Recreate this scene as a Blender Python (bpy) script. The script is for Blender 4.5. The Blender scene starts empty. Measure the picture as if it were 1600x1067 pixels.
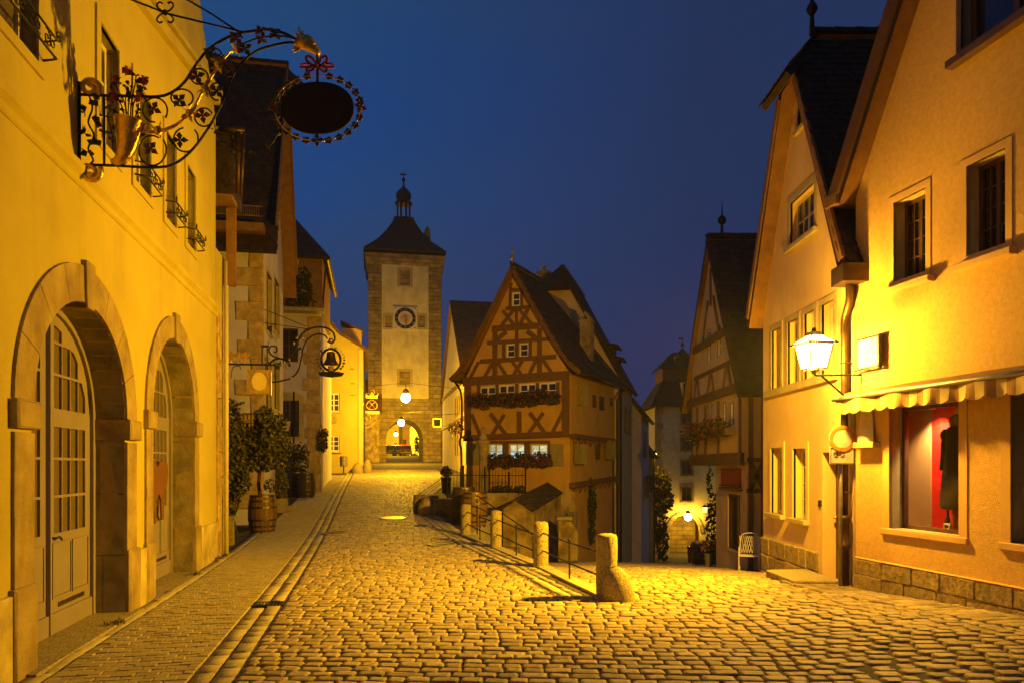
import bpy, bmesh, math, random
from mathutils import Vector, Matrix, geometry

random.seed(7)
R = math.radians
scene = bpy.context.scene
col = scene.collection

# ------------------------------------------------------------------ camera, sky, sun, exposure
F, CX, HY, H = 1150.0, 800.0, 727.0, 1.85      # focal length in photo pixels, principal column, horizon row, eye height
cam_d = bpy.data.cameras.new('camera')
cam_d.sensor_width = 36.0
cam_d.lens = F / 1600.0 * 36.0
cam_d.shift_y = (HY - 533.5) / 1600.0
cam_d.clip_start, cam_d.clip_end = 0.1, 3000.0
cam = bpy.data.objects.new('camera', cam_d)
cam.location = (0, 0, H)
cam.rotation_euler = (R(90), 0, 0)
col.objects.link(cam)
scene.camera = cam

SUN_EL, SUN_AZ = R(-4.0), R(-60.0)             # the sun has set to the left behind the roofs
world = bpy.data.worlds.new('World')
scene.world = world
world.use_nodes = True
wn, wl = world.node_tree.nodes, world.node_tree.links
wn.clear()
w_out = wn.new('ShaderNodeOutputWorld')
w_bg = wn.new('ShaderNodeBackground')
w_sky = wn.new('ShaderNodeTexSky')
w_sky.sky_type = 'NISHITA'
w_sky.sun_disc = False
w_sky.sun_elevation = SUN_EL
w_sky.sun_rotation = SUN_AZ
w_tc = wn.new('ShaderNodeTexCoord')
w_mp = wn.new('ShaderNodeMapping'); w_mp.inputs['Scale'].default_value = (1.2, 1.2, 3.2)
w_nz = wn.new('ShaderNodeTexNoise'); w_nz.inputs['Scale'].default_value = 1.6; w_nz.inputs['Detail'].default_value = 5; w_nz.inputs['Roughness'].default_value = .5
w_cr = wn.new('ShaderNodeValToRGB')
w_cr.color_ramp.elements[0].position = .42; w_cr.color_ramp.elements[0].color = (.0050, .0620, .240, 1)
w_cr.color_ramp.elements[1].position = .60; w_cr.color_ramp.elements[1].color = (.0130, .0680, .200, 1)
w_sp = wn.new('ShaderNodeSeparateXYZ')
w_az = wn.new('ShaderNodeMapRange'); w_az.inputs['From Min'].default_value = -.42; w_az.inputs['From Max'].default_value = .22
w_m1 = wn.new('ShaderNodeMix'); w_m1.data_type = 'RGBA'
w_m1.inputs[7].default_value = (.0160, .0310, .096, 1)
w_el = wn.new('ShaderNodeMapRange'); w_el.inputs['From Min'].default_value = .0; w_el.inputs['From Max'].default_value = .34
w_m2 = wn.new('ShaderNodeMix'); w_m2.data_type = 'RGBA'
w_m2.inputs[6].default_value = (.0150, .0230, .100, 1)
w_mx = wn.new('ShaderNodeMix'); w_mx.data_type = 'RGBA'; w_mx.blend_type = 'ADD'; w_mx.inputs[0].default_value = .04
wl.new(w_tc.outputs['Generated'], w_mp.inputs['Vector']); wl.new(w_mp.outputs[0], w_nz.inputs['Vector'])
wl.new(w_nz.outputs['Fac'], w_cr.inputs['Fac'])
wl.new(w_tc.outputs['Generated'], w_sp.inputs[0])
wl.new(w_sp.outputs['X'], w_az.inputs['Value']); wl.new(w_az.outputs[0], w_m1.inputs[0])
wl.new(w_cr.outputs[0], w_m1.inputs[6])
wl.new(w_sp.outputs['Z'], w_el.inputs['Value']); wl.new(w_el.outputs[0], w_m2.inputs[0])
wl.new(w_m1.outputs[2], w_m2.inputs[7])
wl.new(w_m2.outputs[2], w_mx.inputs[6]); wl.new(w_sky.outputs[0], w_mx.inputs[7])
wl.new(w_mx.outputs[2], w_bg.inputs['Color']); w_bg.inputs['Strength'].default_value = 1.0
wl.new(w_bg.outputs[0], w_out.inputs['Surface'])

sun_d = bpy.data.lights.new('sun', 'SUN'); sun_d.energy = .015; sun_d.angle = R(40); sun_d.color = (.55, .68, 1)
sun = bpy.data.objects.new('sun', sun_d); sun.rotation_euler = (R(40), 0, R(-60)); sun.location = (-20, 0, 40)
col.objects.link(sun)

vs = scene.view_settings
scene.display_settings.display_device = 'sRGB'
vs.view_transform = 'Standard'; vs.look = 'None'; vs.exposure = 0.0; vs.gamma = 1.0; vs.use_curve_mapping = False
cy = scene.cycles
cy.max_bounces = 7; cy.diffuse_bounces = 4; cy.glossy_bounces = 3; cy.transmission_bounces = 4; cy.transparent_max_bounces = 8
cy.sample_clamp_indirect = 4.0; cy.sample_clamp_direct = 0.0
cy.caustics_reflective = False; cy.caustics_refractive = False
cy.use_denoising = True
SODIUM = (1.0, .51, .011)
SODIUM_NEAR = (1.0, .505, .045)

# powers of the lamps and the added throw spot (the lamps themselves are built further down)
P_MAIN, P_THROW, P_FAR = 820.0, 6700.0, 4900.0

# ------------------------------------------------------------------ frames
SA, CA = .1879, .9822                            # the street leans 10.8 degrees left of the view
S2, T2 = (-SA, CA), (CA, SA)
def ST(s, t): return (s * S2[0] + t * T2[0], s * S2[1] + t * T2[1])
def at(px, py, Y): return Vector(((px - CX) / F * Y, Y, H + (HY - py) / F * Y))

class Fr:
    """A vertical facade: u runs to the right along it, v into it, z up."""
    def __init__(s, o, U):
        s.o = Vector((o[0], o[1])); s.U = Vector(U).normalized(); s.D = Vector((-s.U.y, s.U.x))
        s.rz = math.atan2(s.U.y, s.U.x)
    def p(s, px, py, v=0.0):
        d = Vector(((px - CX) / F, 1.0))
        k = (s.o.dot(s.D) + v) / d.dot(s.D)
        q = d * k
        return (q - s.o).dot(s.U), H + (HY - py) / F * k
    def w(s, u, v, z):
        q = s.o + s.U * u + s.D * v
        return Vector((q.x, q.y, z))
def rc(fr, xl, xr, yt, yb, xref=None, v=0.0):
    xref = (xl + xr) / 2 if xref is None else xref
    return fr.p(xl, HY, v)[0], fr.p(xr, HY, v)[0], fr.p(xref, yb, v)[1], fr.p(xref, yt, v)[1]

def interp(tab, x):
    if x <= tab[0][0]: return tab[0][1]
    for (a, b), (c, d) in zip(tab, tab[1:]):
        if x <= c: return b + (d - b) * (x - a) / (c - a)
    return tab[-1][1]
MAIN = [(-400, 0), (12, 0), (15.5, .03), (19, .12), (23, .32), (28, .6), (37, 1.0), (47, 1.36), (60, 1.8), (75, 2.2), (105, 3.3), (160, 4.5), (700, 5)]
LANE = [(-400, 0), (10, 0), (12, -.03), (14, -.17), (16, -.40), (18, -.62), (20, -.85), (22, -1.1), (26, -1.55), (30, -2.15), (46, -4.35), (56, -5.3), (66, -5.95), (90, -6.4), (700, -7)]
EDGE = [(10.2, 1.31), (13.25, .52), (16, -.35), (18.3, -1.15), (19.6, -.98), (21.5, -.72), (23, -.5), (24.5, .15), (25.3, .9), (26, 1.5), (30.5, 3.6), (45, 7.1), (60, 10.9), (66, 12.4), (90, 16), (160, 30)]
KERB = [(10.2, .72), (13.25, -.1), (16, -1.0), (18.5, -1.75), (22.5, -2.8), (26, -3.5), (30, -3.75), (38, -3.75), (46, -4.3), (74, -9.2)]
def smooth(tab, x, r=1.2): return (interp(tab, x - r) + 2 * interp(tab, x - r / 2) + 2 * interp(tab, x) + 2 * interp(tab, x + r / 2) + interp(tab, x + r)) / 8
def zmain(y): return smooth(MAIN, y)
def zlane(x, y): return smooth(LANE, y) - .03 * max(0, min(x - 3, 6)) * max(0, min(1, (y - 11) / 4))
def rise_shop(x, y):
    # the paving climbs a little towards the viewer along the shop front
    t = CA * x + SA * y
    k = max(0.0, min(1.0, (t - 3.6) / 2.8)); k = k * k * (3 - 2 * k)
    return max(0.0, (10.9 - y)) * .058 * k if y > 3 else 7.9 * .058 * k
def gz(x, y):
    if y < 10.0: return 0.0
    return zlane(x, y) if x > interp(EDGE, y) else zmain(y)
def ground_hit(px, py, lane):
    y = 5.0
    while y < 150:
        p = at(px, py, y)
        if p.z <= (zlane(p.x, y) if lane else zmain(y)): return p
        y += .02
    return at(px, py, 20)

# ------------------------------------------------------------------ things, parts, meshes
def thing(name, label, cat, loc=(0, 0, 0), rz=0.0, group=None, kind=None):
    o = bpy.data.objects.new(name, None)
    o.empty_display_size = .2
    o.location = loc; o.rotation_euler = (0, 0, rz)
    o['label'] = label; o['category'] = cat
    if group: o['group'] = group
    if kind: o['kind'] = kind
    col.objects.link(o)
    return o
def fthing(name, label, cat, fr, z0, group=None):
    return thing(name, label, cat, (fr.o.x, fr.o.y, z0), fr.rz, group)
def tag(o, label, cat, group=None):
    o['label'] = label; o['category'] = cat
    if group: o['group'] = group
    return o

def link(name, me, par=None, loc=None, rot=None, scl=None, wz=False):
    o = bpy.data.objects.new(name, me)
    col.objects.link(o)
    if loc is not None: o.location = loc
    if rot is not None: o.rotation_euler = rot
    if scl is not None: o.scale = scl
    if par is not None:
        o.parent = par
        if wz: o.location.z -= par.location.z
    return o

class MB:
    def __init__(s): s.v = []; s.f = []; s.m = []
    def add(s, vv, ff, m=0):
        n = len(s.v)
        s.v.extend(tuple(q) for q in vv)
        for f in ff:
            s.f.append(tuple(i + n for i in f)); s.m.append(m)
        return s
    def box(s, x0, x1, y0, y1, z0, z1, m=0):
        return s.add([(x0, y0, z0), (x1, y0, z0), (x1, y1, z0), (x0, y1, z0), (x0, y0, z1), (x1, y0, z1), (x1, y1, z1), (x0, y1, z1)],
                     [(0, 3, 2, 1), (4, 5, 6, 7), (0, 1, 5, 4), (1, 2, 6, 5), (2, 3, 7, 6), (3, 0, 4, 7)], m)
    def block(s, x0, x1, y0, y1, z0, z1, c=.015, j=.006, m=0):
        """a stone block whose front (low y) is cushioned and a little uneven"""
        rj = lambda: random.uniform(-j, j)
        P = []
        for y, e in ((y1, 0), (y0 + c, 0), (y0, c)):
            for x, z in ((x0 + e, z0 + e), (x1 - e, z0 + e), (x1 - e, z1 - e), (x0 + e, z1 - e)):
                P.append((x + rj(), y + (rj() if e else 0), z + rj()))
        F_ = [(8, 9, 10, 11), (0, 3, 2, 1)]
        for k in range(2):
            for i in range(4):
                a, b = k * 4 + i, k * 4 + (i + 1) % 4
                F_.append((a, b, b + 4, a + 4))
        return s.add(P, F_, m)
    def prism(s, poly, vec, m=0, mside=None):
        n = len(poly); vec = Vector(vec)
        P = [Vector(q) for q in poly] + [Vector(q) + vec for q in poly]
        s.add(P, [tuple(range(n))[::-1]], m)
        k = len(s.v) - 2 * n
        s.f.append(tuple(range(k + n, k + 2 * n))); s.m.append(m)
        for i in range(n):
            j = (i + 1) % n
            s.f.append((k + i, k + j, k + n + j, k + n + i)); s.m.append(m if mside is None else mside)
        return s
    def beam(s, p, q, w, v0, v1, m=0):
        """a bar in the facade plane from (u,z) to (u,z)"""
        p = Vector(p); q = Vector(q); d = (q - p); n = Vector((-d.y, d.x)).normalized() * (w / 2)
        return s.prism([(a.x, v0, a.y) for a in (p - n, q - n, q + n, p + n)], (0, v1 - v0, 0), m)
    def tube(s, pts, r, n=6, m=0, closed=False, taper=None):
        P = [Vector(q) for q in pts]
        k = len(P); base = len(s.v)
        up = Vector((.123, .217, .968))
        for i in range(k):
            a = P[(i - 1) % k] if (closed or i) else P[0]
            b = P[(i + 1) % k] if (closed or i < k - 1) else P[-1]
            t = (b - a).normalized() if (b - a).length > 1e-9 else Vector((0, 0, 1))
            x = t.cross(up)
            if x.length < .15: x = t.cross(Vector((1, 0, 0)))
            x.normalize(); y = t.cross(x)
            rr = r if taper is None else r * (1 + (taper - 1) * i / max(1, k - 1))
            for j in range(n):
                a_ = 2 * math.pi * j / n
                s.v.append(tuple(P[i] + x * (math.cos(a_) * rr) + y * (math.sin(a_) * rr)))
        for i in range(k if closed else k - 1):
            for j in range(n):
                j2 = (j + 1) % n; i2 = (i + 1) % k
                s.f.append((base + i * n + j, base + i * n + j2, base + i2 * n + j2, base + i2 * n + j)); s.m.append(m)
        if not closed:
            s.f.append(tuple(base + j for j in range(n))[::-1]); s.m.append(m)
            s.f.append(tuple(base + (k - 1) * n + j for j in range(n))); s.m.append(m)
        return s
    def lathe(s, prof, c=(0, 0, 0), n=16, m=0, ph=0.0, sx=1, sy=1):
        b = len(s.v)
        for r, z in prof:
            for j in range(n):
                a = 2 * math.pi * j / n + ph
                s.v.append((c[0] + r * math.cos(a) * sx, c[1] + r * math.sin(a) * sy, c[2] + z))
        for i in range(len(prof) - 1):
            for j in range(n):
                j2 = (j + 1) % n
                s.f.append((b + i * n + j, b + i * n + j2, b + (i + 1) * n + j2, b + (i + 1) * n + j)); s.m.append(m)
        s.f.append(tuple(b + j for j in range(n))[::-1]); s.m.append(m)
        k = b + (len(prof) - 1) * n
        s.f.append(tuple(k + j for j in range(n))); s.m.append(m)
        return s
    def ell(s, c, r, nu=10, nv=6, m=0, jit=0.0):
        prof = []
        b = len(s.v)
        for i in range(nv + 1):
            ph = math.pi * i / nv
            for j in range(nu):
                th = 2 * math.pi * j / nu
                k = 1 + random.uniform(-jit, jit)
                s.v.append((c[0] + r[0] * k * math.sin(ph) * math.cos(th), c[1] + r[1] * k * math.sin(ph) * math.sin(th), c[2] - r[2] * k * math.cos(ph)))
        for i in range(nv):
            for j in range(nu):
                j2 = (j + 1) % nu
                s.f.append((b + i * nu + j, b + i * nu + j2, b + (i + 1) * nu + j2, b + (i + 1) * nu + j)); s.m.append(m)
        return s
    def leaf(s, c, L, W, m=0, d=None):
        d = Vector((random.gauss(0, 1), random.gauss(0, 1), random.gauss(0, 1) - .3)).normalized() if d is None else d
        x = d.cross(Vector((random.gauss(0, 1), random.gauss(0, 1), random.gauss(0, 1)))).normalized()
        nrm = d.cross(x)
        c = Vector(c)
        return s.add([c - d * L * .5, c + x * W * .5 - nrm * W * .12, c + d * L * .5, c - x * W * .5 - nrm * W * .12, c + nrm * .08 * W],
                     [(0, 1, 4), (1, 2, 4), (2, 3, 4), (3, 0, 4)], m)
    def build(s, name, mats, par=None, smooth=False, wz=False, loc=None, rot=None, bevel=0.0, fix=False):
        me = bpy.data.meshes.new(name)
        me.from_pydata(s.v, [], s.f)
        if not isinstance(mats, (list, tuple)): mats = [mats]
        for q in mats: me.materials.append(q)
        if len(mats) > 1: me.polygons.foreach_set('material_index', s.m)
        if smooth: me.polygons.foreach_set('use_smooth', [True] * len(s.f))
        if fix:
            bm = bmesh.new(); bm.from_mesh(me); bmesh.ops.recalc_face_normals(bm, faces=bm.faces); bm.to_mesh(me); bm.free()
        me.update()
        o = link(name, me, par, loc, rot, None, wz)
        if bevel:
            b = o.modifiers.new('bevel', 'BEVEL'); b.width = bevel; b.segments = 2; b.limit_method = 'ANGLE'; b.angle_limit = R(40)
        return o

def catmull(pts, n=6, closed=False):
    P = [Vector(q) for q in pts]; out = []; k = len(P)
    for i in range(k if closed else k - 1):
        g = lambda j: P[j % k] if closed else P[max(0, min(k - 1, j))]
        a, b, c, d = g(i - 1), g(i), g(i + 1), g(i + 2)
        for q in range(n):
            t = q / n
            out.append(.5 * ((2 * b) + (c - a) * t + (2 * a - 5 * b + 4 * c - d) * t * t + (3 * b - a - 3 * c + d) * t ** 3))
    if not closed: out.append(P[-1])
    return out
def tess(outer, holes):
    polys = [[Vector((a, b, 0)) for a, b in q] for q in [outer] + list(holes)]
    flat = [q for p in polys for q in p]
    tr = geometry.tessellate_polygon(polys)
    return [(q.x, q.y) for q in flat], [tuple(t) for t in tr]
def wall(par, outer, holes, back, mats, dep=.15, name='wall', v0=0.0, backface=True):
    """front face with real openings, their reveals, and the body behind"""
    mb = MB()
    pts, tr = tess(outer, holes)
    mb.add([(u, v0, z) for u, z in pts], tr, 0)
    for h in holes:
        n = len(h)
        mb.add([(u, v0, z) for u, z in h] + [(u, v0 + dep, z) for u, z in h], [(i, (i + 1) % n, n + (i + 1) % n, n + i) for i in range(n)], 1 if len(mats) > 1 else 0)
    n = len(outer)
    mb.add([(u, v0, z) for u, z in outer] + [(u, v0 + back, z) for u, z in outer], [(i, (i + 1) % n, n + (i + 1) % n, n + i) for i in range(n)], 0)
    if backface: mb.add([(u, v0 + back, z) for u, z in outer], [tuple(range(n))], 0)
    return mb.build(name, mats, par, wz=True)
def rect(u0, u1, z0, z1): return [(u0, z0), (u1, z0), (u1, z1), (u0, z1)]
def arc_top(u0, u1, zs, rise, n=14):
    c, a = (u0 + u1) / 2, (u1 - u0) / 2
    return [(c + a * math.cos(math.pi * i / n), zs + rise * math.sin(math.pi * i / n)) for i in range(n + 1)]   # right to left

# ------------------------------------------------------------------ materials
MATS = {}
COOL = {'grey_plaster', 'mauve_door_paint', 'white_window_paint', 'dark_glass', 'sign_white', 'clock_face', 'chrome', 'black_paint', 'dark_car_paint', 'painted_metal', 'wrought_iron'}
def mk(name, base, dark=None, scale=3.0, rough=.85, bump=.25, bscale=40.0, metallic=0.0, spec=.3, island=0.0, stain=0.0, brick=None, aniso=(1, 1, 1), sheen=0.0, contrast=(.35, .65), vor=False):
    m = bpy.data.materials.new(name); m.use_nodes = True
    if name not in COOL:                        # blue cut in the colour, so lamplit surfaces look yellower
        base = (base[0], base[1] * .96, base[2] * .5)
        if dark: dark = (dark[0], dark[1] * .96, dark[2] * .5)
    n, l = m.node_tree.nodes, m.node_tree.links
    b = n['Principled BSDF']
    b.inputs['Roughness'].default_value = rough; b.inputs['Metallic'].default_value = metallic
    b.inputs['Specular IOR Level'].default_value = spec
    geo = n.new('ShaderNodeNewGeometry')
    mp = n.new('ShaderNodeMapping'); mp.inputs['Scale'].default_value = aniso
    l.new(geo.outputs['Position'], mp.inputs['Vector'])
    vec = mp.outputs[0]
    dark = dark or tuple(c * .72 for c in base)
    nz = n.new('ShaderNodeTexNoise'); nz.inputs['Scale'].default_value = scale; nz.inputs['Detail'].default_value = 6; nz.inputs['Roughness'].default_value = .62
    l.new(vec, nz.inputs['Vector'])
    mr = n.new('ShaderNodeMapRange'); mr.inputs['From Min'].default_value = contrast[0]; mr.inputs['From Max'].default_value = contrast[1]
    l.new(nz.outputs['Fac'], mr.inputs['Value'])
    mx = n.new('ShaderNodeMix'); mx.data_type = 'RGBA'
    mx.inputs[6].default_value = (*dark, 1); mx.inputs[7].default_value = (*base, 1)
    l.new(mr.outputs[0], mx.inputs[0])
    out = mx.outputs[2]
    hgt = None
    if brick:
        bw, bh, mort, mcol, sgn = brick
        sp = n.new('ShaderNodeSeparateXYZ'); l.new(geo.outputs['Position'], sp.inputs[0])
        ad = n.new('ShaderNodeMath'); ad.operation = 'ADD' if sgn > 0 else 'SUBTRACT'
        l.new(sp.outputs[0], ad.inputs[0]); l.new(sp.outputs[1], ad.inputs[1])
        cb = n.new('ShaderNodeCombineXYZ'); l.new(ad.outputs[0], cb.inputs[0]); l.new(sp.outputs[2], cb.inputs[1])
        br = n.new('ShaderNodeTexBrick'); br.inputs['Scale'].default_value = 1.0
        br.inputs['Brick Width'].default_value = bw; br.inputs['Row Height'].default_value = bh; br.inputs['Mortar Size'].default_value = mort
        br.inputs['Mortar Smooth'].default_value = .3; br.inputs['Bias'].default_value = -.2
        br.inputs['Color1'].default_value = (1, 1, 1, 1); br.inputs['Color2'].default_value = (.55, .55, .55, 1); br.inputs['Mortar'].default_value = (mcol,) * 3 + (1,)
        l.new(cb.outputs[0], br.inputs['Vector'])
        mb_ = n.new('ShaderNodeMix'); mb_.data_type = 'RGBA'; mb_.blend_type = 'MULTIPLY'; mb_.inputs[0].default_value = .8
        l.new(out, mb_.inputs[6]); l.new(br.outputs['Color'], mb_.inputs[7]); out = mb_.outputs[2]
        hgt = br.outputs['Fac']
    if stain:
        mp2 = n.new('ShaderNodeMapping'); mp2.inputs['Scale'].default_value = (1, 1, .35)
        l.new(geo.outputs['Position'], mp2.inputs['Vector'])
        n2 = n.new('ShaderNodeTexNoise'); n2.inputs['Scale'].default_value = 1.3; n2.inputs['Detail'].default_value = 8; n2.inputs['Roughness'].default_value = .7
        l.new(mp2.outputs[0], n2.inputs['Vector'])
        r2 = n.new('ShaderNodeMapRange'); r2.inputs['From Min'].default_value = .5; r2.inputs['From Max'].default_value = .72; r2.inputs['To Max'].default_value = stain
        l.new(n2.outputs['Fac'], r2.inputs['Value'])
        ms = n.new('ShaderNodeMix'); ms.data_type = 'RGBA'; ms.inputs[7].default_value = (.09, .075, .055, 1)
        l.new(r2.outputs[0], ms.inputs[0]); l.new(out, ms.inputs[6]); out = ms.outputs[2]
    if island:
        oi = n.new('ShaderNodeObjectInfo')
        a1 = n.new('ShaderNodeMath'); a1.operation = 'ADD'
        l.new(geo.outputs['Random Per Island'], a1.inputs[0]); l.new(oi.outputs['Random'], a1.inputs[1])
        fr_ = n.new('ShaderNodeMath'); fr_.operation = 'FRACT'; l.new(a1.outputs[0], fr_.inputs[0])
        rr = n.new('ShaderNodeMapRange'); rr.inputs['To Min'].default_value = 1 - island; rr.inputs['To Max'].default_value = 1 + island * .7
        l.new(fr_.outputs[0], rr.inputs['Value'])
        hs = n.new('ShaderNodeHueSaturation'); l.new(rr.outputs[0], hs.inputs['Value']); l.new(out, hs.inputs['Color']); out = hs.outputs[0]
    l.new(out, b.inputs['Base Color'])
    if bump:
        bz = n.new('ShaderNodeTexNoise'); bz.inputs['Scale'].default_value = bscale; bz.inputs['Detail'].default_value = 4; bz.inputs['Roughness'].default_value = .6
        l.new(vec, bz.inputs['Vector'])
        h = bz.outputs['Fac']
        if hgt is not None:
            sb = n.new('ShaderNodeMath'); sb.operation = 'SUBTRACT'
            l.new(h, sb.inputs[0]); l.new(hgt, sb.inputs[1]); h = sb.outputs[0]
        bp = n.new('ShaderNodeBump'); bp.inputs['Strength'].default_value = bump; bp.inputs['Distance'].default_value = .02
        l.new(h, bp.inputs['Height']); l.new(bp.outputs[0], b.inputs['Normal'])
        rv = n.new('ShaderNodeMapRange'); rv.inputs['To Min'].default_value = max(.02, rough - .12); rv.inputs['To Max'].default_value = min(1, rough + .12)
        l.new(nz.outputs['Fac'], rv.inputs['Value']); l.new(rv.outputs[0], b.inputs['Roughness'])
    MATS[name] = m
    return m
def mk_glow(name, colr, strength, see=False, noise=None):
    m = bpy.data.materials.new(name); m.use_nodes = True
    n, l = m.node_tree.nodes, m.node_tree.links
    n.remove(n['Principled BSDF']); out = n['Material Output']
    em = n.new('ShaderNodeEmission'); em.inputs['Strength'].default_value = strength; em.inputs['Color'].default_value = (*colr, 1)
    if noise:
        geo = n.new('ShaderNodeNewGeometry'); nz = n.new('ShaderNodeTexVoronoi'); nz.inputs['Scale'].default_value = noise[0]
        l.new(geo.outputs['Position'], nz.inputs['Vector'])
        mx = n.new('ShaderNodeMix'); mx.data_type = 'RGBA'; mx.inputs[6].default_value = (*colr, 1); mx.inputs[7].default_value = (*noise[1], 1)
        sp = n.new('ShaderNodeSeparateColor'); l.new(nz.outputs['Color'], sp.inputs[0])
        l.new(sp.outputs[0], mx.inputs[0]); l.new(mx.outputs[2], em.inputs['Color'])
    if see:
        tr = n.new('ShaderNodeBsdfTransparent'); ad = n.new('ShaderNodeAddShader')
        l.new(em.outputs[0], ad.inputs[0]); l.new(tr.outputs[0], ad.inputs[1]); l.new(ad.outputs[0], out.inputs['Surface'])
    else:
        l.new(em.outputs[0], out.inputs['Surface'])
    return m
def mk_glass(name):
    m = bpy.data.materials.new(name); m.use_nodes = True
    n, l = m.node_tree.nodes, m.node_tree.links
    n.remove(n['Principled BSDF']); out = n['Material Output']
    tr = n.new('ShaderNodeBsdfTransparent'); gl = n.new('ShaderNodeBsdfGlossy'); gl.inputs['Roughness'].default_value = .03
    mx = n.new('ShaderNodeMixShader'); mx.inputs[0].default_value = .06; l.new(tr.outputs[0], mx.inputs[1]); l.new(gl.outputs[0], mx.inputs[2])
    l.new(mx.outputs[0], out.inputs['Surface'])
    return m

m_mortar = mk('mortar_soil', (.10, .085, .06), (.055, .048, .035), 9, .95, .5, 60)
m_earth = mk('earth', (.10, .085, .06), (.06, .05, .04), 3, .95, .4, 25)
m_cobble = mk('cobble_granite', (.455, .375, .25), (.30, .245, .165), 22, .62, .45, 60, spec=.4, island=.32)
m_brickpav = mk('pavement_brick', (.42, .37, .27), (.34, .30, .22), 8, .8, .3, 90, island=.12)
m_kerb = mk('kerb_stone', (.44, .40, .32), (.29, .26, .21), 12, .75, .45, 50, island=.22)
m_granite = mk('granite', (.40, .35, .26), (.15, .125, .09), 30, .9, 1.0, 38, contrast=(.3, .6))
m_sand = mk('sandstone', (.40, .32, .22), (.24, .18, .12), 2.5, .9, .45, 30, stain=.55, island=.07)
m_reveal = mk('reveal_stone', (.36, .32, .26), (.20, .17, .13), 3, .9, .5, 30, stain=.75, brick=(1.6, .75, .012, .45, 1))
m_plinth = mk('plinth_block', (.46, .37, .24), (.24, .18, .11), 14, .92, .9, 22, island=.14, stain=.3)
m_quoin = mk('quoin_stone', (.56, .42, .26), (.32, .23, .13), 5, .9, .7, 22, island=.16)
m_yellow = mk('yellow_plaster', (.53, .46, .13), (.46, .39, .105), .9, .92, .42, 85, stain=.2)
m_yelbase = mk('yellow_base_plaster', (.60, .51, .26), (.30, .25, .15), 2.2, .9, .35, 60, stain=.85)
m_ochre = mk('ochre_plaster', (.57, .345, .11), (.47, .28, .085), 1.5, .92, .2, 60, stain=.25)
m_rough = mk('rough_render', (.72, .485, .23), (.60, .395, .18), 16, .95, .75, 75)
m_cream = mk('cream_plaster', (.76, .56, .37), (.65, .475, .31), 1.4, .92, .2, 55, stain=.22)
m_grey = mk('grey_plaster', (.63, .57, .54), (.51, .46, .44), 1.3, .92, .25, 45, stain=.25)
m_white = mk('white_plaster', (.74, .68, .56), (.58, .52, .43), 1.1, .92, .25, 40, stain=.35)
m_old = mk('old_wall_plaster', (.42, .33, .21), (.17, .13, .08), 1.8, .95, .6, 18, stain=.6, contrast=(.4, .6))
m_tower = mk('tower_stone', (.40, .31, .19), (.22, .17, .10), 1.3, .95, .9, 9, brick=(1.0, .42, .03, .4, 1), stain=.3)
m_trim = mk('shop_trim_plaster', (.70, .47, .26), (.60, .40, .21), 3, .9, .2, 50, stain=.15)
m_band = mk('band_stone', (.50, .43, .30), (.38, .32, .22), 3, .85, .25, 40, stain=.3)
m_timber = mk('timber', (.17, .088, .036), (.12, .062, .026), 6, .8, .4, 25, aniso=(1, 1, 1))
m_soffit = mk('soffit_boards', (.26, .14, .06), (.18, .095, .04), 5, .75, .3, 30)
m_roof = mk('roof_tile', (.050, .034, .024), (.024, .017, .012), 6, .75, .5, 30, island=.32)
m_rooffar = mk('roof_tile_far', (.085, .055, .04), (.04, .028, .02), 4, .9, .9, 20, brick=(.2, .17, .02, .35, 1))
m_redtile = mk('red_roof_tile', (.26, .12, .06), (.14, .065, .035), 4, .9, .9, 20, brick=(.24, .2, .022, .35, -1))
m_cement = mk('cement_cap', (.33, .30, .25), None, 5, .9, .4, 40)
m_iron = mk('wrought_iron', (.022, .020, .018), (.012, .011, .010), 20, .5, .2, 60, metallic=.5, spec=.5)
m_gutter = mk('copper_gutter', (.10, .065, .04), (.06, .04, .03), 8, .45, .15, 40, metallic=.7)
m_gold = mk('gilding', (.85, .58, .16), (.55, .34, .07), 18, .33, .3, 50, metallic=.85, spec=.5)
m_signdk = mk('sign_board_dark', (.012, .010, .006), None, 5, .7, .1, 30)
m_leafm = mk('painted_leaf', (.045, .05, .035), (.03, .035, .022), 20, .5, .2, 50, spec=.5)
m_purple = mk('painted_rosette', (.13, .045, .05), (.08, .03, .03), 20, .5, .2, 50, spec=.5)
m_redpaint = mk('red_paint', (.34, .03, .02), (.22, .02, .015), 14, .5, .1, 50, spec=.5)
m_mauve = mk('mauve_door_paint', (.25, .21, .20), (.22, .185, .17), 3, .55, .12, 60, spec=.4)
m_cream_p = mk('cream_window_paint', (.70, .64, .48), (.6, .55, .41), 4, .55, .1, 60, spec=.4)
m_white_p = mk('white_window_paint', (.78, .74, .66), (.66, .62, .55), 4, .5, .1, 60, spec=.4)
m_brown_p = mk('brown_window_paint', (.10, .05, .026), (.065, .034, .018), 7, .5, .2, 40, spec=.4)
m_green_p = mk('green_shutter_paint', (.30, .27, .16), (.24, .21, .125), 7, .7, .2, 40)
m_glass = mk('dark_glass', (.018, .017, .018), (.03, .026, .02), 1.5, .08, .05, 3, spec=.6)
m_frost = mk('frosted_glass', (.16, .125, .085), (.10, .08, .055), 60, .35, .35, 90, spec=.5)
m_sheet = mk_glass('shop_glass')
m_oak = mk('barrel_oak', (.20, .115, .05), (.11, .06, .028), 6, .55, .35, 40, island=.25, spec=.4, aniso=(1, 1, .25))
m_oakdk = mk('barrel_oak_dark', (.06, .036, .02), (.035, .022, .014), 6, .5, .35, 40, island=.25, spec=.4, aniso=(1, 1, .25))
m_hoop = mk('barrel_hoop', (.16, .13, .10), (.07, .05, .04), 15, .4, .3, 40, metallic=.8)
m_soil = mk('potting_soil', (.03, .022, .015), None, 20, .95, .6, 30)
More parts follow.
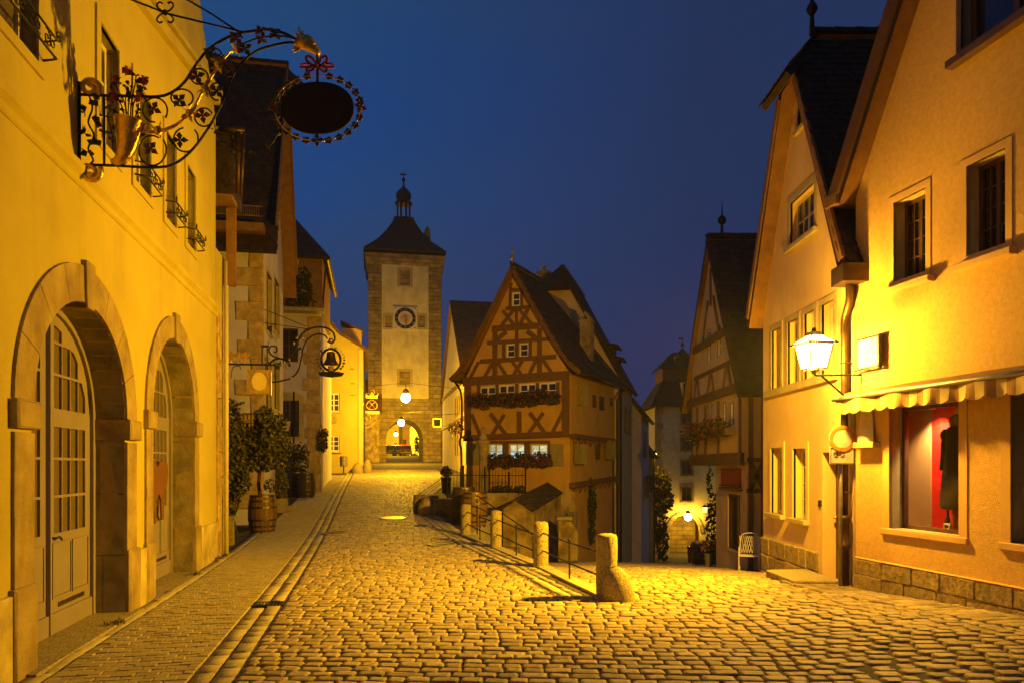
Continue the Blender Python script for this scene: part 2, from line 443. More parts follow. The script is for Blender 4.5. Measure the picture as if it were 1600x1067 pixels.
m_leaf = mk('leaves', (.16, .145, .04), (.075, .075, .022), 5, .6, 0, 5, spec=.35, island=.45)  # leaf colour lightened so the vines look lit by the lamp
m_leafdk = mk('dark_leaves', (.05, .055, .022), (.03, .034, .014), 5, .6, 0, 5, spec=.35, island=.4)
m_bark = mk('bark', (.10, .075, .045), (.05, .038, .025), 18, .9, .8, 30)
m_bloom = mk('red_blossom', (.34, .04, .035), (.2, .025, .022), 6, .7, 0, 5, island=.3)
m_pink = mk('pink_blossom', (.55, .24, .22), None, 6, .7, 0, 5, island=.3)
m_redwall = mk('red_display_panel', (.72, .02, .012), (.66, .015, .01), 2, .6, .05, 30)
m_beige = mk('beige_display_panel', (.52, .33, .20), (.48, .30, .18), 2, .6, .05, 30)
m_dress = mk('black_cloth', (.035, .026, .018), (.022, .016, .012), 14, .9, .4, 60)
m_check = mk('check_scarf', (.25, .16, .09), (.05, .03, .02), 60, .9, .2, 60)
m_skin = mk('dummy_plaster', (.55, .42, .30), None, 4, .6, 0, 5)
m_stripe = mk('awning_cloth_pale', (.72, .60, .36), (.62, .50, .28), 6, .85, .2, 60)
m_stripedk = mk('awning_cloth_brown', (.40, .24, .10), (.33, .19, .08), 6, .85, .2, 60)
m_metal = mk('painted_metal', (.30, .28, .24), (.22, .20, .17), 10, .45, .15, 40, metallic=.6)
m_signwh = mk('sign_white', (.74, .66, .50), None, 5, .5, .05, 40)
m_signred = mk('sign_red', (.72, .27, .05), None, 5, .45, .05, 40)  # red turned towards orange, the lamp's tint put into the colour
m_black = mk('black_paint', (.012, .012, .012), None, 5, .5, .05, 40)
m_car = mk('red_car_paint', (.50, .02, .014), (.44, .017, .012), 3, .25, 0, 5, spec=.6)
m_cardk = mk('dark_car_paint', (.03, .03, .035), None, 3, .25, 0, 5, spec=.6)
m_rubber = mk('rubber', (.02, .02, .02), None, 10, .8, .2, 40)
m_chrome = mk('chrome', (.6, .6, .6), None, 10, .2, 0, 40, metallic=1)
m_terra = mk('terracotta', (.30, .14, .07), (.2, .09, .05), 9, .85, .3, 40)
m_cutout = mk('brown_cutout_board', (.17, .078, .026), (.15, .068, .022), 5, .65, .1, 40)
m_clock = mk('clock_face', (.66, .60, .52), (.56, .5, .43), 3, .7, .1, 40)
g_main = mk_glow('lantern_glow', (1.0, .78, .36), 9.0, see=True)
g_bulb = mk_glow('lamp_glow', (1.0, .74, .26), 24.0, see=True)
g_small = mk_glow('small_lamp_glow', (1.0, .58, .12), 1.6, see=True)
g_lit = mk_glow('lit_pane_upper', (.86, .80, .44), .95, noise=(5, (.30, .30, .14)))
g_litb = mk_glow('lit_pane_lower', (.74, .86, .80), .95, noise=(7, (.34, .50, .55)))
g_warm = mk_glow('warm_pane', (1.0, .62, .12), .9, noise=(3, (.4, .2, .03)))
g_tail = mk_glow('tail_lamp', (1.0, .2, .05), 1.2)

# ------------------------------------------------------------------ building helpers
def win(par, u0, u1, z0, z1, dep, cols, rows, mf, mg, fw=.05, mw=.025, cas=1, sur=None, sill=None, name='window', panes=True, thick=.03, mgl=None, lab=None, par_wz=True):
    """a window: frame with glazing bars, one pane per light, stone surround and sill"""
    mb = MB(); a, b = dep - thick, dep + thick
    mb.box(u0, u0 + fw, a, b, z0, z1); mb.box(u1 - fw, u1, a, b, z0, z1)
    mb.box(u0 + fw, u1 - fw, a, b, z0, z0 + fw); mb.box(u0 + fw, u1 - fw, a, b, z1 - fw, z1)
    iu0, iu1, iz0, iz1 = u0 + fw, u1 - fw, z0 + fw, z1 - fw
    du, dz = (iu1 - iu0) / cols, (iz1 - iz0) / rows
    for c in range(1, cols):
        w = fw if (cas > 1 and (c * cas) % cols == 0) else mw
        mb.box(iu0 + c * du - w / 2, iu0 + c * du + w / 2, a + .004, b - .004, iz0, iz1)
    for r in range(1, rows):
        mb.box(iu0, iu1, a + .008, b - .008, iz0 + r * dz - mw / 2, iz0 + r * dz + mw / 2)
    wobj = mb.build(name, mf, par, wz=par_wz)
    if lab: wobj['label'] = lab
    pm = None
    for c in range(cols):
        for r in range(rows):
            g = mg if not (mgl and r >= rows / 2) else mgl
            loc = (iu0 + (c + .5) * du, dep + .006, iz0 + (r + .5) * dz)
            if pm is None or g is not pm[0]:
                q = MB().box(-du / 2, du / 2, -.003, .003, -dz / 2, dz / 2)
                o = q.build('pane', g, wobj, loc=loc); pm = (g, o.data)
            else: link('pane', pm[1], wobj, loc)
            if not panes: break
        if not panes: break
    if not panes:
        o.scale = ((iu1 - iu0) / du, 1, (iz1 - iz0) / dz); o.location = ((iu0 + iu1) / 2, dep + .006, (iz0 + iz1) / 2)
    if sur:
        w, ms, pr = sur
        q = MB(); q.box(u0 - w, u0, -pr, .04, z0, z1); q.box(u1, u1 + w, -pr, .04, z0, z1)
        q.box(u0 - w, u1 + w, -pr, .04, z1, z1 + w); q.box(u0 - w, u1 + w, -pr, .04, z0 - w * .8, z0)
        q.build('window_surround', ms, wobj)
    if sill:
        ms, pj = sill
        w = sur[0] if sur else .06
        MB().box(u0 - w - .02, u1 + w + .02, -pj, dep, z0 - .085, z0 - .003).build('sill', ms, wobj, bevel=.008)
    return wobj

def tiles(par, A, B, C, D, tw, ex, mats, nind=0, stuff='roof_tiles', wz=True, root=None):
    """overlapping plain tiles on the slope A (eave start), B (eave end), C (ridge end), D (ridge start)"""
    A, B, C, D = map(Vector, (A, B, C, D))
    up = ((D - A) + (C - B)).normalized(); nrm = (B - A).cross(up).normalized()
    if nrm.z < 0: nrm = -nrm
    L = max((D - A).length, (C - B).length); nr = max(1, int(L / ex))
    wv, th = tw * .48, .016
    tv = [(-wv, ex * 1.35, 0), (wv, ex * 1.35, 0), (wv, .05 * ex, 0), (wv * .55, -.16 * ex, 0), (-wv * .55, -.16 * ex, 0), (-wv, .05 * ex, 0)]
    base = [(x, y, .022 - .014 * y / ex) for x, y, _ in tv]; top = [(x, y, z + th) for x, y, z in base]
    tf = [(6, 11, 10, 9, 8, 7), (1, 0, 6, 7), (2, 1, 7, 8), (3, 2, 8, 9), (4, 3, 9, 10), (5, 4, 10, 11), (0, 5, 11, 6)]
    items = []
    for r in range(nr + 1):
        h = min(1, r * ex / L)
        P, Q = A.lerp(D, h), B.lerp(C, h)
        if (Q - P).length < tw * .6: continue
        d = (Q - P).normalized(); n = int((Q - P).length / tw)
        for i in range(n + 1):
            off = (i + (.5 if r % 2 else 0)) * tw
            if off > (Q - P).length - tw * .2: continue
            items.append((P + d * (off + tw * .3), d))
    if not items: return
    rt = root or par
    mw = Matrix.Translation(rt.location) @ Matrix.Rotation(rt.rotation_euler.z, 4, 'Z')
    dz = -rt.location.z if wz else 0
    def dist(it):
        q = mw @ (it[0] + Vector((0, 0, dz))); return (q - Vector((0, 0, H))).length
    items.sort(key=dist)
    me = None
    mb = MB()
    for k, (p, d) in enumerate(items):
        rz = random.uniform(-.035, .035)
        X = (d + up * rz).normalized(); Y = (up - d * rz).normalized(); N = nrm * (1 + random.uniform(0, .5))
        if k < nind:
            if me is None:
                q = MB(); q.add(base + top, tf); o = q.build('roof_tile', mats, par); me = o.data
            else: o = link('roof_tile', me, par)
            o.matrix_local = Matrix(((X.x, Y.x, nrm.x, p.x), (X.y, Y.y, nrm.y, p.y), (X.z, Y.z, nrm.z, p.z), (0, 0, 0, 1)))
            if wz and par is rt: o.location.z -= rt.location.z
        else:
            mb.add([p + X * a + Y * b + N * c for a, b, c in base + top], tf)
    if mb.v:
        o = mb.build(stuff, mats, par, wz=(wz and par is rt)); o['kind'] = 'stuff'

def slab(mb, pts, th, mt=0, mbm=1):
    P = [Vector(q) for q in pts]
    n = (P[1] - P[0]).cross(P[2] - P[0]).normalized()
    if n.z < 0: n = -n
    Q = [q - n * th for q in P]; k = len(P); b = len(mb.v)
    mb.v.extend(tuple(q) for q in P + Q)
    mb.f.append(tuple(range(b, b + k))); mb.m.append(mt)
    mb.f.append(tuple(range(b + k, b + 2 * k))[::-1]); mb.m.append(mbm)
    for i in range(k):
        j = (i + 1) % k
        mb.f.append((b + i, b + j, b + k + j, b + k + i)); mb.m.append(mt)

def gable_roof(par, u0, u1, ze0, ze1, zr, v0, v1, eo=.25, mt=None, ms=None, th=.14, tile=None, nind=0, um=None, side='LR', vr=None, name='roof_slope'):
    """two slopes whose ridge runs into the wall; u0/u1 wall corners, ze eave heights at the corners"""
    um = (u0 + u1) / 2 if um is None else um
    mt = mt or m_roof; ms = ms or m_soffit
    outs = []
    for sd, ue, ze in (('L', u0, ze0), ('R', u1, ze1)):
        k = (zr - ze) / abs(um - ue); sg = -1 if sd == 'L' else 1
        E = (ue + sg * eo, ze - k * eo + .1)
        A = (E[0], v0, E[1]); B = (E[0], v1, E[1]); C = (um, v1, zr + .1); D = (um, v0 if vr is None else vr, zr + .1)
        mb = MB(); slab(mb, [A, B, C, D], th)
        o = mb.build(name, [mt, ms], par, wz=True); outs.append(o)
        if tile and sd in side: tiles(o, A, B, C, D, tile[0], tile[1], m_roof, nind, wz=False, root=par)
    return outs
def ridge_cap(par, a, b, mat, r=.09, n=None):
    a, b = Vector(a), Vector(b); L = (b - a).length; n = n or max(1, int(L / .4)); me = None
    for i in range(n):
        p = a.lerp(b, (i + .5) / n)
        if me is None:
            d = (b - a).normalized() * (L / n * .54)
            o = MB().tube([-d, d], r, 8, taper=.85).build('ridge_tile', mat, par, loc=p, wz=True); me = o.data
        else: link('ridge_tile', me, par, p, wz=True)

def spiral(c, r0, r1, a0, turns, n=26):
    return [(c[0] + (r0 + (r1 - r0) * i / n) * math.cos(a0 + turns * 2 * math.pi * i / n), c[1], c[2] + (r0 + (r1 - r0) * i / n) * math.sin(a0 + turns * 2 * math.pi * i / n)) for i in range(n + 1)]
def foliage(mb, blobs, n, L, W, m=0, shell=.35):
    wts = [b[1][0] * b[1][1] * b[1][2] for b in blobs]; tot = sum(wts)
    for (c, r), w in zip(blobs, wts):
        for _ in range(int(n * w / tot) + 1):
            d = Vector((random.gauss(0, 1), random.gauss(0, 1), random.gauss(0, 1))).normalized()
            k = random.uniform(shell, 1.08) ** .6
            s = random.uniform(.7, 1.25)
            mb.leaf((c[0] + d.x * r[0] * k, c[1] + d.y * r[1] * k, c[2] + d.z * r[2] * k), L * s, W * s, m)
    return mb
def lamp(name, loc, power, colr=SODIUM, size=.06):
    d = bpy.data.lights.new(name, 'POINT'); d.energy = power; d.color = colr; d.shadow_soft_size = size
    return d

# ------------------------------------------------------------------ ground: one sheet, street and lane
ys = [-600, -200, -80, -30, -12, -5, 0, 2, 4, 5, 6, 7, 8, 9, 10] + [10.2 + .4 * i for i in range(145)] + [70, 74, 78, 84, 90, 100, 115, 130, 160, 250, 400, 700, 1200]
xo = [-1200, -400, -150, -60, -30, -20, -14, -11, -9, -7.5, -6, -5, -4, -3, -2, -1.2, -.6, -.25, -.012, .012, .3, .8, 1.5, 2.3, 3.2, 4.2, 5.5, 7, 9, 12, 16, 22, 30, 60, 150, 400, 1200]
mb = MB(); W_ = len(xo)
for y in ys:
    e = interp(EDGE, y)
    for q in xo:
        mb.v.append((e + q, y, (zmain(y) if q < 0 else zlane(e + q, y)) if y > 10 else 0.0))
for j in range(len(ys) - 1):
    for i in range(W_ - 1):
        mb.f.append((j * W_ + i, j * W_ + i + 1, (j + 1) * W_ + i + 1, (j + 1) * W_ + i)); mb.m.append(0)
ground = mb.build('ground', m_earth); ground['kind'] = 'structure'
tag(ground, 'sloping earth ground under the whole old town', 'ground')

def ribbon(name, xl, xr, y0, y1, step, dz, mat, zf=gz):
    mb = MB(); y = y0; k = 0
    while y <= y1 + 1e-6:
        a, b = xl(y), xr(y)
        for i in range(7):
            x = a + (b - a) * i / 6
            mb.v.append((x, y, zf(x, y) + dz))
        if k:
            for i in range(6):
                n = (k - 1) * 7 + i
                mb.f.append((n, n + 1, n + 8, n + 7)); mb.m.append(0)
        k += 1; y += step
    o = mb.build(name, mat); o['kind'] = 'structure'
    return o
xT = lambda t: (lambda y: (t - SA * y) / CA)
zm = lambda x, y: (zmain(y) if y > 10 else 0.0) + rise_shop(x, y)
zl = lambda x, y: (zlane(x, y) if y > 10 else 0.0) + rise_shop(x, y)
road = ribbon('cobbled_road', xT(-1.16), lambda y: interp(KERB, y) if y > 10.2 else xT(6.35)(y) if y > 9 else xT(6.35)(y) + (interp(KERB, 10.2) - xT(6.35)(9)) * 0, 3, 74, .5, .011, m_mortar, zm)
tag(road, 'cobblestone road climbing towards the clock tower', 'road')
lane = ribbon('cobbled_lane', lambda y: interp(EDGE, y) + .16, lambda y: 5.05 if y < 17.5 else 5.5 + max(0, y - 23) * .25, 10.2, 66, .5, .010, m_mortar, zl)
tag(lane, 'cobblestone lane dropping away to the right of the fence', 'lane')
pavement = ribbon('brick_pavement', xT(-2.72), xT(-1.52), 3, 46, .5, .012, m_mortar, zm)
tag(pavement, 'narrow brick pavement beside the yellow arched house', 'pavement')

def in_view(x, y, z):
    if y < 1: return None
    px = CX + F * x / y; py = HY - F * (z - H) / y
    return (px, py) if -5 < px < 1605 and py < 1075 else None

# cobblestones
def stone_template():
    j = lambda s: random.uniform(-s, s)
    c = .11
    ring = [(-.5 + c, -.5), (.5 - c, -.5), (.5, -.5 + c), (.5, .5 - c), (.5 - c, .5), (-.5 + c, .5), (-.5, .5 - c), (-.5, -.5 + c)]
    ring = [(a + j(.035), b + j(.045)) for a, b in ring]
    P = [(a, b, -.05) for a, b in ring] + [(a * .995, b * .995, .013 + j(.003)) for a, b in ring] + [(a * .945, b * .90, .025 + j(.003)) for a, b in ring] + [(a * .6, b * .55, .0265 + j(.003)) for a, b in ring]
    Fc = [(k * 8 + i, k * 8 + (i + 1) % 8, k * 8 + 8 + (i + 1) % 8, k * 8 + 8 + i) for k in range(3) for i in range(8)] + [tuple(range(24, 32))]
    return P, Fc
TEMPL = [stone_template() for _ in range(14)]
def brick_template():
    j = lambda s: random.uniform(-s, s)
    P = []
    for z, e in ((-.04, .5), (.012, .49), (.019, .465)):
        P += [(-e + j(.008), -e + j(.012), z), (e + j(.008), -e + j(.012), z), (e + j(.008), e + j(.012), z), (-e + j(.008), e + j(.012), z)]
    Fc = [(k * 4 + i, k * 4 + (i + 1) % 4, k * 4 + 4 + (i + 1) % 4, k * 4 + 4 + i) for k in range(2) for i in range(4)] + [(8, 9, 10, 11)]
    return P, Fc
BTEMPL = [brick_template() for _ in range(10)]
def lay(items, templ, par, name, stuff, mat, nind, smooth_=True):
    """items: x, y, z, width, depth, angle, slope; the nearest ones in view are objects, the others one mesh"""
    vis = []
    for it in items:
        q = in_view(it[0], it[1], it[2])
        vis.append((it[1] if q else 999 + it[1], it))
    vis.sort(key=lambda a: a[0])
    mes = [None] * len(templ); mb = MB()
    for k, (d, (x, y, z, w, dp, an, sl)) in enumerate(vis):
        t = random.randrange(len(templ)); P, Fc = templ[t]
        tx, ty = random.uniform(-.025, .025), random.uniform(-.03, .03) + math.atan(sl)
        hz = random.uniform(-.005, .005)
        if k < nind:
            if mes[t] is None:
                q = MB().add(P, Fc); o = q.build(name, mat, par, smooth=smooth_); mes[t] = o.data
            else: o = link(name, mes[t], par)
            o.location = (x, y, z + hz); o.rotation_euler = (ty, tx, an); o.scale = (w, dp, 1)
        else:
            ca, sa = math.cos(an), math.sin(an)
            mb.add([(x + ca * a * w - sa * b * dp, y + sa * a * w + ca * b * dp, z + hz + c + b * dp * math.tan(ty) - a * w * tx) for a, b, c in P], Fc)
    if mb.v:
        o = mb.build(stuff, mat, par, smooth=smooth_); o['kind'] = 'stuff'
def slope(zf, x, y): return (zf(x, y + .2) - zf(x, y - .2)) / .4

def cobble_items(y0, y1, xl, xr, zf, pitch, wmin, wmax, lift):
    items = []; y = y0
    while y < y1:
        a, b = xl(y), xr(y)
        x = a + random.uniform(0, .02); first = random.uniform(.08, .27)
        ph = random.uniform(0, 6)
        while x < b - .06:
            w = random.uniform(wmin, wmax) if first is None else first
            if random.random() < .06: w *= 1.35
            first = None
            if x + w > b + .05: w = b + .03 - x
            if w < .07: break
            xc = x + w / 2
            yy = y - .035 * xc + .012 * math.sin(xc * 1.3 + ph) + random.uniform(-.007, .007)
            items.append((xc, yy, zf(xc, yy) + lift, w - .019, pitch * random.uniform(.86, .95), -.035 + random.uniform(-.03, .03), slope(zf, xc, yy) if yy > 9 else 0))
            x += w
        y += pitch
    return items
it1 = cobble_items(5.3, 10.3, xT(-1.15), lambda y: xT(6.30)(y) + .035 * 0, zm, .156, .15, .26, .006)
it1 += cobble_items(10.3, 52, xT(-1.15), lambda y: interp(KERB, y) - .04, zm, .158, .14, .25, .006)
lay(it1, TEMPL, road, 'cobblestone', 'cobblestones', m_cobble, 300)
def fitx(y): return xT(6.42)(y)
it2 = cobble_items(10.35, 17.4, lambda y: interp(EDGE, y) + .2, lambda y: 4.98 if y > 11.2 else fitx(y), zl, .162, .15, .26, .006)
it2 += cobble_items(17.4, 34, lambda y: interp(EDGE, y) + .2, lambda y: 5.35 + max(0, y - 22.5) * .3, zl, .19, .18, .29, .006)
lay(it2, TEMPL, lane, 'cobblestone', 'cobblestones', m_cobble, 60)
# flat slabs in front of the shop
shop_pav = ribbon('shop_pavement', xT(6.34), xT(7.12), 4, 11.0, .5, .010, m_mortar, zm)
tag(shop_pav, 'strip of worn paving in front of the shop plinth', 'pavement')
it = []
s = 4.0
while s < 10.6:
    t = 6.37
    while t < 7.1:
        w = random.uniform(.2, .36)
        if t + w > 7.12: w = 7.12 - t
        if w > .06:
            x, y = ST(s, t + w / 2); it.append((x, y, zm(x, y) + .008, w - .014, .185, math.atan2(T2[1], T2[0]), 0))
        t += w
    s += .2
lay(it, BTEMPL, shop_pav, 'paving_stone', 'paving_stones', m_cobble, 150)
# pavement bricks
it = []; s = 5.2; r = 0
while s < 45:
    t = -2.71
    while t < -1.56:
        bw = .099 if (r % 2 and t < -2.7) else .198
        if t + bw > -1.53: bw = -1.53 - t
        x, y = ST(s, t + bw / 2)
        it.append((x, y, zm(x, y) + .018, bw - .006, .0955, math.atan2(T2[1], T2[0]), slope(zm, x, y) if y > 10 else 0)); t += bw
    s += .1; r += 1
lay(it, BTEMPL, pavement, 'paving_brick', 'paving_bricks', m_brickpav, 300, False)
# gutter: two lines of long stones with a hollow between, and the wall edge kerb
gutter = ribbon('gutter', xT(-1.54), xT(-1.13), 3, 52, .5, .007, m_mortar, zm)
tag(gutter, 'stone gutter between the brick pavement and the cobbles', 'gutter')
it = []
for t, w in ((-1.435, .17), (-1.245, .17)):
    s = 5.3 + random.uniform(0, .1)
    while s < 52:
        L = random.uniform(.22, .42)
        if not (10.0 < s + L / 2 < 10.35 and True):
            x, y = ST(s + L / 2, t); it.append((x, y, zm(x, y) + .004, w, L - .016, math.atan2(T2[1], T2[0]), slope(zm, x, y) if y > 10 else 0))
        s += L
lay(it, BTEMPL, gutter, 'gutter_stone', 'gutter_stones', m_kerb, 110)
it = []; s = 5.0
while s < 20:
    L = random.uniform(.5, .9); x, y = ST(s + L / 2, -2.83); it.append((x, y, zm(x, y) + .014, .16, L - .012, math.atan2(T2[1], T2[0]), slope(zm, x, y) if y > 10 else 0)); s += L
wall_kerb = ribbon('wall_kerb', xT(-2.93), xT(-2.73), 3, 20, .5, .008, m_mortar, zm)
tag(wall_kerb, 'pale kerb line along the foot of the yellow arched house', 'kerb')
lay(it, BTEMPL, wall_kerb, 'kerb_stone', 'kerb_stones', m_kerb, 60)
# kerb of two curved lines beside the fence
kerb = ribbon('road_kerb', lambda y: interp(KERB, y) - .02, lambda y: min(interp(KERB, y) + .62, interp(EDGE, y) - .03), 10.3, 42, .35, .008, m_mortar, zm)
tag(kerb, 'curved double kerb between the cobbles and the post fence', 'kerb')
it = []; y = 10.35
while y < 42:
    L = random.uniform(.28, .46)
    for o_, w in ((.09, .15), (.27, .16), (.47, .2)):
        yy = y + L / 2; x = interp(KERB, yy) + o_
        dx = (interp(KERB, yy + .3) - interp(KERB, yy - .3)) / .6
        if x + w / 2 < interp(EDGE, yy) - .04:
            it.append((x, yy, zm(x, yy) + .006, w, (L - .02) * math.hypot(1, dx), -math.atan(dx), slope(zm, x, yy)))
    y += L
lay(it, BTEMPL, kerb, 'kerb_stone', 'kerb_stones', m_kerb, 120)
# retaining wall that carries the street edge above the lane
rw = thing('retaining_wall', 'low stone retaining wall under the post fence', 'wall', (1.31, 10.2, 0))
mb = MB(); pts = []
y = 10.3
while y <= 26: pts.append(y); y += .35
for y in pts:
    e = interp(EDGE, y); b = min(zlane(e + .3, y) - .3, zmain(y) - .3)
    mb.v += [(e - .10 - 1.31, y - 10.2, zmain(y) + .05), (e + .14 - 1.31, y - 10.2, zmain(y) + .05), (e + .16 - 1.31, y - 10.2, b), (e - .10 - 1.31, y - 10.2, b)]
for i in range(len(pts) - 1):
    for k in range(4): mb.f.append((i * 4 + k, i * 4 + (k + 1) % 4, i * 4 + 4 + (k + 1) % 4, i * 4 + 4 + k)); mb.m.append(0)
mb.build('wall_body', m_kerb, rw)

# drain grate and manhole covers
x, y = ST(10.16, -1.34)
dg = thing('drain_grate', 'dark iron drain grate set in the stone gutter', 'drain grate', (x, y, zm(x, y) + .02), math.atan2(T2[1], T2[0]))
mb = MB(); mb.box(-.2, .2, -.15, -.125, -.03, .012); mb.box(-.2, .2, .125, .15, -.03, .012); mb.box(-.2, -.175, -.125, .125, -.03, .012); mb.box(.175, .2, -.125, .125, -.03, .012)
mb.build('grate_frame', m_iron, dg)
me = None
for k in range(8):
    xx = -.155 + k * .044
    if me is None: me = MB().box(-.01, .01, -.124, .124, -.03, .008).build('grate_bar', m_iron, dg, loc=(xx, 0, 0)).data
    else: link('grate_bar', me, dg, (xx, 0, 0))
for px, py, r, lab, mt in ((614, 811, .40, 'pale round manhole cover shining in the middle of the road', m_metal), (524, 835, .33, 'worn manhole cover in the road nearest the brick pavement', m_iron), (690, 853, .33, 'dark manhole cover in the road beside the curved kerb', m_iron)):
    p = ground_hit(px, py, False)
    mh = thing('manhole_cover', lab, 'manhole cover', (p.x, p.y, p.z + .012), 0, 'manhole covers in the road'); mh.rotation_euler.x = math.atan(slope(zm, p.x, p.y))
    MB().lathe([(r, 0), (r, .045), (r * .93, .048), (r * .93, .04)], n=28).build('cover_ring', m_kerb, mh)
    MB().lathe([(r * .92, .0), (r * .92, .045), (r * .7, .047), (r * .7, .042), (r * .4, .042), (r * .4, .048), (.01, .048)], n=28).build('cover_plate', mt, mh)

# ------------------------------------------------------------------ yellow house with the two arches (left)
frL = Fr(ST(2.0, -2.98), S2)
UL1 = frL.p(337, HY)[0]
L = fthing('arched_house', 'bright yellow house with two stone arched doors at left', 'house', frL, 0)
arches = []
for xl, xr, imp, top, tag_ in ((49, 195, 2.42, 3.56, 'a'), (236.5, 302, 2.60, 3.80, 'b')):
    u0, u1 = frL.p(xl, HY)[0], frL.p(xr, HY)[0]
    arches.append((u0, u1, imp, top))
wins = []
for xl, xr in ((-32, 66), (148, 189), (216, 238), (254, 277), (288, 307)):
    u0, u1 = frL.p(xl, HY)[0], frL.p(xr, HY)[0]
    if xl == 216: u0 = u1 - .92
    wins.append((u0 + .13, u1 - .13, 5.50, 6.80))
holes = [[(a[0], -.02 + .021), (a[1], -.02 + .021)] + arc_top(a[0], a[1], a[2], a[3] - a[2], 18) for a in arches] + [rect(*w) for w in wins]
wall(L, rect(0, UL1, 0, 8.6), holes, 7.0, [m_yellow, m_reveal], .36)
# leaning plaster upper slope and its rising moulding
mb = MB(); mb.prism([(0, 0, 8.6), (0, .62, 13.5), (0, 6.9, 13.5), (0, 7.0, 8.6)], (UL1 - .02, 0, 0)); mb.build('upper_slope', m_yellow, L, wz=True)
mb = MB(); q0, q1 = frL.p(221, 0), frL.p(341, 165)
mb.beam((q0[0] - 2.2, q0[1] - .55), (min(q1[0], UL1 - .05), q1[1] - .05), .16, -.10, .12); mb.beam((q0[0] - 2.2, q0[1] - .38), (min(q1[0], UL1 - .05), q1[1] + .10), .07, -.14, .12)
mb.build('rake_moulding', m_yellow, L, wz=True)
mb = MB(); mb.prism([(0, -.012, 4.74), (0, -.03, 4.76), (0, -.035, 4.82), (0, -.085, 4.87), (0, -.095, 4.93), (0, .04, 4.96), (0, .04, 4.74)], (UL1 + .04, 0, 0)); mb.build('string_course', m_yellow, L, wz=True)
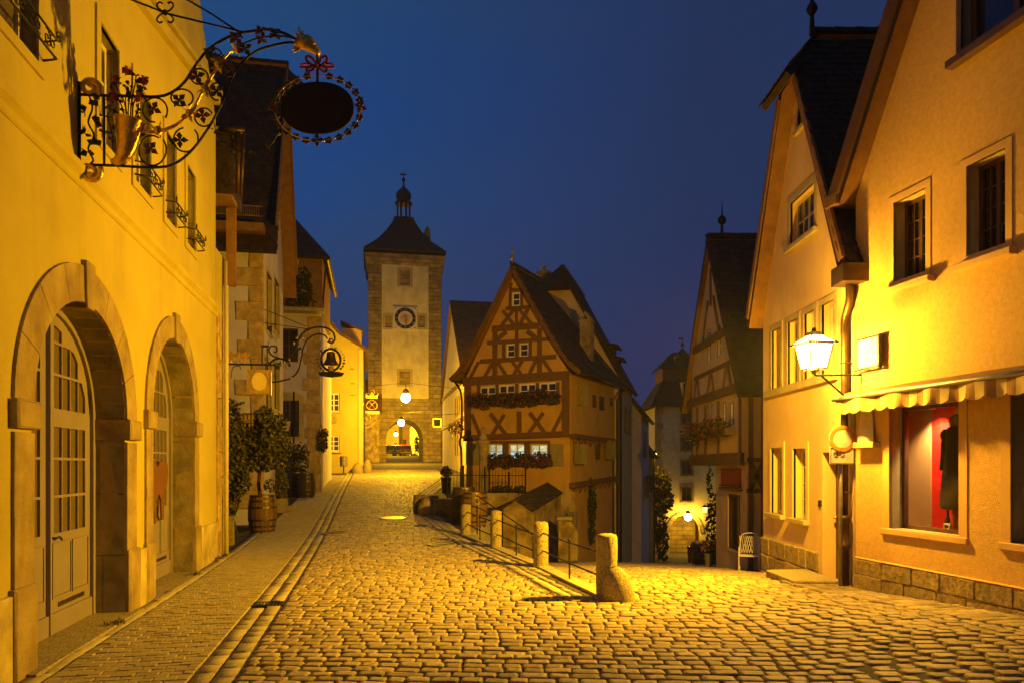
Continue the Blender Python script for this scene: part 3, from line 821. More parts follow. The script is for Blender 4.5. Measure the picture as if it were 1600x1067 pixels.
# plinth plaster between the arches
ed = [(0, arches[0][0] - .44), (arches[0][1] + .40, arches[1][0] - .36), (arches[1][1] + .36, UL1)]
for a, b in ed:
    if b > a + .05: MB().box(a, b, -.045, .03, 0, .76).build('plinth', m_yelbase, L, wz=True, bevel=.012)
for (u0, u1, imp, top) in arches:
    c, A, Bz = (u0 + u1) / 2, (u1 - u0) / 2, top - imp
    wv = .40 if u1 - u0 > 2.45 else .34
    for sgn, x0 in ((-1, u0), (1, u1)):
        lo, hi = (x0 - wv, x0) if sgn < 0 else (x0, x0 + wv)
        e0, e1 = (lo - .03, hi - .002) if sgn < 0 else (lo + .002, hi + .03)
        MB().block(e0, e1, -.07, .30, 0, .80, .025, .008).build('base_stone', m_sand, L, wz=True)
        z = .80
        for hgt in (.62, .72, .40):
            z2 = min(z + hgt, imp - .255)
            if z2 - z > .05: MB().block(lo + .02 if sgn < 0 else lo, hi if sgn < 0 else hi - .02, -.03, .28, z, z2, .004, .002).build('jamb_stone', m_sand, L, wz=True)
            z = z2
        MB().block(lo - .02 if sgn < 0 else lo - .02, hi + .02, -.085, .33, imp - .25, imp - .002, .02, .006).build('impost', m_sand, L, wz=True)
    nv = 8
    for k in range(nv):
        a0, a1 = math.pi * k / nv, math.pi * (k + 1) / nv
        P = []
        for q in range(5): a = a0 + .003 + (a1 - a0 - .006) * q / 4; P.append((c + A * math.cos(a), -.03, imp + Bz * math.sin(a)))
        for q in range(4, -1, -1): a = a0 + .003 + (a1 - a0 - .006) * q / 4; P.append((c + (A + wv - .02) * math.cos(a), -.03, imp + (Bz + wv - .02) * math.sin(a)))
        MB().prism(P, (0, .3, 0)).build('voussoir', m_sand, L, wz=True)
    P = [(c - .10, -.06, top - .06), (c + .10, -.06, top - .06), (c + .13, -.06, top + wv + .04), (c - .13, -.06, top + wv + .04)]
    MB().prism(P, (0, .4, 0)).build('keystone', m_sand, L, wz=True, bevel=.012)
    MB().block(u0 - .25, u1 + .25, -.16, .75, -.1, .045, .02, .008).build('threshold', m_granite, L, wz=True)
    # double door
    v = .37; fw_ = .07
    P = [(u0, v, .05), (u0 + fw_, v, .05)] + []
    mb = MB()
    ring = [(c - A * math.cos(t), imp + Bz * math.sin(t)) for t in [math.pi * i / 20 for i in range(21)]]
    inn = [(c - (A - fw_) * math.cos(t), imp + (Bz - fw_) * math.sin(t)) for t in [math.pi * i / 20 for i in range(21)]]
    ring = [(u0, .04)] + ring + [(u1, .04)]; inn = [(u0 + fw_, .04)] + inn + [(u1 - fw_, .04)]
    for i in range(len(ring) - 1):
        a, b, d, e = ring[i], ring[i + 1], inn[i + 1], inn[i]
        mb.prism([(a[0], v - .04, a[1]), (b[0], v - .04, b[1]), (d[0], v - .04, d[1]), (e[0], v - .04, e[1])], (0, .12, 0))
    df = mb.build('door_frame', m_mauve, L, wz=True)
    ell_z = lambda x, ins: imp + max(.01, (Bz - ins)) * math.sqrt(max(0, 1 - ((x - c) / (A - ins)) ** 2))
    hl = A - fw_
    for sgn in (-1, 1):
        x0, x1 = (u0 + fw_ + .004, c - .018) if sgn < 0 else (c + .018, u1 - fw_ - .004)
        xs = [x0 + (x1 - x0) * i / 12 for i in range(13)]
        outer = [(x0, .27), (x1, .27)] + [(x, ell_z(x, fw_ + .004) if x0 < x < x1 or True else 0) for x in reversed(xs)]
        hol = []; panes = []
        ncol = 4; g0, g1 = x0 + .14, x1 - .14; gw = (g1 - g0) / ncol; bar = .022
        zrows = [(1.12, 1.50), (1.53, 1.91), (1.94, 2.27), (2.47, 2.82), (2.85, 3.16), (3.19, 3.9)]
        zsc = top / 3.56
        for cI in range(ncol):
            for (za, zb) in zrows:
                za, zb = za * zsc, zb * zsc
                a, b = g0 + cI * gw + bar / 2, g0 + (cI + 1) * gw - bar / 2
                ta = min(zb, ell_z(a, fw_ + .12)); tb = min(zb, ell_z(b, fw_ + .12)); tm = min(zb, ell_z((a + b) / 2, fw_ + .12))
                if min(ta, tb) < za + .05: continue
                po = [(a, za), (b, za), (b, tb), ((a + b) / 2, tm), (a, ta)]
                hol.append(po); panes.append(po)
        leaf = wall(L, outer, hol, .05, [m_mauve], .03, 'door_leaf', v0=v)
        for po in panes:
            ca, cb = (po[0][0] + po[1][0]) / 2, po[0][1]
            MB().prism([(q[0], v + .026, q[1]) for q in po], (0, .005, 0)).build('pane', m_frost, leaf)
        # lower panels, kick board, letter plate
        w = x1 - x0
        for pa, pb in ((x0 + .1, x0 + w * .48), (x0 + w * .54, x1 - .1)):
            q = MB(); q.box(pa, pb, v - .010, v + .02, .44, 1.0); q.build('door_panel', m_mauve, leaf, bevel=.009)
            q = MB(); e = .018; q.box(pa - e, pb + e, v - .018, v + .01, .42, .44); q.box(pa - e, pb + e, v - .018, v + .01, 1.0, 1.02); q.box(pa - e, pa, v - .018, v + .01, .44, 1.0); q.box(pb, pb + e, v - .018, v + .01, .44, 1.0); q.build('panel_moulding', m_mauve, leaf)
        MB().box(x0, x1, v - .03, v + .03, .05, .27).build('kick_board', m_mauve, leaf, bevel=.008)
        if sgn > 0:
            MB().box(x0 + .25, x1 - .2, v - .012, v + .01, .315, .365).build('letter_plate', m_hoop, leaf, bevel=.004)
            MB().tube(catmull([(x0 + .06, v, 1.08), (x0 + .06, v - .06, 1.08), (x0 + .13, v - .065, 1.085), (x0 + .20, v - .06, 1.05)], 4), .012, 6).build('door_handle', m_iron, leaf, smooth=True)
            MB().box(x0 - .05, x0 - .012, v - .045, v + .01, .06, ell_z(x0, fw_ + .02)).build('cover_strip', m_mauve, leaf)
    MB().box(u0 + .03, u1 - .03, v + .25, v + .28, .02, top - .25).build('dark_interior', m_dress, L, wz=True)
for i, w in enumerate(wins):
    win(L, *w, .15, 2, 3, m_cream_p, m_frost, fw=.06, mw=.028, cas=2, sur=(.13, m_yellow, .025))
    u0, u1, z0 = w[0] - .02, w[1] + .02, w[2] + .02
    g = MB(); g.tube([(u0 - .05, -.03, z0 + .03), (u0, -.16, z0 + .03), (u1, -.16, z0 + .03), (u1 + .05, -.03, z0 + .03)], .012, 5)
    g.tube([(u0 - .05, -.03, z0 + .2), (u0, -.17, z0 + .2), (u1, -.17, z0 + .2), (u1 + .05, -.03, z0 + .2)], .010, 5)
    for k in range(3):
        cx = u0 + (u1 - u0) * (k + .5) / 3
        g.tube(spiral((cx - .05, -.165, z0 + .11), .015, .085, 0, 1.3, 14), .007, 4); g.tube(spiral((cx + .06, -.165, z0 + .13), .012, .065, 3.1, -1.2, 12), .007, 4)
    g.tube(spiral((u0 - .03, -.17, z0 + .24), .01, .05, 0, 1.2, 10), .008, 4); g.tube(spiral((u1 + .03, -.17, z0 + .24), .01, .05, 3, -1.2, 10), .008, 4)
    g.build('window_guard', m_iron, L, wz=True, smooth=True)
# brown cut-out board on the second door
vv = .28
ua_, ub_ = frL.p(233, HY, vv)[0], frL.p(263, HY, vv)[0]; za_, zb_c = frL.p(248, 816, vv)[1], frL.p(248, 716, vv)[1]
cut = [(0, 0), (.14, 0), (.15, .30), (.20, .37), (.25, .27), (.27, 0), (.37, 0), (.38, .35), (.5, .45), (.62, .35), (.66, .03), (.76, .03), (.80, .45), (.95, .60), (1.0, .80), (.93, .93), (.75, .98), (.55, .95), (.45, .86), (.3, 1.0), (.05, 1.0), (-.02, .9)]
cut = [(a * (ub_ - ua_), b * (zb_c - za_)) for a, b in cut]
ob = thing('cutout_board', 'brown painted cut-out board hung against the smaller arched door', 'sign board', tuple(frL.w(ua_, vv, za_)), frL.rz)
MB().prism([(a, 0, b) for a, b in cut], (0, .03, 0)).build('board', m_cutout, ob, bevel=.004)
# strip of old corner stone and downpipe, tiled return and brown board at its far end
Q = fthing('corner_strip_house', 'sliver of a stone cornered house squeezed beside the yellow house', 'house', Fr(ST(2 + UL1 + .012, -2.98), S2), 0)
wq = .95
wall(Q, rect(0, wq, 0, 6.1), [], 4.0, [m_yellow])
z = .0
while z < 4.6:
    h = random.uniform(.35, .55); MB().block(.03, .36 + random.uniform(0, .06), -.05, .06, z + .004, z + h - .004, .02, .012).build('quoin', m_quoin, Q, wz=True); z += h
MB().tube([(.62, -.08, 0.02), (.62, -.08, 6.0)], .045, 8).build('downpipe', m_cream_p, Q, wz=True, smooth=True)
fq = Fr(ST(2 + UL1 + .3, -2.98), T2)
er = fthing('tiled_dormer_return', 'small tile hung eave return with copper gutter above the yellow house end', 'roof return', fq, 0)
a, b = fq.p(331, 250)[0], fq.p(362, 250)[0]; z0, z1 = fq.p(350, 303)[1], fq.p(350, 205)[1]
MB().box(a - .8, b, 0, 1.2, z0, z1).build('wall', m_roof, er, wz=True)
tiles(er, (a - .8, -.012, z0), (b + .02, -.012, z0), (b + .02, .0, z1), (a - .8, .0, z1), .16, .15, m_roof, 40)
MB().box(a - .8, b + .02, -.06, .5, z0 - .12, z0 - .02).build('eave_board', m_soffit, er, wz=True)
MB().box(b - .16, b + .02, .3, .42, z0 - 1.75, z0 - .17).build('brown_board', m_soffit, er, wz=True)
g = MB(); zg = fq.p(372, 210)[1]; xg = fq.p(372, 210)[0]
g.tube([(xg - .3, -.1, zg + .04), (xg + .14, -.1, zg + .04)], .06, 8); g.tube([(xg + .02, -.1, zg), (xg - .02, .1, zg - 1.15)], .05, 8); g.tube([(xg + .13, -.1, zg), (xg + .04, .1, zg - 1.2)], .035, 8)
g.build('gutter', m_gutter, er, wz=True, smooth=True)
MB().box(a - 3.0, b, .5, 1.6, z1, z1 + .08).build('roof_slab', m_roof, er, wz=True)

# ------------------------------------------------------------------ house with quoins and the tall dark roof (left, second)
C2 = at(410, HY, 20.6); fr2 = Fr((C2.x, C2.y), S2)
zb2 = zmain(20.6) - .1
B2 = fthing('quoined_house', 'tall narrow house with stone quoins and a steep dark roof', 'house', fr2, zb2)
W2 = 4.9
zE = 8.62
outl = [(0, zb2), (W2, zb2), (W2, zE), (W2 / 2, 14.2), (0, zE)]
w2 = [rc(fr2, 415, 424, 565, 640), rc(fr2, 428, 436, 570, 640), rc(fr2, 416, 424, 430, 520), rc(fr2, 428, 436, 440, 520)]
w2 = [(a, b, max(c, zb2 + .3), d) for a, b, c, d in w2]
wall(B2, outl, [rect(*w) for w in w2], 7.5, [m_grey, m_band], .14)
for w in w2: win(B2, *w, .13, 2, 3, m_brown_p, m_glass, cas=2, sur=(.1, m_band, .02), panes=True)
gable_roof(B2, 0, W2, zE, zE, 14.3, -.42, 7.6, eo=.42, tile=(.18, .17), nind=200, side='L')
mb = MB()
mb.beam((-.35, zE - .1), (W2 / 2, 14.32), .16, -.46, -.40); mb.beam((W2 + .35, zE - .1), (W2 / 2, 14.32), .16, -.46, -.40)
mb.build('bargeboard', m_soffit, B2, wz=True)
ridge_cap(B2, (W2 / 2, -.4, 14.42), (W2 / 2, 7.5, 14.42), m_roof, .1, 16)
# small hipped hood and hoist beam at the gable top
mb = MB(); slab(mb, [(W2 / 2 - .5, -1.0, 13.35), (W2 / 2, -1.05, 13.75), (W2 / 2, -.3, 14.4), (W2 / 2 - .75, -.3, 13.1)], .08); slab(mb, [(W2 / 2 + .5, -1.0, 13.35), (W2 / 2, -1.05, 13.75), (W2 / 2, -.3, 14.4), (W2 / 2 + .75, -.3, 13.1)], .08)
mb.build('hoist_hood', [m_roof, m_soffit], B2, wz=True)
MB().box(W2 / 2 - .08, W2 / 2 + .08, -1.25, .1, 13.0, 13.16).build('hoist_beam', m_soffit, B2, wz=True)
MB().box(-.55, .0, -.1, 7.4, zE - .40, zE - .16).build('eave_moulding', m_soffit, B2, wz=True)
# side wall details, facing the viewer
fs2 = Fr((C2.x - T2[0] * 4, C2.y - T2[1] * 4), T2)
S_2 = Matrix()
def side2(mb, name, mat, bevel=0.0):
    # built in the side frame, turned into the house frame
    out = MB(); out.f = mb.f; out.m = mb.m
    for (u, v, z) in mb.v: out.v.append((v, 4 - u, z))
    return out.build(name, mat, B2, wz=True, bevel=bevel)
z = zb2 + .1; k = 0
while z < zE - 1.0:
    h = random.uniform(.42, .62); ln = random.uniform(.62, .82) if k % 2 else random.uniform(.3, .42)
    side2(MB().block(4 - ln, 4.03, -.04, .05, z + .004, z + h - .004, .02, .02), 'quoin', m_quoin); z += h; k += 1
snow = MB(); zs = fs2.p(390, 345)[1]
for k in range(26): snow.box(2.6 + k * .056, 2.6 + k * .056 + .012, -.75, -.735, zE - .05, zE + .22)
snow.box(2.58, 4.1, -.76, -.73, zE + .2, zE + .225); snow.box(2.58, 4.1, -.76, -.73, zE - .06, zE - .04)
side2(snow, 'snow_guard', m_soffit)
lat = MB()
a = rc(fs2, 381, 399, 645, 677)
lat.box(a[0], a[1], -.05, 0, a[2], a[2] + .04); lat.box(a[0], a[1], -.05, 0, a[3] - .04, a[3])
for k in range(4): x = a[0] + (a[1] - a[0]) * k / 3; lat.box(x - .018, x + .018, -.055, 0, a[2], a[3])
lat.box(a[0], a[1], -.06, 0, (a[2] + a[3]) / 2 - .015, (a[2] + a[3]) / 2 + .015)
side2(lat, 'lattice', m_timber)

# ------------------------------------------------------------------ house with the tiled bay (left, third)
C3 = at(500, HY, 31.0); fr3 = Fr((C3.x - T2[0] * 4.5, C3.y - T2[1] * 4.5), T2); zb3 = zmain(31) - .2
B3 = fthing('bay_house', 'grey plastered house with a dark jettied bay beyond the quoined house', 'house', fr3, zb3)
wl3 = [rc(fr3, 437, 465.5, 513, 565), rc(fr3, 437, 467, 625, 682)]
wall(B3, rect(0, 4.5, zb3, 8.25), [rect(*w) for w in wl3], 9.0, [m_grey, m_band], .16)
win(B3, *wl3[0], .15, 2, 2, m_brown_p, m_glass, cas=2)
win(B3, *wl3[1], .15, 4, 4, m_brown_p, m_glass, cas=2, mw=.02)
a = wl3[1]
mb = MB(); P = [(a[0] - .2, a[2] - .15), (a[1] + .2, a[2] - .15), (a[1] + .2, a[3] + .12)] + [(x, y) for x, y in arc_top(a[0] - .2, a[1] + .2, a[3] + .12, .22, 8)][1:]
pts, tr = tess(P, [rect(a[0] - .01, a[1] + .01, a[2] - .01, a[3] + .01)])
mb.add([(u, -.03, zz) for u, zz in pts], tr); mb.add([(u, -.03, zz) for u, zz in P] + [(u, .02, zz) for u, zz in P], [(i, (i + 1) % len(P), len(P) + (i + 1) % len(P), len(P) + i) for i in range(len(P))])
mb.build('window_surround', m_band, B3, wz=True)
z = zb3 + .1; k = 0
while z < 8.0:
    h = random.uniform(.42, .6); MB().block(4.5 - (random.uniform(.62, .72) if k % 2 else .52), 4.52, -.035, .05, z + .005, z + h - .005, .02, .018).build('quoin', m_quoin, B3, wz=True); z += h; k += 1
bw = rc(fr3, 445, 467, 418, 458, v=-.5)
zT = fr3.p(480, 407, -.5)[1]
wall(B3, rect(1.0, 4.62, 8.28, zT + .3), [rect(bw[0], bw[1], bw[2], bw[3])], 6.0, [m_soffit, m_cream_p], .12, 'bay_wall', v0=-.5)
bwin = win(B3, bw[0], bw[1], bw[2], bw[3], -.42, 2, 2, m_brown_p, m_glass, cas=2)
mb = MB()
for sg in (0, 1):
    xa = bw[0] + .05 + sg * (bw[1] - bw[0] - .38)
    mb.prism([(xa, -.36, bw[3] - .05), (xa + .28, -.36, bw[3] - .05), (xa + (.06 if sg == 0 else .26), -.36, bw[2] + .45), (xa + (.2 if sg == 0 else .28), -.36, bw[2] + .06), (xa + (0 if sg == 0 else .08), -.36, bw[2] + .06)], (0, .02, 0))
mb.build('curtain', m_white, B3, wz=True)
MB().box(1.0, 4.7, -.62, .1, 8.20, 8.34).build('bay_floor_beam', m_band, B3, wz=True)
MB().box(1.0, 3.7, -.66, -.45, bw[3] + .1, bw[3] + .28).build('bay_cornice', m_band, B3, wz=True)
vm = MB(); foliage(vm, [((3.9, -.58, 9.2), (.35, .10, .8)), ((3.6, -.58, 8.6), (.8, .08, .25))], 320, .16, .12); vm.build('bay_creeper', m_leafdk, B3, smooth=False, wz=True)
mb = MB(); zr = zT + .15
slab(mb, [(.2, -.85, zr - .05), (4.95, -.85, zr - .05), (3.3, 2.2, zr + 2.4), (.2, 2.2, zr + 2.4)], .14)
slab(mb, [(4.95, -.85, zr - .05), (4.95, 6.5, zr - .05), (3.3, 4.5, zr + 2.4), (3.3, 2.2, zr + 2.4)], .14)
mb.build('roof', [m_rooffar, m_soffit], B3, wz=True)
MB().tube([(4.85, -.8, zr - .12), (4.85, 6, zr - .12)], .07, 8).tube([(4.8, -.7, zr - .15), (4.66, -.4, zr - 1.6), (4.6, .1, 8.2)], .04, 6).build('gutter', m_gutter, B3, wz=True)
MB().tube([(4.58, -.03, 8.1), (4.58, -.03, zb3 + .1)], .05, 8).build('downpipe', m_white_p, B3, wz=True, smooth=True)
MB().tube([(3.45, -.06, zb3 + .3), (3.45, -.06, 4.95)], .03, 6).build('cable_pipe', m_iron, B3, wz=True, smooth=True)

# ------------------------------------------------------------------ lamplit yellow house before the tower (left, fourth)
C4 = at(567, HY, 47.5); fr4 = Fr((C4.x - T2[0] * 9, C4.y - T2[1] * 9), T2); zb4 = zmain(47.5) - .2
B4 = fthing('lamplit_house', 'small yellow gabled house glowing beside the clock tower', 'house', fr4, zb4)
w4 = [rc(fr4, 512, 531, 614, 643), rc(fr4, 511.5, 530.5, 680, 705)]
z4e = 9.4
wall(B4, [(0, zb4), (9, zb4), (9, z4e), (7.6, z4e + .75), (4.5, 13.9), (0, z4e)], [rect(*w) for w in w4], 11.0, [m_yellow, m_yellow], .12)
for w in w4: win(B4, *w, .08, 2, 3, m_white_p, m_glass, fw=.09, mw=.05, sur=(.1, m_yellow, .02), sill=(m_band, .12), cas=2)
mb = MB()
for p0, p1, p2, p3 in (((9.35, -.3, z4e - .05), (9.35, 11, z4e - .05), (7.6, 11, z4e + .95), (7.6, -.3, z4e + .95)), ((7.6, -.3, z4e + .95), (7.6, 11, z4e + .95), (4.5, 11, 14.15), (4.5, -.3, 14.15)), ((-.3, -.3, z4e - .1), (-.3, 11, z4e - .1), (4.5, 11, 14.15), (4.5, -.3, 14.15))): slab(mb, [p0, p1, p2, p3], .16)
mb.build('roof', [m_redtile, m_soffit], B4, wz=True)
mb = MB(); d0 = rc(fr4, 535, 553, 513, 538, v=3); mb.box(d0[0], d0[1] + .5, 3, 5, d0[2] - .5, d0[3]); mb.build('dormer_wall', m_cream, B4, wz=True)
mb = MB(); slab(mb, [(d0[0] - .1, 2.8, d0[3] + .5), (d0[1] + .6, 2.8, d0[3] - .1), (d0[1] + .6, 5.2, d0[3] - .1), (d0[0] - .1, 5.2, d0[3] + .5)], .1); mb.build('dormer_roof', [m_redtile, m_soffit], B4, wz=True)
pl = rc(fr4, 514, 526, 647, 661); q = MB(); q.box(pl[0], pl[1], -.05, .02, pl[2], pl[3]); q.build('relief_frame', m_old, B4, wz=True, bevel=.01)
q = MB(); cxx, czz = (pl[0] + pl[1]) / 2, (pl[2] + pl[3]) / 2
for k in range(3): q.tube([(cxx + math.cos(a / 8 * math.pi) * (.08 + .05 * k), -.06, czz + math.sin(a / 8 * math.pi) * (.1 + .05 * k)) for a in range(16)], .02, 5, closed=True)
q.build('relief_carving', m_band, B4, wz=True)
MB().box(8.72, 9.02, -.06, .3, zb4 + .2, z4e - .1).build('corner_pilaster', m_cream, B4, wz=True)
MB().tube([(9.1, -.1, z4e - .2), (9.1, -.1, zb4 + .2)], .05, 8).build('downpipe', m_gutter, B4, wz=True)
for px, py in ((551, 599), (551, 617), (550, 576)):
    a = fr4.p(px, py); MB().box(a[0] - .12, a[0] + .12, -.03, .01, a[1] - .02, a[1] + .02).build('wall_anchor', m_iron, B4, wz=True)

# ------------------------------------------------------------------ clock tower with the gate
frT = Fr((at(575, HY, 75).x, 75.0), T2); zbT = 2.0
T = fthing('clock_tower', 'tall stone gate tower with clock and onion lantern roof', 'tower', frT, zbT)
WT = frT.p(690, HY)[0]
px = lambda x: frT.p(x, HY)[0]
pzr = lambda y: frT.p(632, y, WT / 2)[1]
pz = lambda y, x=632: frT.p(x, y)[1]
zeT = pz(410)
gate = (px(603), px(661.5))
gz0 = zmain(75) - .3
gh = [(gate[0], gz0 + .31), (gate[1], gz0 + .31)] + [(a, b) for a, b in arc_top(gate[0], gate[1], pz(688), pz(655) - pz(688), 14)]
up = rc(frT, 624.5, 641, 423.5, 446); lw = rc(frT, 624, 641, 580, 601); sl = rc(frT, 602, 612, 494, 512); sr = rc(frT, 653, 664, 494, 512)
wall(T, rect(0, WT, gz0 + .3, zeT), [gh], WT, [m_tower, m_tower], 6.5, backface=False)
mb = MB(); mb.box(0, gate[0], WT - .4, WT, gz0, zeT); mb.box(gate[1], WT, WT - .4, WT, gz0, zeT); mb.box(gate[0], gate[1], WT - .4, WT, pz(655), zeT); mb.build('rear_wall', m_tower, T, wz=True)
pnl = (px(596.5), px(669.5), pz(622), pz(406))
hl = [rect(*q) for q in (up, sl, sr, lw)]
wall(T, rect(*pnl), hl, .16, [m_white, m_band], .5, 'plaster_panel', v0=-.06)
for q in (up, sl, sr, lw): win(T, *q, .2, 2, 2, m_brown_p, m_glass, fw=.08, mw=.06, panes=False, sur=(.25, m_band, .10))
# corner stones
for a, b in ((0, pnl[0]), (pnl[1], WT)):
    z = gz0 + .4; k = 0
    while z < zeT - .3:
        h = random.uniform(.55, .8)
        c_ = a + (b - a) * random.uniform(.4, .6)
        for x0, x1 in ((a, c_), (c_, b)):
            if z < pz(655) + 2.2 or True:
                if not (gate[0] - .3 < (x0 + x1) / 2 < gate[1] + .3 and z < pz(650)): MB().block(x0 + .012, x1 - .012, -.05 - random.uniform(0, .03), .05, z + .012, z + h - .012, .03, .02).build('ashlar_block', m_tower, T, wz=True)
        z += h; k += 1
mb = MB(); g0 = (gate[0] + gate[1]) / 2
for i in range(13):
    a0, a1 = math.pi * i / 13, math.pi * (i + 1) / 13; A_ = (gate[1] - gate[0]) / 2; Bz_ = pz(655) - pz(688)
    P = [(g0 + A_ * math.cos(a0 + .01), -.07, pz(688) + Bz_ * math.sin(a0 + .01)), (g0 + (A_ + .55) * math.cos(a0 + .01), -.07, pz(688) + (Bz_ + .55) * math.sin(a0 + .01)), (g0 + (A_ + .55) * math.cos(a1 - .01), -.07, pz(688) + (Bz_ + .55) * math.sin(a1 - .01)), (g0 + A_ * math.cos(a1 - .01), -.07, pz(688) + Bz_ * math.sin(a1 - .01))]
    MB().prism(P, (0, .3, 0)).build('arch_stone', m_tower, T, wz=True)
# cornice and roof
mb = MB(); fl = .55
mb.prism([(-.02, -.02, 0), (-.02, -.02, 0)][:0] or [(0, 0, zeT), (WT, 0, zeT), (WT, WT, zeT), (0, WT, zeT)], (0, 0, .01))
n0 = [(0, 0), (WT, 0), (WT, WT), (0, WT)]
def ringz(mb, levels, cx, cyy):
    b = len(mb.v)
    for e, z in levels:
        for sx, sy in ((-1, -1), (1, -1), (1, 1), (-1, 1)): mb.v.append((cx + sx * e, cyy + sy * e, z))
    for i in range(len(levels) - 1):
        for j in range(4): mb.f.append((b + i * 4 + j, b + i * 4 + (j + 1) % 4, b + i * 4 + 4 + (j + 1) % 4, b + i * 4 + 4 + j)); mb.m.append(0)
    k = b + (len(levels) - 1) * 4
    mb.f.append((k, k + 1, k + 2, k + 3)); mb.m.append(0); mb.f.append((b + 3, b + 2, b + 1, b)); mb.m.append(0)
hw = WT / 2
mb = MB(); ringz(mb, [(hw + .02, zeT - 2.2), (hw + .1, zeT - 1.2), (hw + .42, zeT - .1), (hw + .45, zeT + .85)], hw, hw); 
mb = MB(); ringz(mb, [(hw + .08, zeT - .35), (hw + .18, zeT - .1), (hw + .30, zeT + .2), (hw + .33, zeT + .75)], hw, hw); mb.build('cornice', m_tower, T, wz=True)
for sx in (0, 1):
    MB().prism([(-.3 if sx == 0 else WT + .3, -.12, zeT - .1), (.05 if sx == 0 else WT - .05, -.12, zeT - .1), (.05 if sx == 0 else WT - .05, -.12, zeT - 1.7)], (0, .8, 0)).build('corbel', m_tower, T, wz=True)
zr0 = pz(393); zr1 = pzr(344)
lv = [(hw + .46, zr0 - .05), (hw + .42, zr0 + .12), (hw * .74, zr0 + (zr1 - zr0) * .33), (hw * .5, zr0 + (zr1 - zr0) * .60), (hw * .33, zr0 + (zr1 - zr0) * .85), (1.0, zr1)]
mb = MB(); ringz(mb, lv, hw, hw); mb.build('roof', m_rooffar, T, wz=True)
zc0, zc1 = zr1, pzr(319)
MB().lathe([(.98, zc0 - .1), (.98, zc0 + .08), (.82, zc0 + .12)], (hw, hw, 0), 8, ph=R(22.5)).build('cupola_base', m_gutter, T, wz=True)
MB().lathe([(.84, zc1 - .12), (1.0, zc1), (.80, zc1 + .22)], (hw, hw, 0), 8, ph=R(22.5)).build('cupola_cornice', m_gutter, T, wz=True)
me = None
for k in range(8):
    a = R(22.5 + 45 * k); p = (hw + .70 * math.cos(a), hw + .70 * math.sin(a), (zc0 + zc1) / 2)
    if me is None: me = MB().box(-.085, .085, -.085, .085, -(zc1 - zc0) / 2, (zc1 - zc0) / 2).build('cupola_post', m_gutter, T, loc=p, wz=True).data
    else: link('cupola_post', me, T, p, wz=True)
zd = zc1 + .1; hd = pzr(292) - zd
MB().lathe([(.74, zd), (.70, zd + hd * .12), (.82, zd + hd * .35), (.80, zd + hd * .55), (.55, zd + hd * .75), (.25, zd + hd * .9), (.12, zd + hd), (.07, pzr(284)), (.07, pzr(283))], (hw, hw, 0), 16).build('onion_dome', m_gutter, T, smooth=True, wz=True)
mb = MB().ell((hw, hw, pzr(281.5)), (.2, .2, .22), 10, 6); mb.tube([(hw, hw, pzr(285)), (hw, hw, pzr(270.5))], .04, 5); mb.box(hw - .35, hw + .3, hw - .03, hw + .03, pzr(274.6), pzr(273.4)); mb.prism([(hw - .3, hw - .02, pzr(274)), (hw + .1, hw - .02, pzr(274)), (hw + .3, hw - .02, pzr(271.5)), (hw, hw - .02, pzr(272.5)), (hw - .4, hw - .02, pzr(272))], (0, .05, 0))
mb.build('weathervane', m_iron, T, wz=True)
q = rc(frT, 663.5, 672.5, 360, 390, v=2); mb = MB(); mb.box(q[0], q[1], 2, 2.6, q[2], q[3]); mb.prism([(q[0], 2, q[3]), (q[1], 2, q[3]), ((q[0] + q[1]) / 2, 2, q[3] + .45)], (0, .6, 0)); mb.build('chimney', m_tower, T, wz=True)
# clock
ck = rc(frT, 614, 652, 480.5, 516); cx_, cz_ = (ck[0] + ck[1]) / 2, (ck[2] + ck[3]) / 2; cr = (ck[3] - ck[2]) / 2
clock = MB().box(ck[0], ck[1], -.22, -.05, ck[2], ck[3]).build('clock', m_clock, T, wz=True, bevel=.03)
mb = MB(); N_ = 36
for i in range(N_):
    a0, a1 = 2 * math.pi * i / N_, 2 * math.pi * (i + 1) / N_
    mb.prism([(cx_ + r_ * math.cos(a), -.225, cz_ + r_ * math.sin(a)) for r_, a in ((cr * .62, a0), (cr * .92, a0), (cr * .92, a1), (cr * .62, a1))], (0, -.02, 0))
mb.build('dial_ring', m_black, clock)
NUM = ['XII', 'I', 'II', 'III', 'IIII', 'V', 'VI', 'VII', 'VIII', 'IX', 'X', 'XI']
allv = MB()
for k, tx in enumerate(NUM):
    cu = bpy.data.curves.new('numeral', 'FONT'); cu.body = tx; cu.size = cr * .30; cu.align_x = 'CENTER'; cu.align_y = 'CENTER'; cu.extrude = .008
    ob_ = bpy.data.objects.new('numeral', cu); col.objects.link(ob_)
    dg_ = bpy.context.evaluated_depsgraph_get(); me_ = ob_.evaluated_get(dg_).to_mesh()
    th = -2 * math.pi * k / 12
    V_ = [(v.co.x * .8, v.co.y) for v in me_.vertices]; Z_ = [v.co.z for v in me_.vertices]
    vv_ = []
    for (a, b), c__ in zip(V_, Z_):
        b += cr * .77
        vv_.append((cx_ + a * math.cos(th) - b * math.sin(th), -.25 - c__, cz_ + a * math.sin(th) + b * math.cos(th)))
    allv.add(vv_, [tuple(p.vertices) for p in me_.polygons])
    ob_.evaluated_get(dg_).to_mesh_clear(); bpy.data.objects.remove(ob_); bpy.data.curves.remove(cu)
allv.build('numerals', m_gold, clock)
mb = MB()
for k in range(24):
    a = 2 * math.pi * k / 24; mb.beam((cx_ + cr * .15 * math.cos(a), cz_ + cr * .15 * math.sin(a)), (cx_ + cr * .5 * math.cos(a), cz_ + cr * .5 * math.sin(a)), .03, -.235, -.215)
mb.build('sun_rays', m_redpaint, clock)
mb = MB()
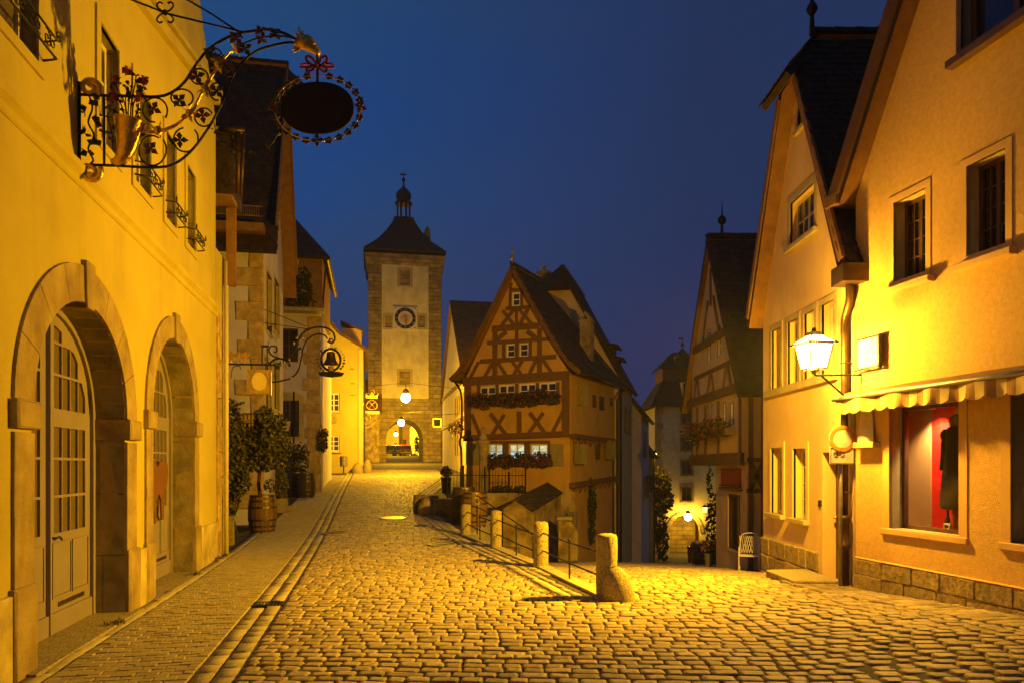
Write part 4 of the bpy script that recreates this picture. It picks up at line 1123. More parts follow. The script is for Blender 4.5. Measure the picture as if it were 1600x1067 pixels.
mb.beam((cx_ - .02, cz_ + .15), (cx_ + .04, cz_ - cr * .72), .09, -.30, -.27); mb.beam((cx_ + .01, cz_ + .2), (cx_ + .12, cz_ - cr * .5), .12, -.33, -.31)
mb.build('clock_hands', m_gold, clock)
mb = MB()
for sx in (-1, 1):
    for sz in (-1, 1): mb.ell((cx_ + sx * cr * .84, -.23, cz_ + sz * cr * .84), (.1, .03, .1), 8, 4)
mb.build('corner_studs', m_gold, clock)

# ------------------------------------------------------------------ half-timbered house at the fork
CT = Vector((2.10, 26.0)); U_T = (.902, -.431)
WF = 4.29
frH = Fr((CT.x - U_T[0] * WF, CT.y - U_T[1] * WF), U_T)
zbH = -3.0
Hh = fthing('half_timbered_house', 'ochre half-timbered gabled house standing at the fork of road and lane', 'house', frH, zbH)
z8 = lambda x, y: frH.p(680 + .225 * x, 400 + .225 * y)
z1 = lambda x, y: frH.p(680 + .225 * x, 600 + .225 * y)
def r8(a, b, c, d): return rc(frH, 680 + .225 * a, 680 + .225 * b, 400 + .225 * c, 400 + .225 * d)
def r1(a, b, c, d): return rc(frH, 680 + .225 * a, 680 + .225 * b, 600 + .225 * c, 600 + .225 * d)
zeH = z8(930, 832)[1]; ap = z8(562, 108); umH = ap[0]; zrH = ap[1]
zJ = z1(930, 350)[1]
DP = 4.98
wins_g = [r8(541, 599, 259, 354)]; wins_a = [r8(503, 565, 613, 708), r8(592, 657, 608, 703)]
wins_u = [r8(317, 432, 905, 1010), r8(448, 565, 893, 1000), r8(592, 710, 885, 988), r8(730, 852, 877, 990)]
wins_l = [r1(366, 470, 413, 522), r1(510, 622, 411, 522), r1(658, 782, 414, 524)]
allw = wins_g + wins_a + wins_u
wall(Hh, [(0, zJ), (WF, zJ), (WF, zeH), (umH, zrH - .12), (0, zeH)], [rect(*w) for w in allw], DP, [m_ochre, m_timber], .10, v0=-.10)
wall(Hh, rect(.06, WF - .06, zbH, zJ), [rect(*w) for w in wins_l], DP - .1, [m_ochre, m_timber], .14, 'ground_floor_wall')
for w in wins_g + wins_a: win(Hh, *w, -.05, 1, 2, m_white_p, m_glass, fw=.055, mw=.035)
for w in wins_u: win(Hh, *w, -.05, 2, 2, m_white_p, m_glass, fw=.06, mw=.03, cas=2)
for w in wins_l: win(Hh, *w, .08, 2, 2, m_white_p, g_litb, fw=.055, mw=.03, cas=2, mgl=g_lit, lab='lit white framed window of the ground floor')
def jit_(p): return (p[0] + random.uniform(-.014, .014), p[1] + random.uniform(-.014, .014))
def bm8(p, q, w): MB().beam(jit_(p), jit_(q), w * random.uniform(.9, 1.1), -.125 - random.uniform(0, .02), -.02).build('timber_beam', m_timber, Hh, wz=True)
B8 = [((500, 370), (670, 360), .13), ((405, 508), (735, 490), .2), ((530, 242), (600, 240), .12), ((372, 606), (800, 582), .14), ((318, 737), (850, 701), .15),
      ((200, 872), (940, 830), .30), ((575, 375), (575, 488), .1), ((575, 500), (575, 700), .11), ((427, 520), (427, 845), .18), ((735, 505), (735, 832), .18),
      ((482, 385), (560, 488), .12), ((560, 378), (474, 490), .12), ((590, 376), (680, 478), .12), ((655, 372), (595, 485), .12),
      ((430, 590), (505, 530), .16), ((720, 582), (650, 525), .16), ((310, 740), (250, 858), .12), ((410, 742), (345, 852), .12), ((442, 735), (515, 846), .12),
      ((620, 722), (545, 842), .12), ((545, 732), (622, 842), .12), ((712, 722), (655, 836), .12), ((750, 716), (828, 826), .12), ((487, 608), (487, 715), .10), ((578, 606), (578, 712), .10), ((670, 600), (670, 708), .1),
      ((530, 256), (530, 360), .1), ((612, 252), (612, 356), .1), ((540, 190), (530, 250), .08), ((588, 190), (610, 250), .08)]
for p, q, w in B8: bm8(z8(*p), z8(*q), w)
B1 = [((240, -30), (240, 375), .26), ((915, -45), (915, 350), .26), ((312, 0), (312, 105), .12), ((440, 0), (440, 105), .12), ((577, 0), (577, 105), .12), ((720, -10), (720, 100), .12), ((862, -10), (862, 90), .12),
      ((265, 210), (322, 352), .14), ((398, 206), (502, 350), .14), ((490, 208), (404, 350), .14), ((592, 190), (592, 345), .18), ((668, 196), (772, 340), .14), ((762, 196), (660, 340), .14), ((898, 190), (820, 335), .14),
      ((205, 372), (940, 342), .22), ((250, 110), (905, 85), .12)]
for p, q, w in B1: bm8(z1(*p), z1(*q), w)
for p, q, w in (((360, 402), (795, 400), .10), ((490, 400), (490, 520), .20), ((640, 400), (640, 520), .20), ((355, 400), (355, 520), .1), ((792, 400), (792, 520), .06)):
    MB().beam(z1(*p), z1(*q), w, -.03, .05).build('timber_beam', m_timber, Hh, wz=True)
for a in ((218, 325, 408, 560), (800, 893, 415, 568)):
    q = r1(*a); s_ = MB(); s_.box(q[0], q[1], -.05, -.01, q[2], q[3]); so = s_.build('shutter', m_green_p, Hh, wz=True, bevel=.008)
    s_ = MB(); hm = (q[2] + q[3]) / 2
    for za, zb in ((q[2] + .06, hm - .03), (hm + .03, q[3] - .06)):
        nz_ = int((zb - za) / .06)
        for k in range(nz_): s_.box(q[0] + .05, q[1] - .05, -.06, -.045, za + k * .06, za + k * .06 + .045)
    s_.build('louvre', m_green_p, so)
# moulded jetty and plinth edge
MB().box(-.03, WF + .05, -.20, .1, zJ - .07, zJ + .02).build('jetty_moulding', m_timber, Hh, wz=True)
# side facade (right): built in its own frame, turned into the house frame
frS = Fr((CT.x, CT.y), (.431, .902))
def sideH(mb, name, mat, par=None, **k):
    o_ = MB(); o_.f = mb.f; o_.m = mb.m
    for (u, v, z) in mb.v: o_.v.append((WF - v, u, z))
    return o_.build(name, mat, par or Hh, wz=(par is None), **k)
zP0 = z1(918, 705)[1]
for zz0, zz1, zz2 in ((zJ - .06, zJ - .10, 'a'), (zP0, zP0 + .18, 'b')):
    m_ = MB(); m_.prism([(-.05, -.14, zz0 - .08), (DP + .05, -.14, zz1 - .08), (DP + .05, -.14, zz1 + .10), (-.05, -.14, zz0 + .10)], (0, .2, 0)); sideH(m_, 'jetty_beam', m_timber)
    for k in range(9):
        x = .25 + k * .56; zc = zz0 + (zz1 - zz0) * x / DP
        m_ = MB(); m_.prism([(x, -.12, zc - .08), (x, 0, zc - .08), (x, 0, zc - .30)], (.14, 0, 0)); sideH(m_, 'corbel', m_soffit)
def s8(a, b, c, d, zf=400): return rc(frS, 680 + .225 * a, 680 + .225 * b, zf + .225 * c, zf + .225 * d)
for q, sh in ((s8(985, 1003, 893, 1035), 1), (s8(1092, 1110, 965, 1050), 0), (s8(1137, 1166, 975, 1070), 0), (s8(1212, 1224, 985, 1040), 0), (s8(968, 992, 415, 555, 600), 1), (s8(1116, 1138, 415, 520, 600), 0), (s8(1182, 1203, 390, 520, 600), 1)):
    u0, u1, za, zb = q
    m_ = MB(); f_ = .05
    m_.box(u0, u1, -.05, 0, za, za + f_); m_.box(u0, u1, -.05, 0, zb - f_, zb); m_.box(u0, u0 + f_, -.05, 0, za, zb); m_.box(u1 - f_, u1, -.05, 0, za, zb); m_.box((u0 + u1) / 2 - .02, (u0 + u1) / 2 + .02, -.045, 0, za, zb); m_.box(u0, u1, -.04, 0, (za + zb) / 2 - .015, (za + zb) / 2 + .015)
    o_ = sideH(m_, 'window', m_brown_p)
    sideH(MB().box(u0 + f_, u1 - f_, -.02, -.004, za + f_, zb - f_), 'pane', m_glass, par=o_)
    if sh:
        sideH(MB().prism([(u1 + .01, -.03, za), (u1 + .30, -.22, za), (u1 + .32, -.19, za), (u1 + .03, 0, za)], (0, 0, zb - za)), 'shutter', m_green_p)
        sideH(MB().prism([(u0 - .01, -.03, za), (u0 - .16, -.32, za), (u0 - .19, -.31, za), (u0 - .04, 0, za)], (0, 0, zb - za)), 'shutter', m_green_p)
d_ = s8(920, 980, 885, 1060, 600); sideH(MB().box(d_[0], d_[1], -.04, .0, d_[2] - .6, d_[3]), 'cellar_door', m_green_p)
# roof
ez = zeH; eo = .30; kR = (zrH - zeH) / (WF - umH); kL = (zrH - zeH) / umH
vv0 = -.34; RV = 2.0
apx = (umH, vv0, zrH + .16)
def prof(side, t):     # bell-cast slope, t from ridge to eave
    x = t; z = zrH + .16 - (zrH - zeH + .30) * (1 - (1 - t) ** 1) + .38 * (t ** 6)
    return z
for sg, ue in ((1, WF + eo), (-1, -eo)):
    mb = MB(); ts = [0, .35, .62, .8, .92, 1.06]
    tl = []
    for i in range(len(ts) - 1):
        a, b = ts[i], ts[i + 1]
        ua, ub = umH + (ue - umH) * a, umH + (ue - umH) * b; za, zb = prof(sg, a), prof(sg, b)
        va, vb = RV + (DP + .3 - RV) * min(1, a), RV + (DP + .3 - RV) * min(1, b)
        pts = [(ub, vv0, zb), (ub, vb, zb), (ua, va, za), (ua, vv0, za)]
        slab(mb, pts, .13); tl.append(pts)
    o_ = mb.build('roof_slope', [m_roof, m_soffit], Hh, wz=True)
    if sg > 0:
        for pts in tl: tiles(o_, *pts, .19, .19, m_roof, 0, wz=False, root=Hh)
    # bargeboards following the slope
    mb = MB()
    for i in range(len(ts) - 1):
        ua, ub = umH + (ue - umH) * ts[i], umH + (ue - umH) * ts[i + 1]
        mb.beam((ua, prof(sg, ts[i]) - .10), (ub, prof(sg, ts[i + 1]) - .10), .17, vv0 - .04, vv0 + .02)
    mb.build('bargeboard', m_timber, Hh, wz=True)
mb = MB(); slab(mb, [(WF + eo, DP + .3, prof(1, 1)), (-eo, DP + .3, prof(1, 1)), (umH, RV, zrH + .16)], .13); mb.build('hip_slope', [m_roof, m_soffit], Hh, wz=True)
ridge_cap(Hh, (umH, vv0, zrH + .2), (umH, RV, zrH + .2), m_roof, .09, 6)
mb = MB().ell((umH, vv0, zrH + .42), (.07, .07, .09), 8, 5); mb.tube([(umH, vv0, zrH + .15), (umH, vv0, zrH + .75)], .025, 6); mb.tube([(umH - .09, vv0, zrH + .62), (umH + .09, vv0, zrH + .62)], .02, 5); mb.build('finial', m_gold, Hh, wz=True)
# chimney on the right slope
cq = Fr((CT.x, 28.6), (1, 0)); a0, a1 = 2.53 + .1, 2.98 + .1
cb = Vector((a0, 28.6)) - frH.o; cu_, cv_ = cb.dot(frH.U), cb.dot(frH.D)
cz0 = H + (727 - 590) / F * 28.6; cz1 = H + (727 - 500) / F * 28.6
mb = MB(); mb.box(cu_, cu_ + .44, cv_, cv_ + .44, cz0 - .6, cz1); mb.box(cu_ - .04, cu_ + .48, cv_ - .04, cv_ + .48, cz1 - .1, cz1)
ch = mb.build('chimney', m_old, Hh, wz=True)
mb = MB()
for x0 in (0, .36): mb.prism([(cu_ + (.0 if x0 == 0 else .44), cv_, cz1), (cu_ + (.10 if x0 == 0 else .34), cv_, cz1), (cu_ + .22, cv_, cz1 + .2), (cu_ + .22, cv_, cz1 + .33)], (0, .44, 0))
mb.build('chimney_cap', m_cement, ch)
# gutters and downpipes
mb = MB(); mb.tube([(-eo - .08, vv0, prof(1, 1.04) - .12), (-eo - .08, DP, prof(1, 1.04) - .12)], .07, 7); mb.tube(catmull([(-eo - .08, -.1, prof(1, 1.04) - .18), (-.1, -.12, prof(1, 1.04) - .7), (-.1, -.12, zJ + .2), (-.16, -.14, zJ - .2), (-.10, -.12, zJ - .6), (-.1, -.12, .9)], 5), .045, 7)
mb.build('downpipe', m_gutter, Hh, wz=True, smooth=True)
mb = MB(); ug = WF + eo + .10; mb.tube([(ug, vv0, prof(1, 1.04) - .1), (ug, DP + .2, prof(1, 1.04) - .1)], .07, 7); mb.tube([(ug, DP + .1, prof(1, 1.04) - .15), (WF + .1, DP + .05, prof(1, 1.04) - .6), (WF + .1, DP + .05, zbH)], .05, 7)
mb.build('gutter', m_gutter, Hh, wz=True, smooth=True)
cr_ = MB(); q = Vector((at(921, 800, 26.9).x, 26.9)) - frH.o
foliage(cr_, [((WF + .12, 1.9, 0.35), (.12, .3, .75)), ((WF + .14, 1.8, -.6), (.1, .18, .5)), ((WF + .12, 1.7, 1.1), (.05, .08, .4))], 420, .13, .09); cr_.build('wall_creeper', m_leafdk, Hh, wz=True)

# geranium boxes on the timber house
def flower_box(label, fr, u0, u1, z, v, n, bl, group='flower boxes', cat='flower box', droop=.2):
    b = fr.w(u0, v, z)
    t = thing('flower_box', label, cat, tuple(b), fr.rz, group)
    w = u1 - u0
    MB().box(0, w, -.12, .12, 0, .18).build('planter', m_brown_p, t)
    m_ = MB(); bs = []; k = max(3, int(w / .35))
    for i in range(k): bs.append(((w * (i + .5) / k + random.uniform(-.08, .08), -.10, .20 + random.uniform(-.05, .08)), (w / k * .75, .22, random.uniform(.20, .32))))
    foliage(m_, bs, n, .10, .085); m_.build('foliage', m_leafdk, t)
    m_ = MB()
    for i in range(bl):
        c = random.choice(bs); d = Vector((random.gauss(0, 1), -abs(random.gauss(0, 1)), random.gauss(0, .8))).normalized()
        p = Vector((c[0][0] + d.x * c[1][0], c[0][1] + d.y * c[1][1] * 1.1, c[0][2] + d.z * c[1][2]))
        for q in range(4): m_.leaf(p + Vector((random.uniform(-.03, .03), random.uniform(-.02, .02), random.uniform(-.03, .03))), .05, .042)
    m_.build('blossoms', m_bloom, t)
    return t
a, b = z1(290, 140), z1(880, 130); flower_box('long box of dark red geraniums under the upper windows of the timbered house', frH, a[0], b[0], a[1] - .12, -.28, 1500, 170)
a, b = z1(375, 545), z1(825, 545); flower_box('box of red geraniums under the three lit windows', frH, a[0] + .1, b[0], a[1] - .12, -.22, 1300, 130)

# small cellar entrance hut
hA = at(810, 777, 22.6); hB = at(855.5, 752.5, 25.9)
hut = thing('cellar_hut', 'small cellar entrance with plaster walls and a dark gabled roof', 'cellar entrance', (hA.x, hA.y, zlane(hA.x, 22.6) - .1))
dirv = Vector((hB.x - hA.x, hB.y - hA.y)); Lh = dirv.length; dirv.normalize(); nx = Vector((dirv.y, -dirv.x))
hz = hut.location.z
def hp(l, sd, z): return (dirv.x * l + nx.x * sd, dirv.y * l + nx.y * sd, z - hz)
rise = hB.z - hA.z
ew = .56; drop = .36
mb = MB(); slab(mb, [hp(-.12, ew, hA.z - drop), hp(Lh, ew, hB.z - drop), hp(Lh, 0, hB.z), hp(-.12, 0, hA.z)], .06); mb.build('roof_slope', [m_rooffar, m_soffit], hut)
mb = MB(); slab(mb, [hp(-.12, -ew - .25, hA.z - drop * 1.3), hp(Lh, -ew - .25, hB.z - drop * 1.3), hp(Lh, 0, hB.z), hp(-.12, 0, hA.z)], .06); mb.build('roof_slope', [m_rooffar, m_soffit], hut)
mb = MB(); mb.prism([hp(0, -ew + .06, hz - .2), hp(0, ew - .06, hz - .2), hp(0, ew - .06, hA.z - drop), hp(0, 0, hA.z - .05), hp(0, -ew + .06, hA.z - drop)], (dirv.x * .2, dirv.y * .2, 0)); mb.build('front_wall', m_old, hut)
mb = MB(); mb.prism([hp(.21, ew - .07, hz - .3), hp(Lh, ew - .07, hz - .8), hp(Lh, ew - .07, hB.z - drop - .08), hp(.21, ew - .07, hA.z - drop + .01)], (-nx.x * .2, -nx.y * .2, 0)); mb.build('side_wall', m_old, hut)
mb = MB(); mb.prism([hp(.21, -ew + .27, hz - .3), hp(Lh, -ew + .27, hz - .8), hp(Lh, -ew + .27, hB.z - drop - .08), hp(.21, -ew + .27, hA.z - drop - .02)], (-nx.x * .2, -nx.y * .2, 0)); mb.build('side_wall', m_old, hut)
# stained cellar wall in front of the house and the stair parapet
cw = thing('cellar_wall', 'stained plaster wall below the railing platform', 'wall', (CT.x - .1, 25.4, -1.5))
p0 = at(757, 770, 24.6); p1 = at(822, 768, 25.1); 
mb = MB(); mb.prism([(p0.x - CT.x + .1 - .7, p0.y - 25.4 + .3, 0), (p1.x - CT.x + .1, p1.y - 25.4, 0), (CT.x - CT.x + .25, .75, 0), (p0.x - CT.x - .6, 1.4, 0)], (0, 0, 2.42)); mb.build('wall_body', m_old, cw)
pr = thing('stair_parapet', 'crumbling plaster parapet beside the cellar stair', 'wall', tuple(at(890, 868, 23.0)))
mb = MB(); mb.prism([(-.35, .1, -.2), (.30, .35, -.2), (.30, .35, .75), (.05, .25, 1.05), (-.35, .1, 1.15)], (.05, .28, 0)); mb.build('wall_body', m_old, pr, bevel=.03)
MB().box(-.4, .1, .05, .45, 1.1, 1.22).build('coping', m_cement, pr, bevel=.02)

# ------------------------------------------------------------------ houses along the lane behind the timbered house
frN = Fr((at(779, HY, 33).x, 33.0), (.969, -.248)); WN = frN.p(966, HY)[0]
N1 = fthing('plain_gable_house', 'tall plain plaster gable behind the half-timbered house', 'house', frN, -3.0)
zN = frN.p(962, 580)[1]; zHp = frN.p(876, 449)[1]; zTop = frN.p(876, 428)[1] + .1; umN = frN.p(874, HY)[0]; hh = (zHp - zN) / (WN - umN) * 1.0
kk = (zHp - zN) / (WN - .0 - (umN + .5)); uR = umN + .5; uL = umN - .95
wall(N1, [(0, -3), (WN, -3), (WN, zN), (uR, zHp), (uL, zHp), (0, zN)], [], 6.6, [m_cream])
mb = MB()
slab(mb, [(WN + .3, -.15, zN - .42), (WN + .3, 6.8, zN - .42), (umN, 6.8, zTop + .5), (umN, .7, zTop + .5), (uR + .05, -.15, zHp + .1)], .16)
mb.build('roof_slope', [m_rooffar, m_soffit], N1, wz=True)
mb = MB(); slab(mb, [(-.3, -.15, zN - .42), (uL - .05, -.15, zHp + .1), (umN, .7, zTop + .5), (umN, 6.8, zTop + .5), (-.3, 6.8, zN - .42)], .16); mb.build('roof_slope', [m_rooffar, m_soffit], N1, wz=True)
mb = MB(); slab(mb, [(uL - .2, -.35, zHp - .12), (uR + .2, -.35, zHp - .12), (umN, .7, zTop + .5)], .14); mb.build('half_hip', [m_rooffar, m_soffit], N1, wz=True)
q = rc(frN, 840.5, 857, 424, 462, v=1.2); mb = MB(); mb.box(q[0], q[1], 1.2, 1.8, q[2] - .6, q[3]); mb.box(q[0] - .06, q[1] + .06, 1.14, 1.86, q[3] - .14, q[3]); mb.tube([((q[0] + q[1]) / 2 - .05, 1.5, q[3]), ((q[0] + q[1]) / 2 - .05, 1.5, q[3] + .3)], .12, 7); mb.build('chimney', m_old, N1, wz=True)
for k, (xa, ya) in enumerate(((941, 540), (943, 552))):
    mb = MB(); p_ = frN.p(xa, ya, 2.0 + k * .0); mb.box(p_[0] - .35, p_[0] + .55, 1.8 + k * 1.6, 2.9 + k * 1.6, p_[1] - 1.2, p_[1]); mb.build('dormer', m_rooffar, N1, wz=True)
    mb = MB(); slab(mb, [(p_[0] - .5, 1.65 + k * 1.6, p_[1] + .3), (p_[0] + .8, 1.65 + k * 1.6, p_[1] - .05), (p_[0] + .8, 3.1 + k * 1.6, p_[1] - .05), (p_[0] - .5, 3.1 + k * 1.6, p_[1] + .3)], .08); mb.build('dormer_roof', [m_rooffar, m_soffit], N1, wz=True)
def lane_side(par, W_, items, mat=m_brown_p):
    # items: (v0, v1, z0, z1, shutters) on the wall facing the lane
    for v0_, v1_, za, zb, sh in items:
        m_ = MB(); f_ = .06
        for A_ in ((v0_, v1_, za, za + f_), (v0_, v1_, zb - f_, zb), (v0_, v0_ + f_, za, zb), (v1_ - f_, v1_, za, zb), ((v0_ + v1_) / 2 - .025, (v0_ + v1_) / 2 + .025, za, zb)): m_.box(W_ - .02, W_ + .05, A_[0], A_[1], A_[2], A_[3])
        o_ = m_.build('window', mat, par, wz=True)
        MB().box(W_ + .004, W_ + .02, v0_ + f_, v1_ - f_, za + f_, zb - f_).build('pane', m_glass, o_)
        if sh:
            for q0, q1 in ((v0_ - .45, v0_ - .03), (v1_ + .03, v1_ + .45)): MB().box(W_ + .01, W_ + .06, q0, q1, za, zb).build('shutter', m_brown_p, par, wz=True)
lane_side(N1, WN, [(2.6, 3.4, 3.4, 4.6, 0), (4.6, 5.3, 3.4, 4.6, 0)])
MB().tube([(WN + .12, -.05, zN - .3), (WN + .12, -.05, -3)], .05, 7).build('downpipe', m_iron, N1, wz=True)
def lane_house(name, label, fr0, k0, k1, wdt, z0, ze, zr, off, mat):
    o = fr0.o + fr0.U * (WN - wdt + off) + fr0.D * k0
    f = Fr((o.x, o.y), (fr0.U.x, fr0.U.y))
    h = fthing(name, label, 'house', f, z0)
    wall(h, rect(0, wdt, z0, ze), [], k1 - k0, [mat])
    mb = MB(); slab(mb, [(wdt + .35, -.2, ze - .25), (wdt + .35, k1 - k0 + .2, ze - .25), (wdt * .45, k1 - k0 + .2, zr), (wdt * .45, -.2, zr)], .16); mb.build('roof_slope', [m_rooffar, m_soffit], h, wz=True)
    mb = MB(); slab(mb, [(wdt * .45, -.2, zr), (wdt * .45, k1 - k0 + .2, zr), (-.3, k1 - k0 + .2, ze - .25), (-.3, -.2, ze - .25)], .16); mb.build('roof_slope', [m_rooffar, m_soffit], h, wz=True)
    mb = MB(); mb.prism([(0, 0, ze), (wdt, 0, ze), (wdt * .45, 0, zr - .2)], (0, k1 - k0, 0)); mb.build('gable', mat, h, wz=True)
    return h, f
h2, f2 = lane_house('blue_grey_house', 'blue grey plastered house with dark shutters along the lane', frN, 6.9, 12.6, 5.0, -5.0, 4.6, 8.2, .45, m_grey)
lane_side(h2, 5.0, [(2.0, 2.9, 2.3, 3.7, 1), (2.0, 2.9, -.1, 1.3, 1), (4.2, 5.0, -.1, 1.3, 0)])
h3, f3 = lane_house('dark_lane_house', 'dark unlit house furthest down the lane before the gate', frN, 13.0, 18, 5.0, -6.5, 2.6, 6.6, .4, m_old)
lane_side(h3, 5.0, [(1.0, 1.8, .2, 1.3, 0), (3.2, 4.0, .2, 1.3, 0)])

# ------------------------------------------------------------------ gate house at the bottom of the lane
frG = Fr((at(1024, HY, 66).x, 66.0), (1, 0)); zbG = -6.2
G_ = fthing('lane_gate_house', 'pale gate house with round archway closing the lower lane', 'gate house', frG, zbG)
gx = lambda x: frG.p(x, HY)[0]
gzp = lambda y: frG.p(1060, y)[1]
WG = gx(1136); zeG = gzp(633)
ga = (gx(1046), gx(1094))
gw = [rc(frG, 1065, 1081, a, b) for a, b in ((640, 663), (682, 703), (718.5, 741), (760, 782))]
gate_h = [(ga[0], zbG + .01), (ga[1], zbG + .01)] + arc_top(ga[0], ga[1], gzp(832), gzp(804) - gzp(832), 14)
wall(G_, rect(0, WG, zbG, zeG), [gate_h] + [rect(*q) for q in gw], 6.0, [m_white, m_old], .5)
for i, q in enumerate(gw): win(G_, *q, .12, 2, 2, m_brown_p, m_glass, fw=.1, mw=.05, cas=2, sur=(.16, m_old, .03), panes=(i == 2))
MB().box(ga[0] - .2, ga[1] + .2, 2.6, 2.7, zbG, zeG - 4).build('passage_back_wall', m_tower, G_, wz=True)
z = zbG; k = 0
while z < zeG - .4:
    h = random.uniform(.5, .75); MB().block(-.05, gx(1036) - (0 if k % 2 else .18), -.06, .05, z + .01, z + h - .01, .03, .02).build('quoin', m_quoin, G_, wz=True); z += h; k += 1
A_ = (ga[1] - ga[0]) / 2; g0 = (ga[0] + ga[1]) / 2; Bz_ = gzp(804) - gzp(832)
for i in range(9):
    a0, a1 = math.pi * i / 9 + .015, math.pi * (i + 1) / 9 - .015
    MB().prism([(g0 + r_ * math.cos(a), -.06, gzp(832) + rz_ * math.sin(a)) for r_, rz_, a in ((A_, Bz_, a0), (A_ + .35, Bz_ + .35, a0), (A_ + .35, Bz_ + .35, a1), (A_, Bz_, a1))], (0, .2, 0)).build('arch_stone', m_old, G_, wz=True)
mb = MB()
e0, e1, i0, i1 = -.5, WG + .4, gx(1040), gx(1100); zl_ = gzp(592)
for pts in ([(e0, -.5, zeG - .1), (e1, -.5, zeG - .1), (i1, 1.4, zl_), (i0, 1.4, zl_)], [(e0, -.5, zeG - .1), (i0, 1.4, zl_), (i0, 5, zl_), (e0, 6.4, zeG - .1)], [(e1, -.5, zeG - .1), (e1, 6.4, zeG - .1), (i1, 5, zl_), (i1, 1.4, zl_)]): slab(mb, pts, .15)
mb.build('lower_roof', [m_rooffar, m_soffit], G_, wz=True)
MB().box(i0 + .02, i1 - .02, 1.42, 5, zl_ - .5, gzp(572)).build('attic_wall', m_soffit, G_, wz=True)
d0 = rc(frG, 1066, 1080, 596, 622, v=.2); MB().box(d0[0], d0[1], .2, 1.6, d0[2], d0[3]).build('dormer', m_cream, G_, wz=True); MB().box(d0[0] + .15, d0[1] - .15, .17, .22, d0[2] + .2, d0[3] - .15).build('dormer_window', m_glass, G_, wz=True)
mb = MB(); zq = gzp(571); zp = gzp(553)
for pts in ([(i0 - .3, 1.1, zq), (i1 + .3, 1.1, zq), (gx(1085), 3, zp + .6), (gx(1062), 3, zp + .6)], [(i0 - .3, 1.1, zq), (gx(1062), 3, zp + .6), (gx(1062), 4, zp + .6), (i0 - .3, 5.3, zq)], [(i1 + .3, 1.1, zq), (i1 + .3, 5.3, zq), (gx(1085), 4, zp + .6), (gx(1085), 3, zp + .6)]): slab(mb, pts, .14)
mb.build('upper_roof', [m_rooffar, m_soffit], G_, wz=True)
tx = gx(1075); MB().lathe([(1.25, zq - .2), (1.1, zq + .5), (.6, gzp(548)), (.16, gzp(540)), (.06, gzp(538))], (tx, 2.2, 0), 8).build('turret', m_rooffar, G_, wz=True)
mb = MB().ell((tx, 2.2, gzp(533)), (.16, .16, .2), 8, 5); mb.tube([(tx, 2.2, gzp(542)), (tx, 2.2, gzp(520))], .05, 5); mb.box(tx - .35, tx + .05, 2.18, 2.22, gzp(524), gzp(521)); mb.build('weathervane', m_iron, G_, wz=True)
q = rc(frG, 1054.5, 1065, 556, 585, v=1.6); mb = MB(); mb.box(q[0], q[1], 1.6, 2.2, q[2] - .6, q[3]); mb.prism([(q[0], 1.6, q[3]), (q[1], 1.6, q[3]), ((q[0] + q[1]) / 2, 1.6, q[3] + .25)], (0, .6, 0)); mb.build('chimney', m_old, G_, wz=True)

# ------------------------------------------------------------------ house row right of the tower
frW = Fr((at(727, HY, 46).x, 46.0), (S2[0] * -1, S2[1] * -1))
# facade looks left onto the street; u grows towards the viewer, so start at the far end
frW = Fr((frW.o.x + S2[0] * 15, frW.o.y + S2[1] * 15), (-S2[0], -S2[1])); zbW = 1.0
Wh = fthing('white_row_house', 'white gabled house beside the tower with a steep red tiled roof', 'house', frW, zbW)
wq_ = 15.0
ww = [(9.3 + 1.15 * k, 10.0 + 1.15 * k, 5.3, 6.5) for k in range(5)] + [(9.2, 9.9, 2.6, 4.2), (10.6, 11.3, 2.6, 4.2), (12.2, 13.0, 2.6, 4.2)]
wall(Wh, [(0, zbW), (wq_, zbW), (wq_, 7.2), (7.5, 13.6), (0, 7.2)], [rect(*w) for w in ww], 9.0, [m_white, m_band], .12)
for w in ww: win(Wh, *w, .06, 1, 2, m_brown_p, m_glass, fw=.08, mw=.05, panes=False, sur=(.1, m_band, .02))
gable_roof(Wh, 0, wq_, 7.2, 7.2, 13.7, -.2, 9.2, eo=.3, mt=m_redtile, th=.16)
for zz in (7.25, 4.85): MB().box(.1, wq_ - .05, -.09, .03, zz - .12, zz + .12).build('timber_beam', m_timber, Wh, wz=True)
MB().box(12.2, 14.2, 1.6, 4.6, 7.8, 10.4).build('dormer_wall', m_cream, Wh, wz=True)
mb = MB(); slab(mb, [(12.0, 1.4, 10.3), (14.5, 1.4, 10.1), (14.5, 4.8, 10.1), (11.2, 4.8, 11.3), (11.2, 1.4, 11.3)][:0] or [(14.6, 1.4, 10.0), (14.6, 4.8, 10.0), (10.6, 4.8, 11.2), (10.6, 1.4, 11.2)], .12); mb.build('dormer_roof', [m_redtile, m_soffit], Wh, wz=True)
mb = MB(); mb.box(8.2, 8.9, 4.6, 5.3, 13.0, 14.6); mb.build('chimney', m_old, Wh, wz=True)

# ------------------------------------------------------------------ timbered house at right, set back down the lane
fr5 = Fr((6.05, 25.05), (0, -1)); W5 = 6.07; zb5 = -2.1
B5 = fthing('timbered_lane_house', 'dim timbered house with shop front half hidden behind the lantern house', 'house', fr5, zb5)
z5e = 3.91; z5r = 8.52; um5 = 3.14
sw_ = rc(fr5, 1139, 1158.5, 772, 858)
uw = [rc(fr5, a, b, 628, 666) for a, b in ((1111, 1114.5), (1117, 1121), (1136, 1142), (1147, 1154))]
gw_ = [rc(fr5, 1111.5, 1117, 515, 567), rc(fr5, 1127, 1133, 508, 557)]
wall(B5, [(.8, 1.95), (W5, 1.95), (W5, z5e), (um5, z5r - .1), (.8, z5e + 1.1)], [rect(*w) for w in uw + gw_], 6.5, [m_cream, m_timber], .1, v0=-.12)
wall(B5, rect(3.24, W5, zb5, 1.95), [rect(*sw_)], 6.4, [m_cream, m_timber], .2, 'ground_floor_wall')
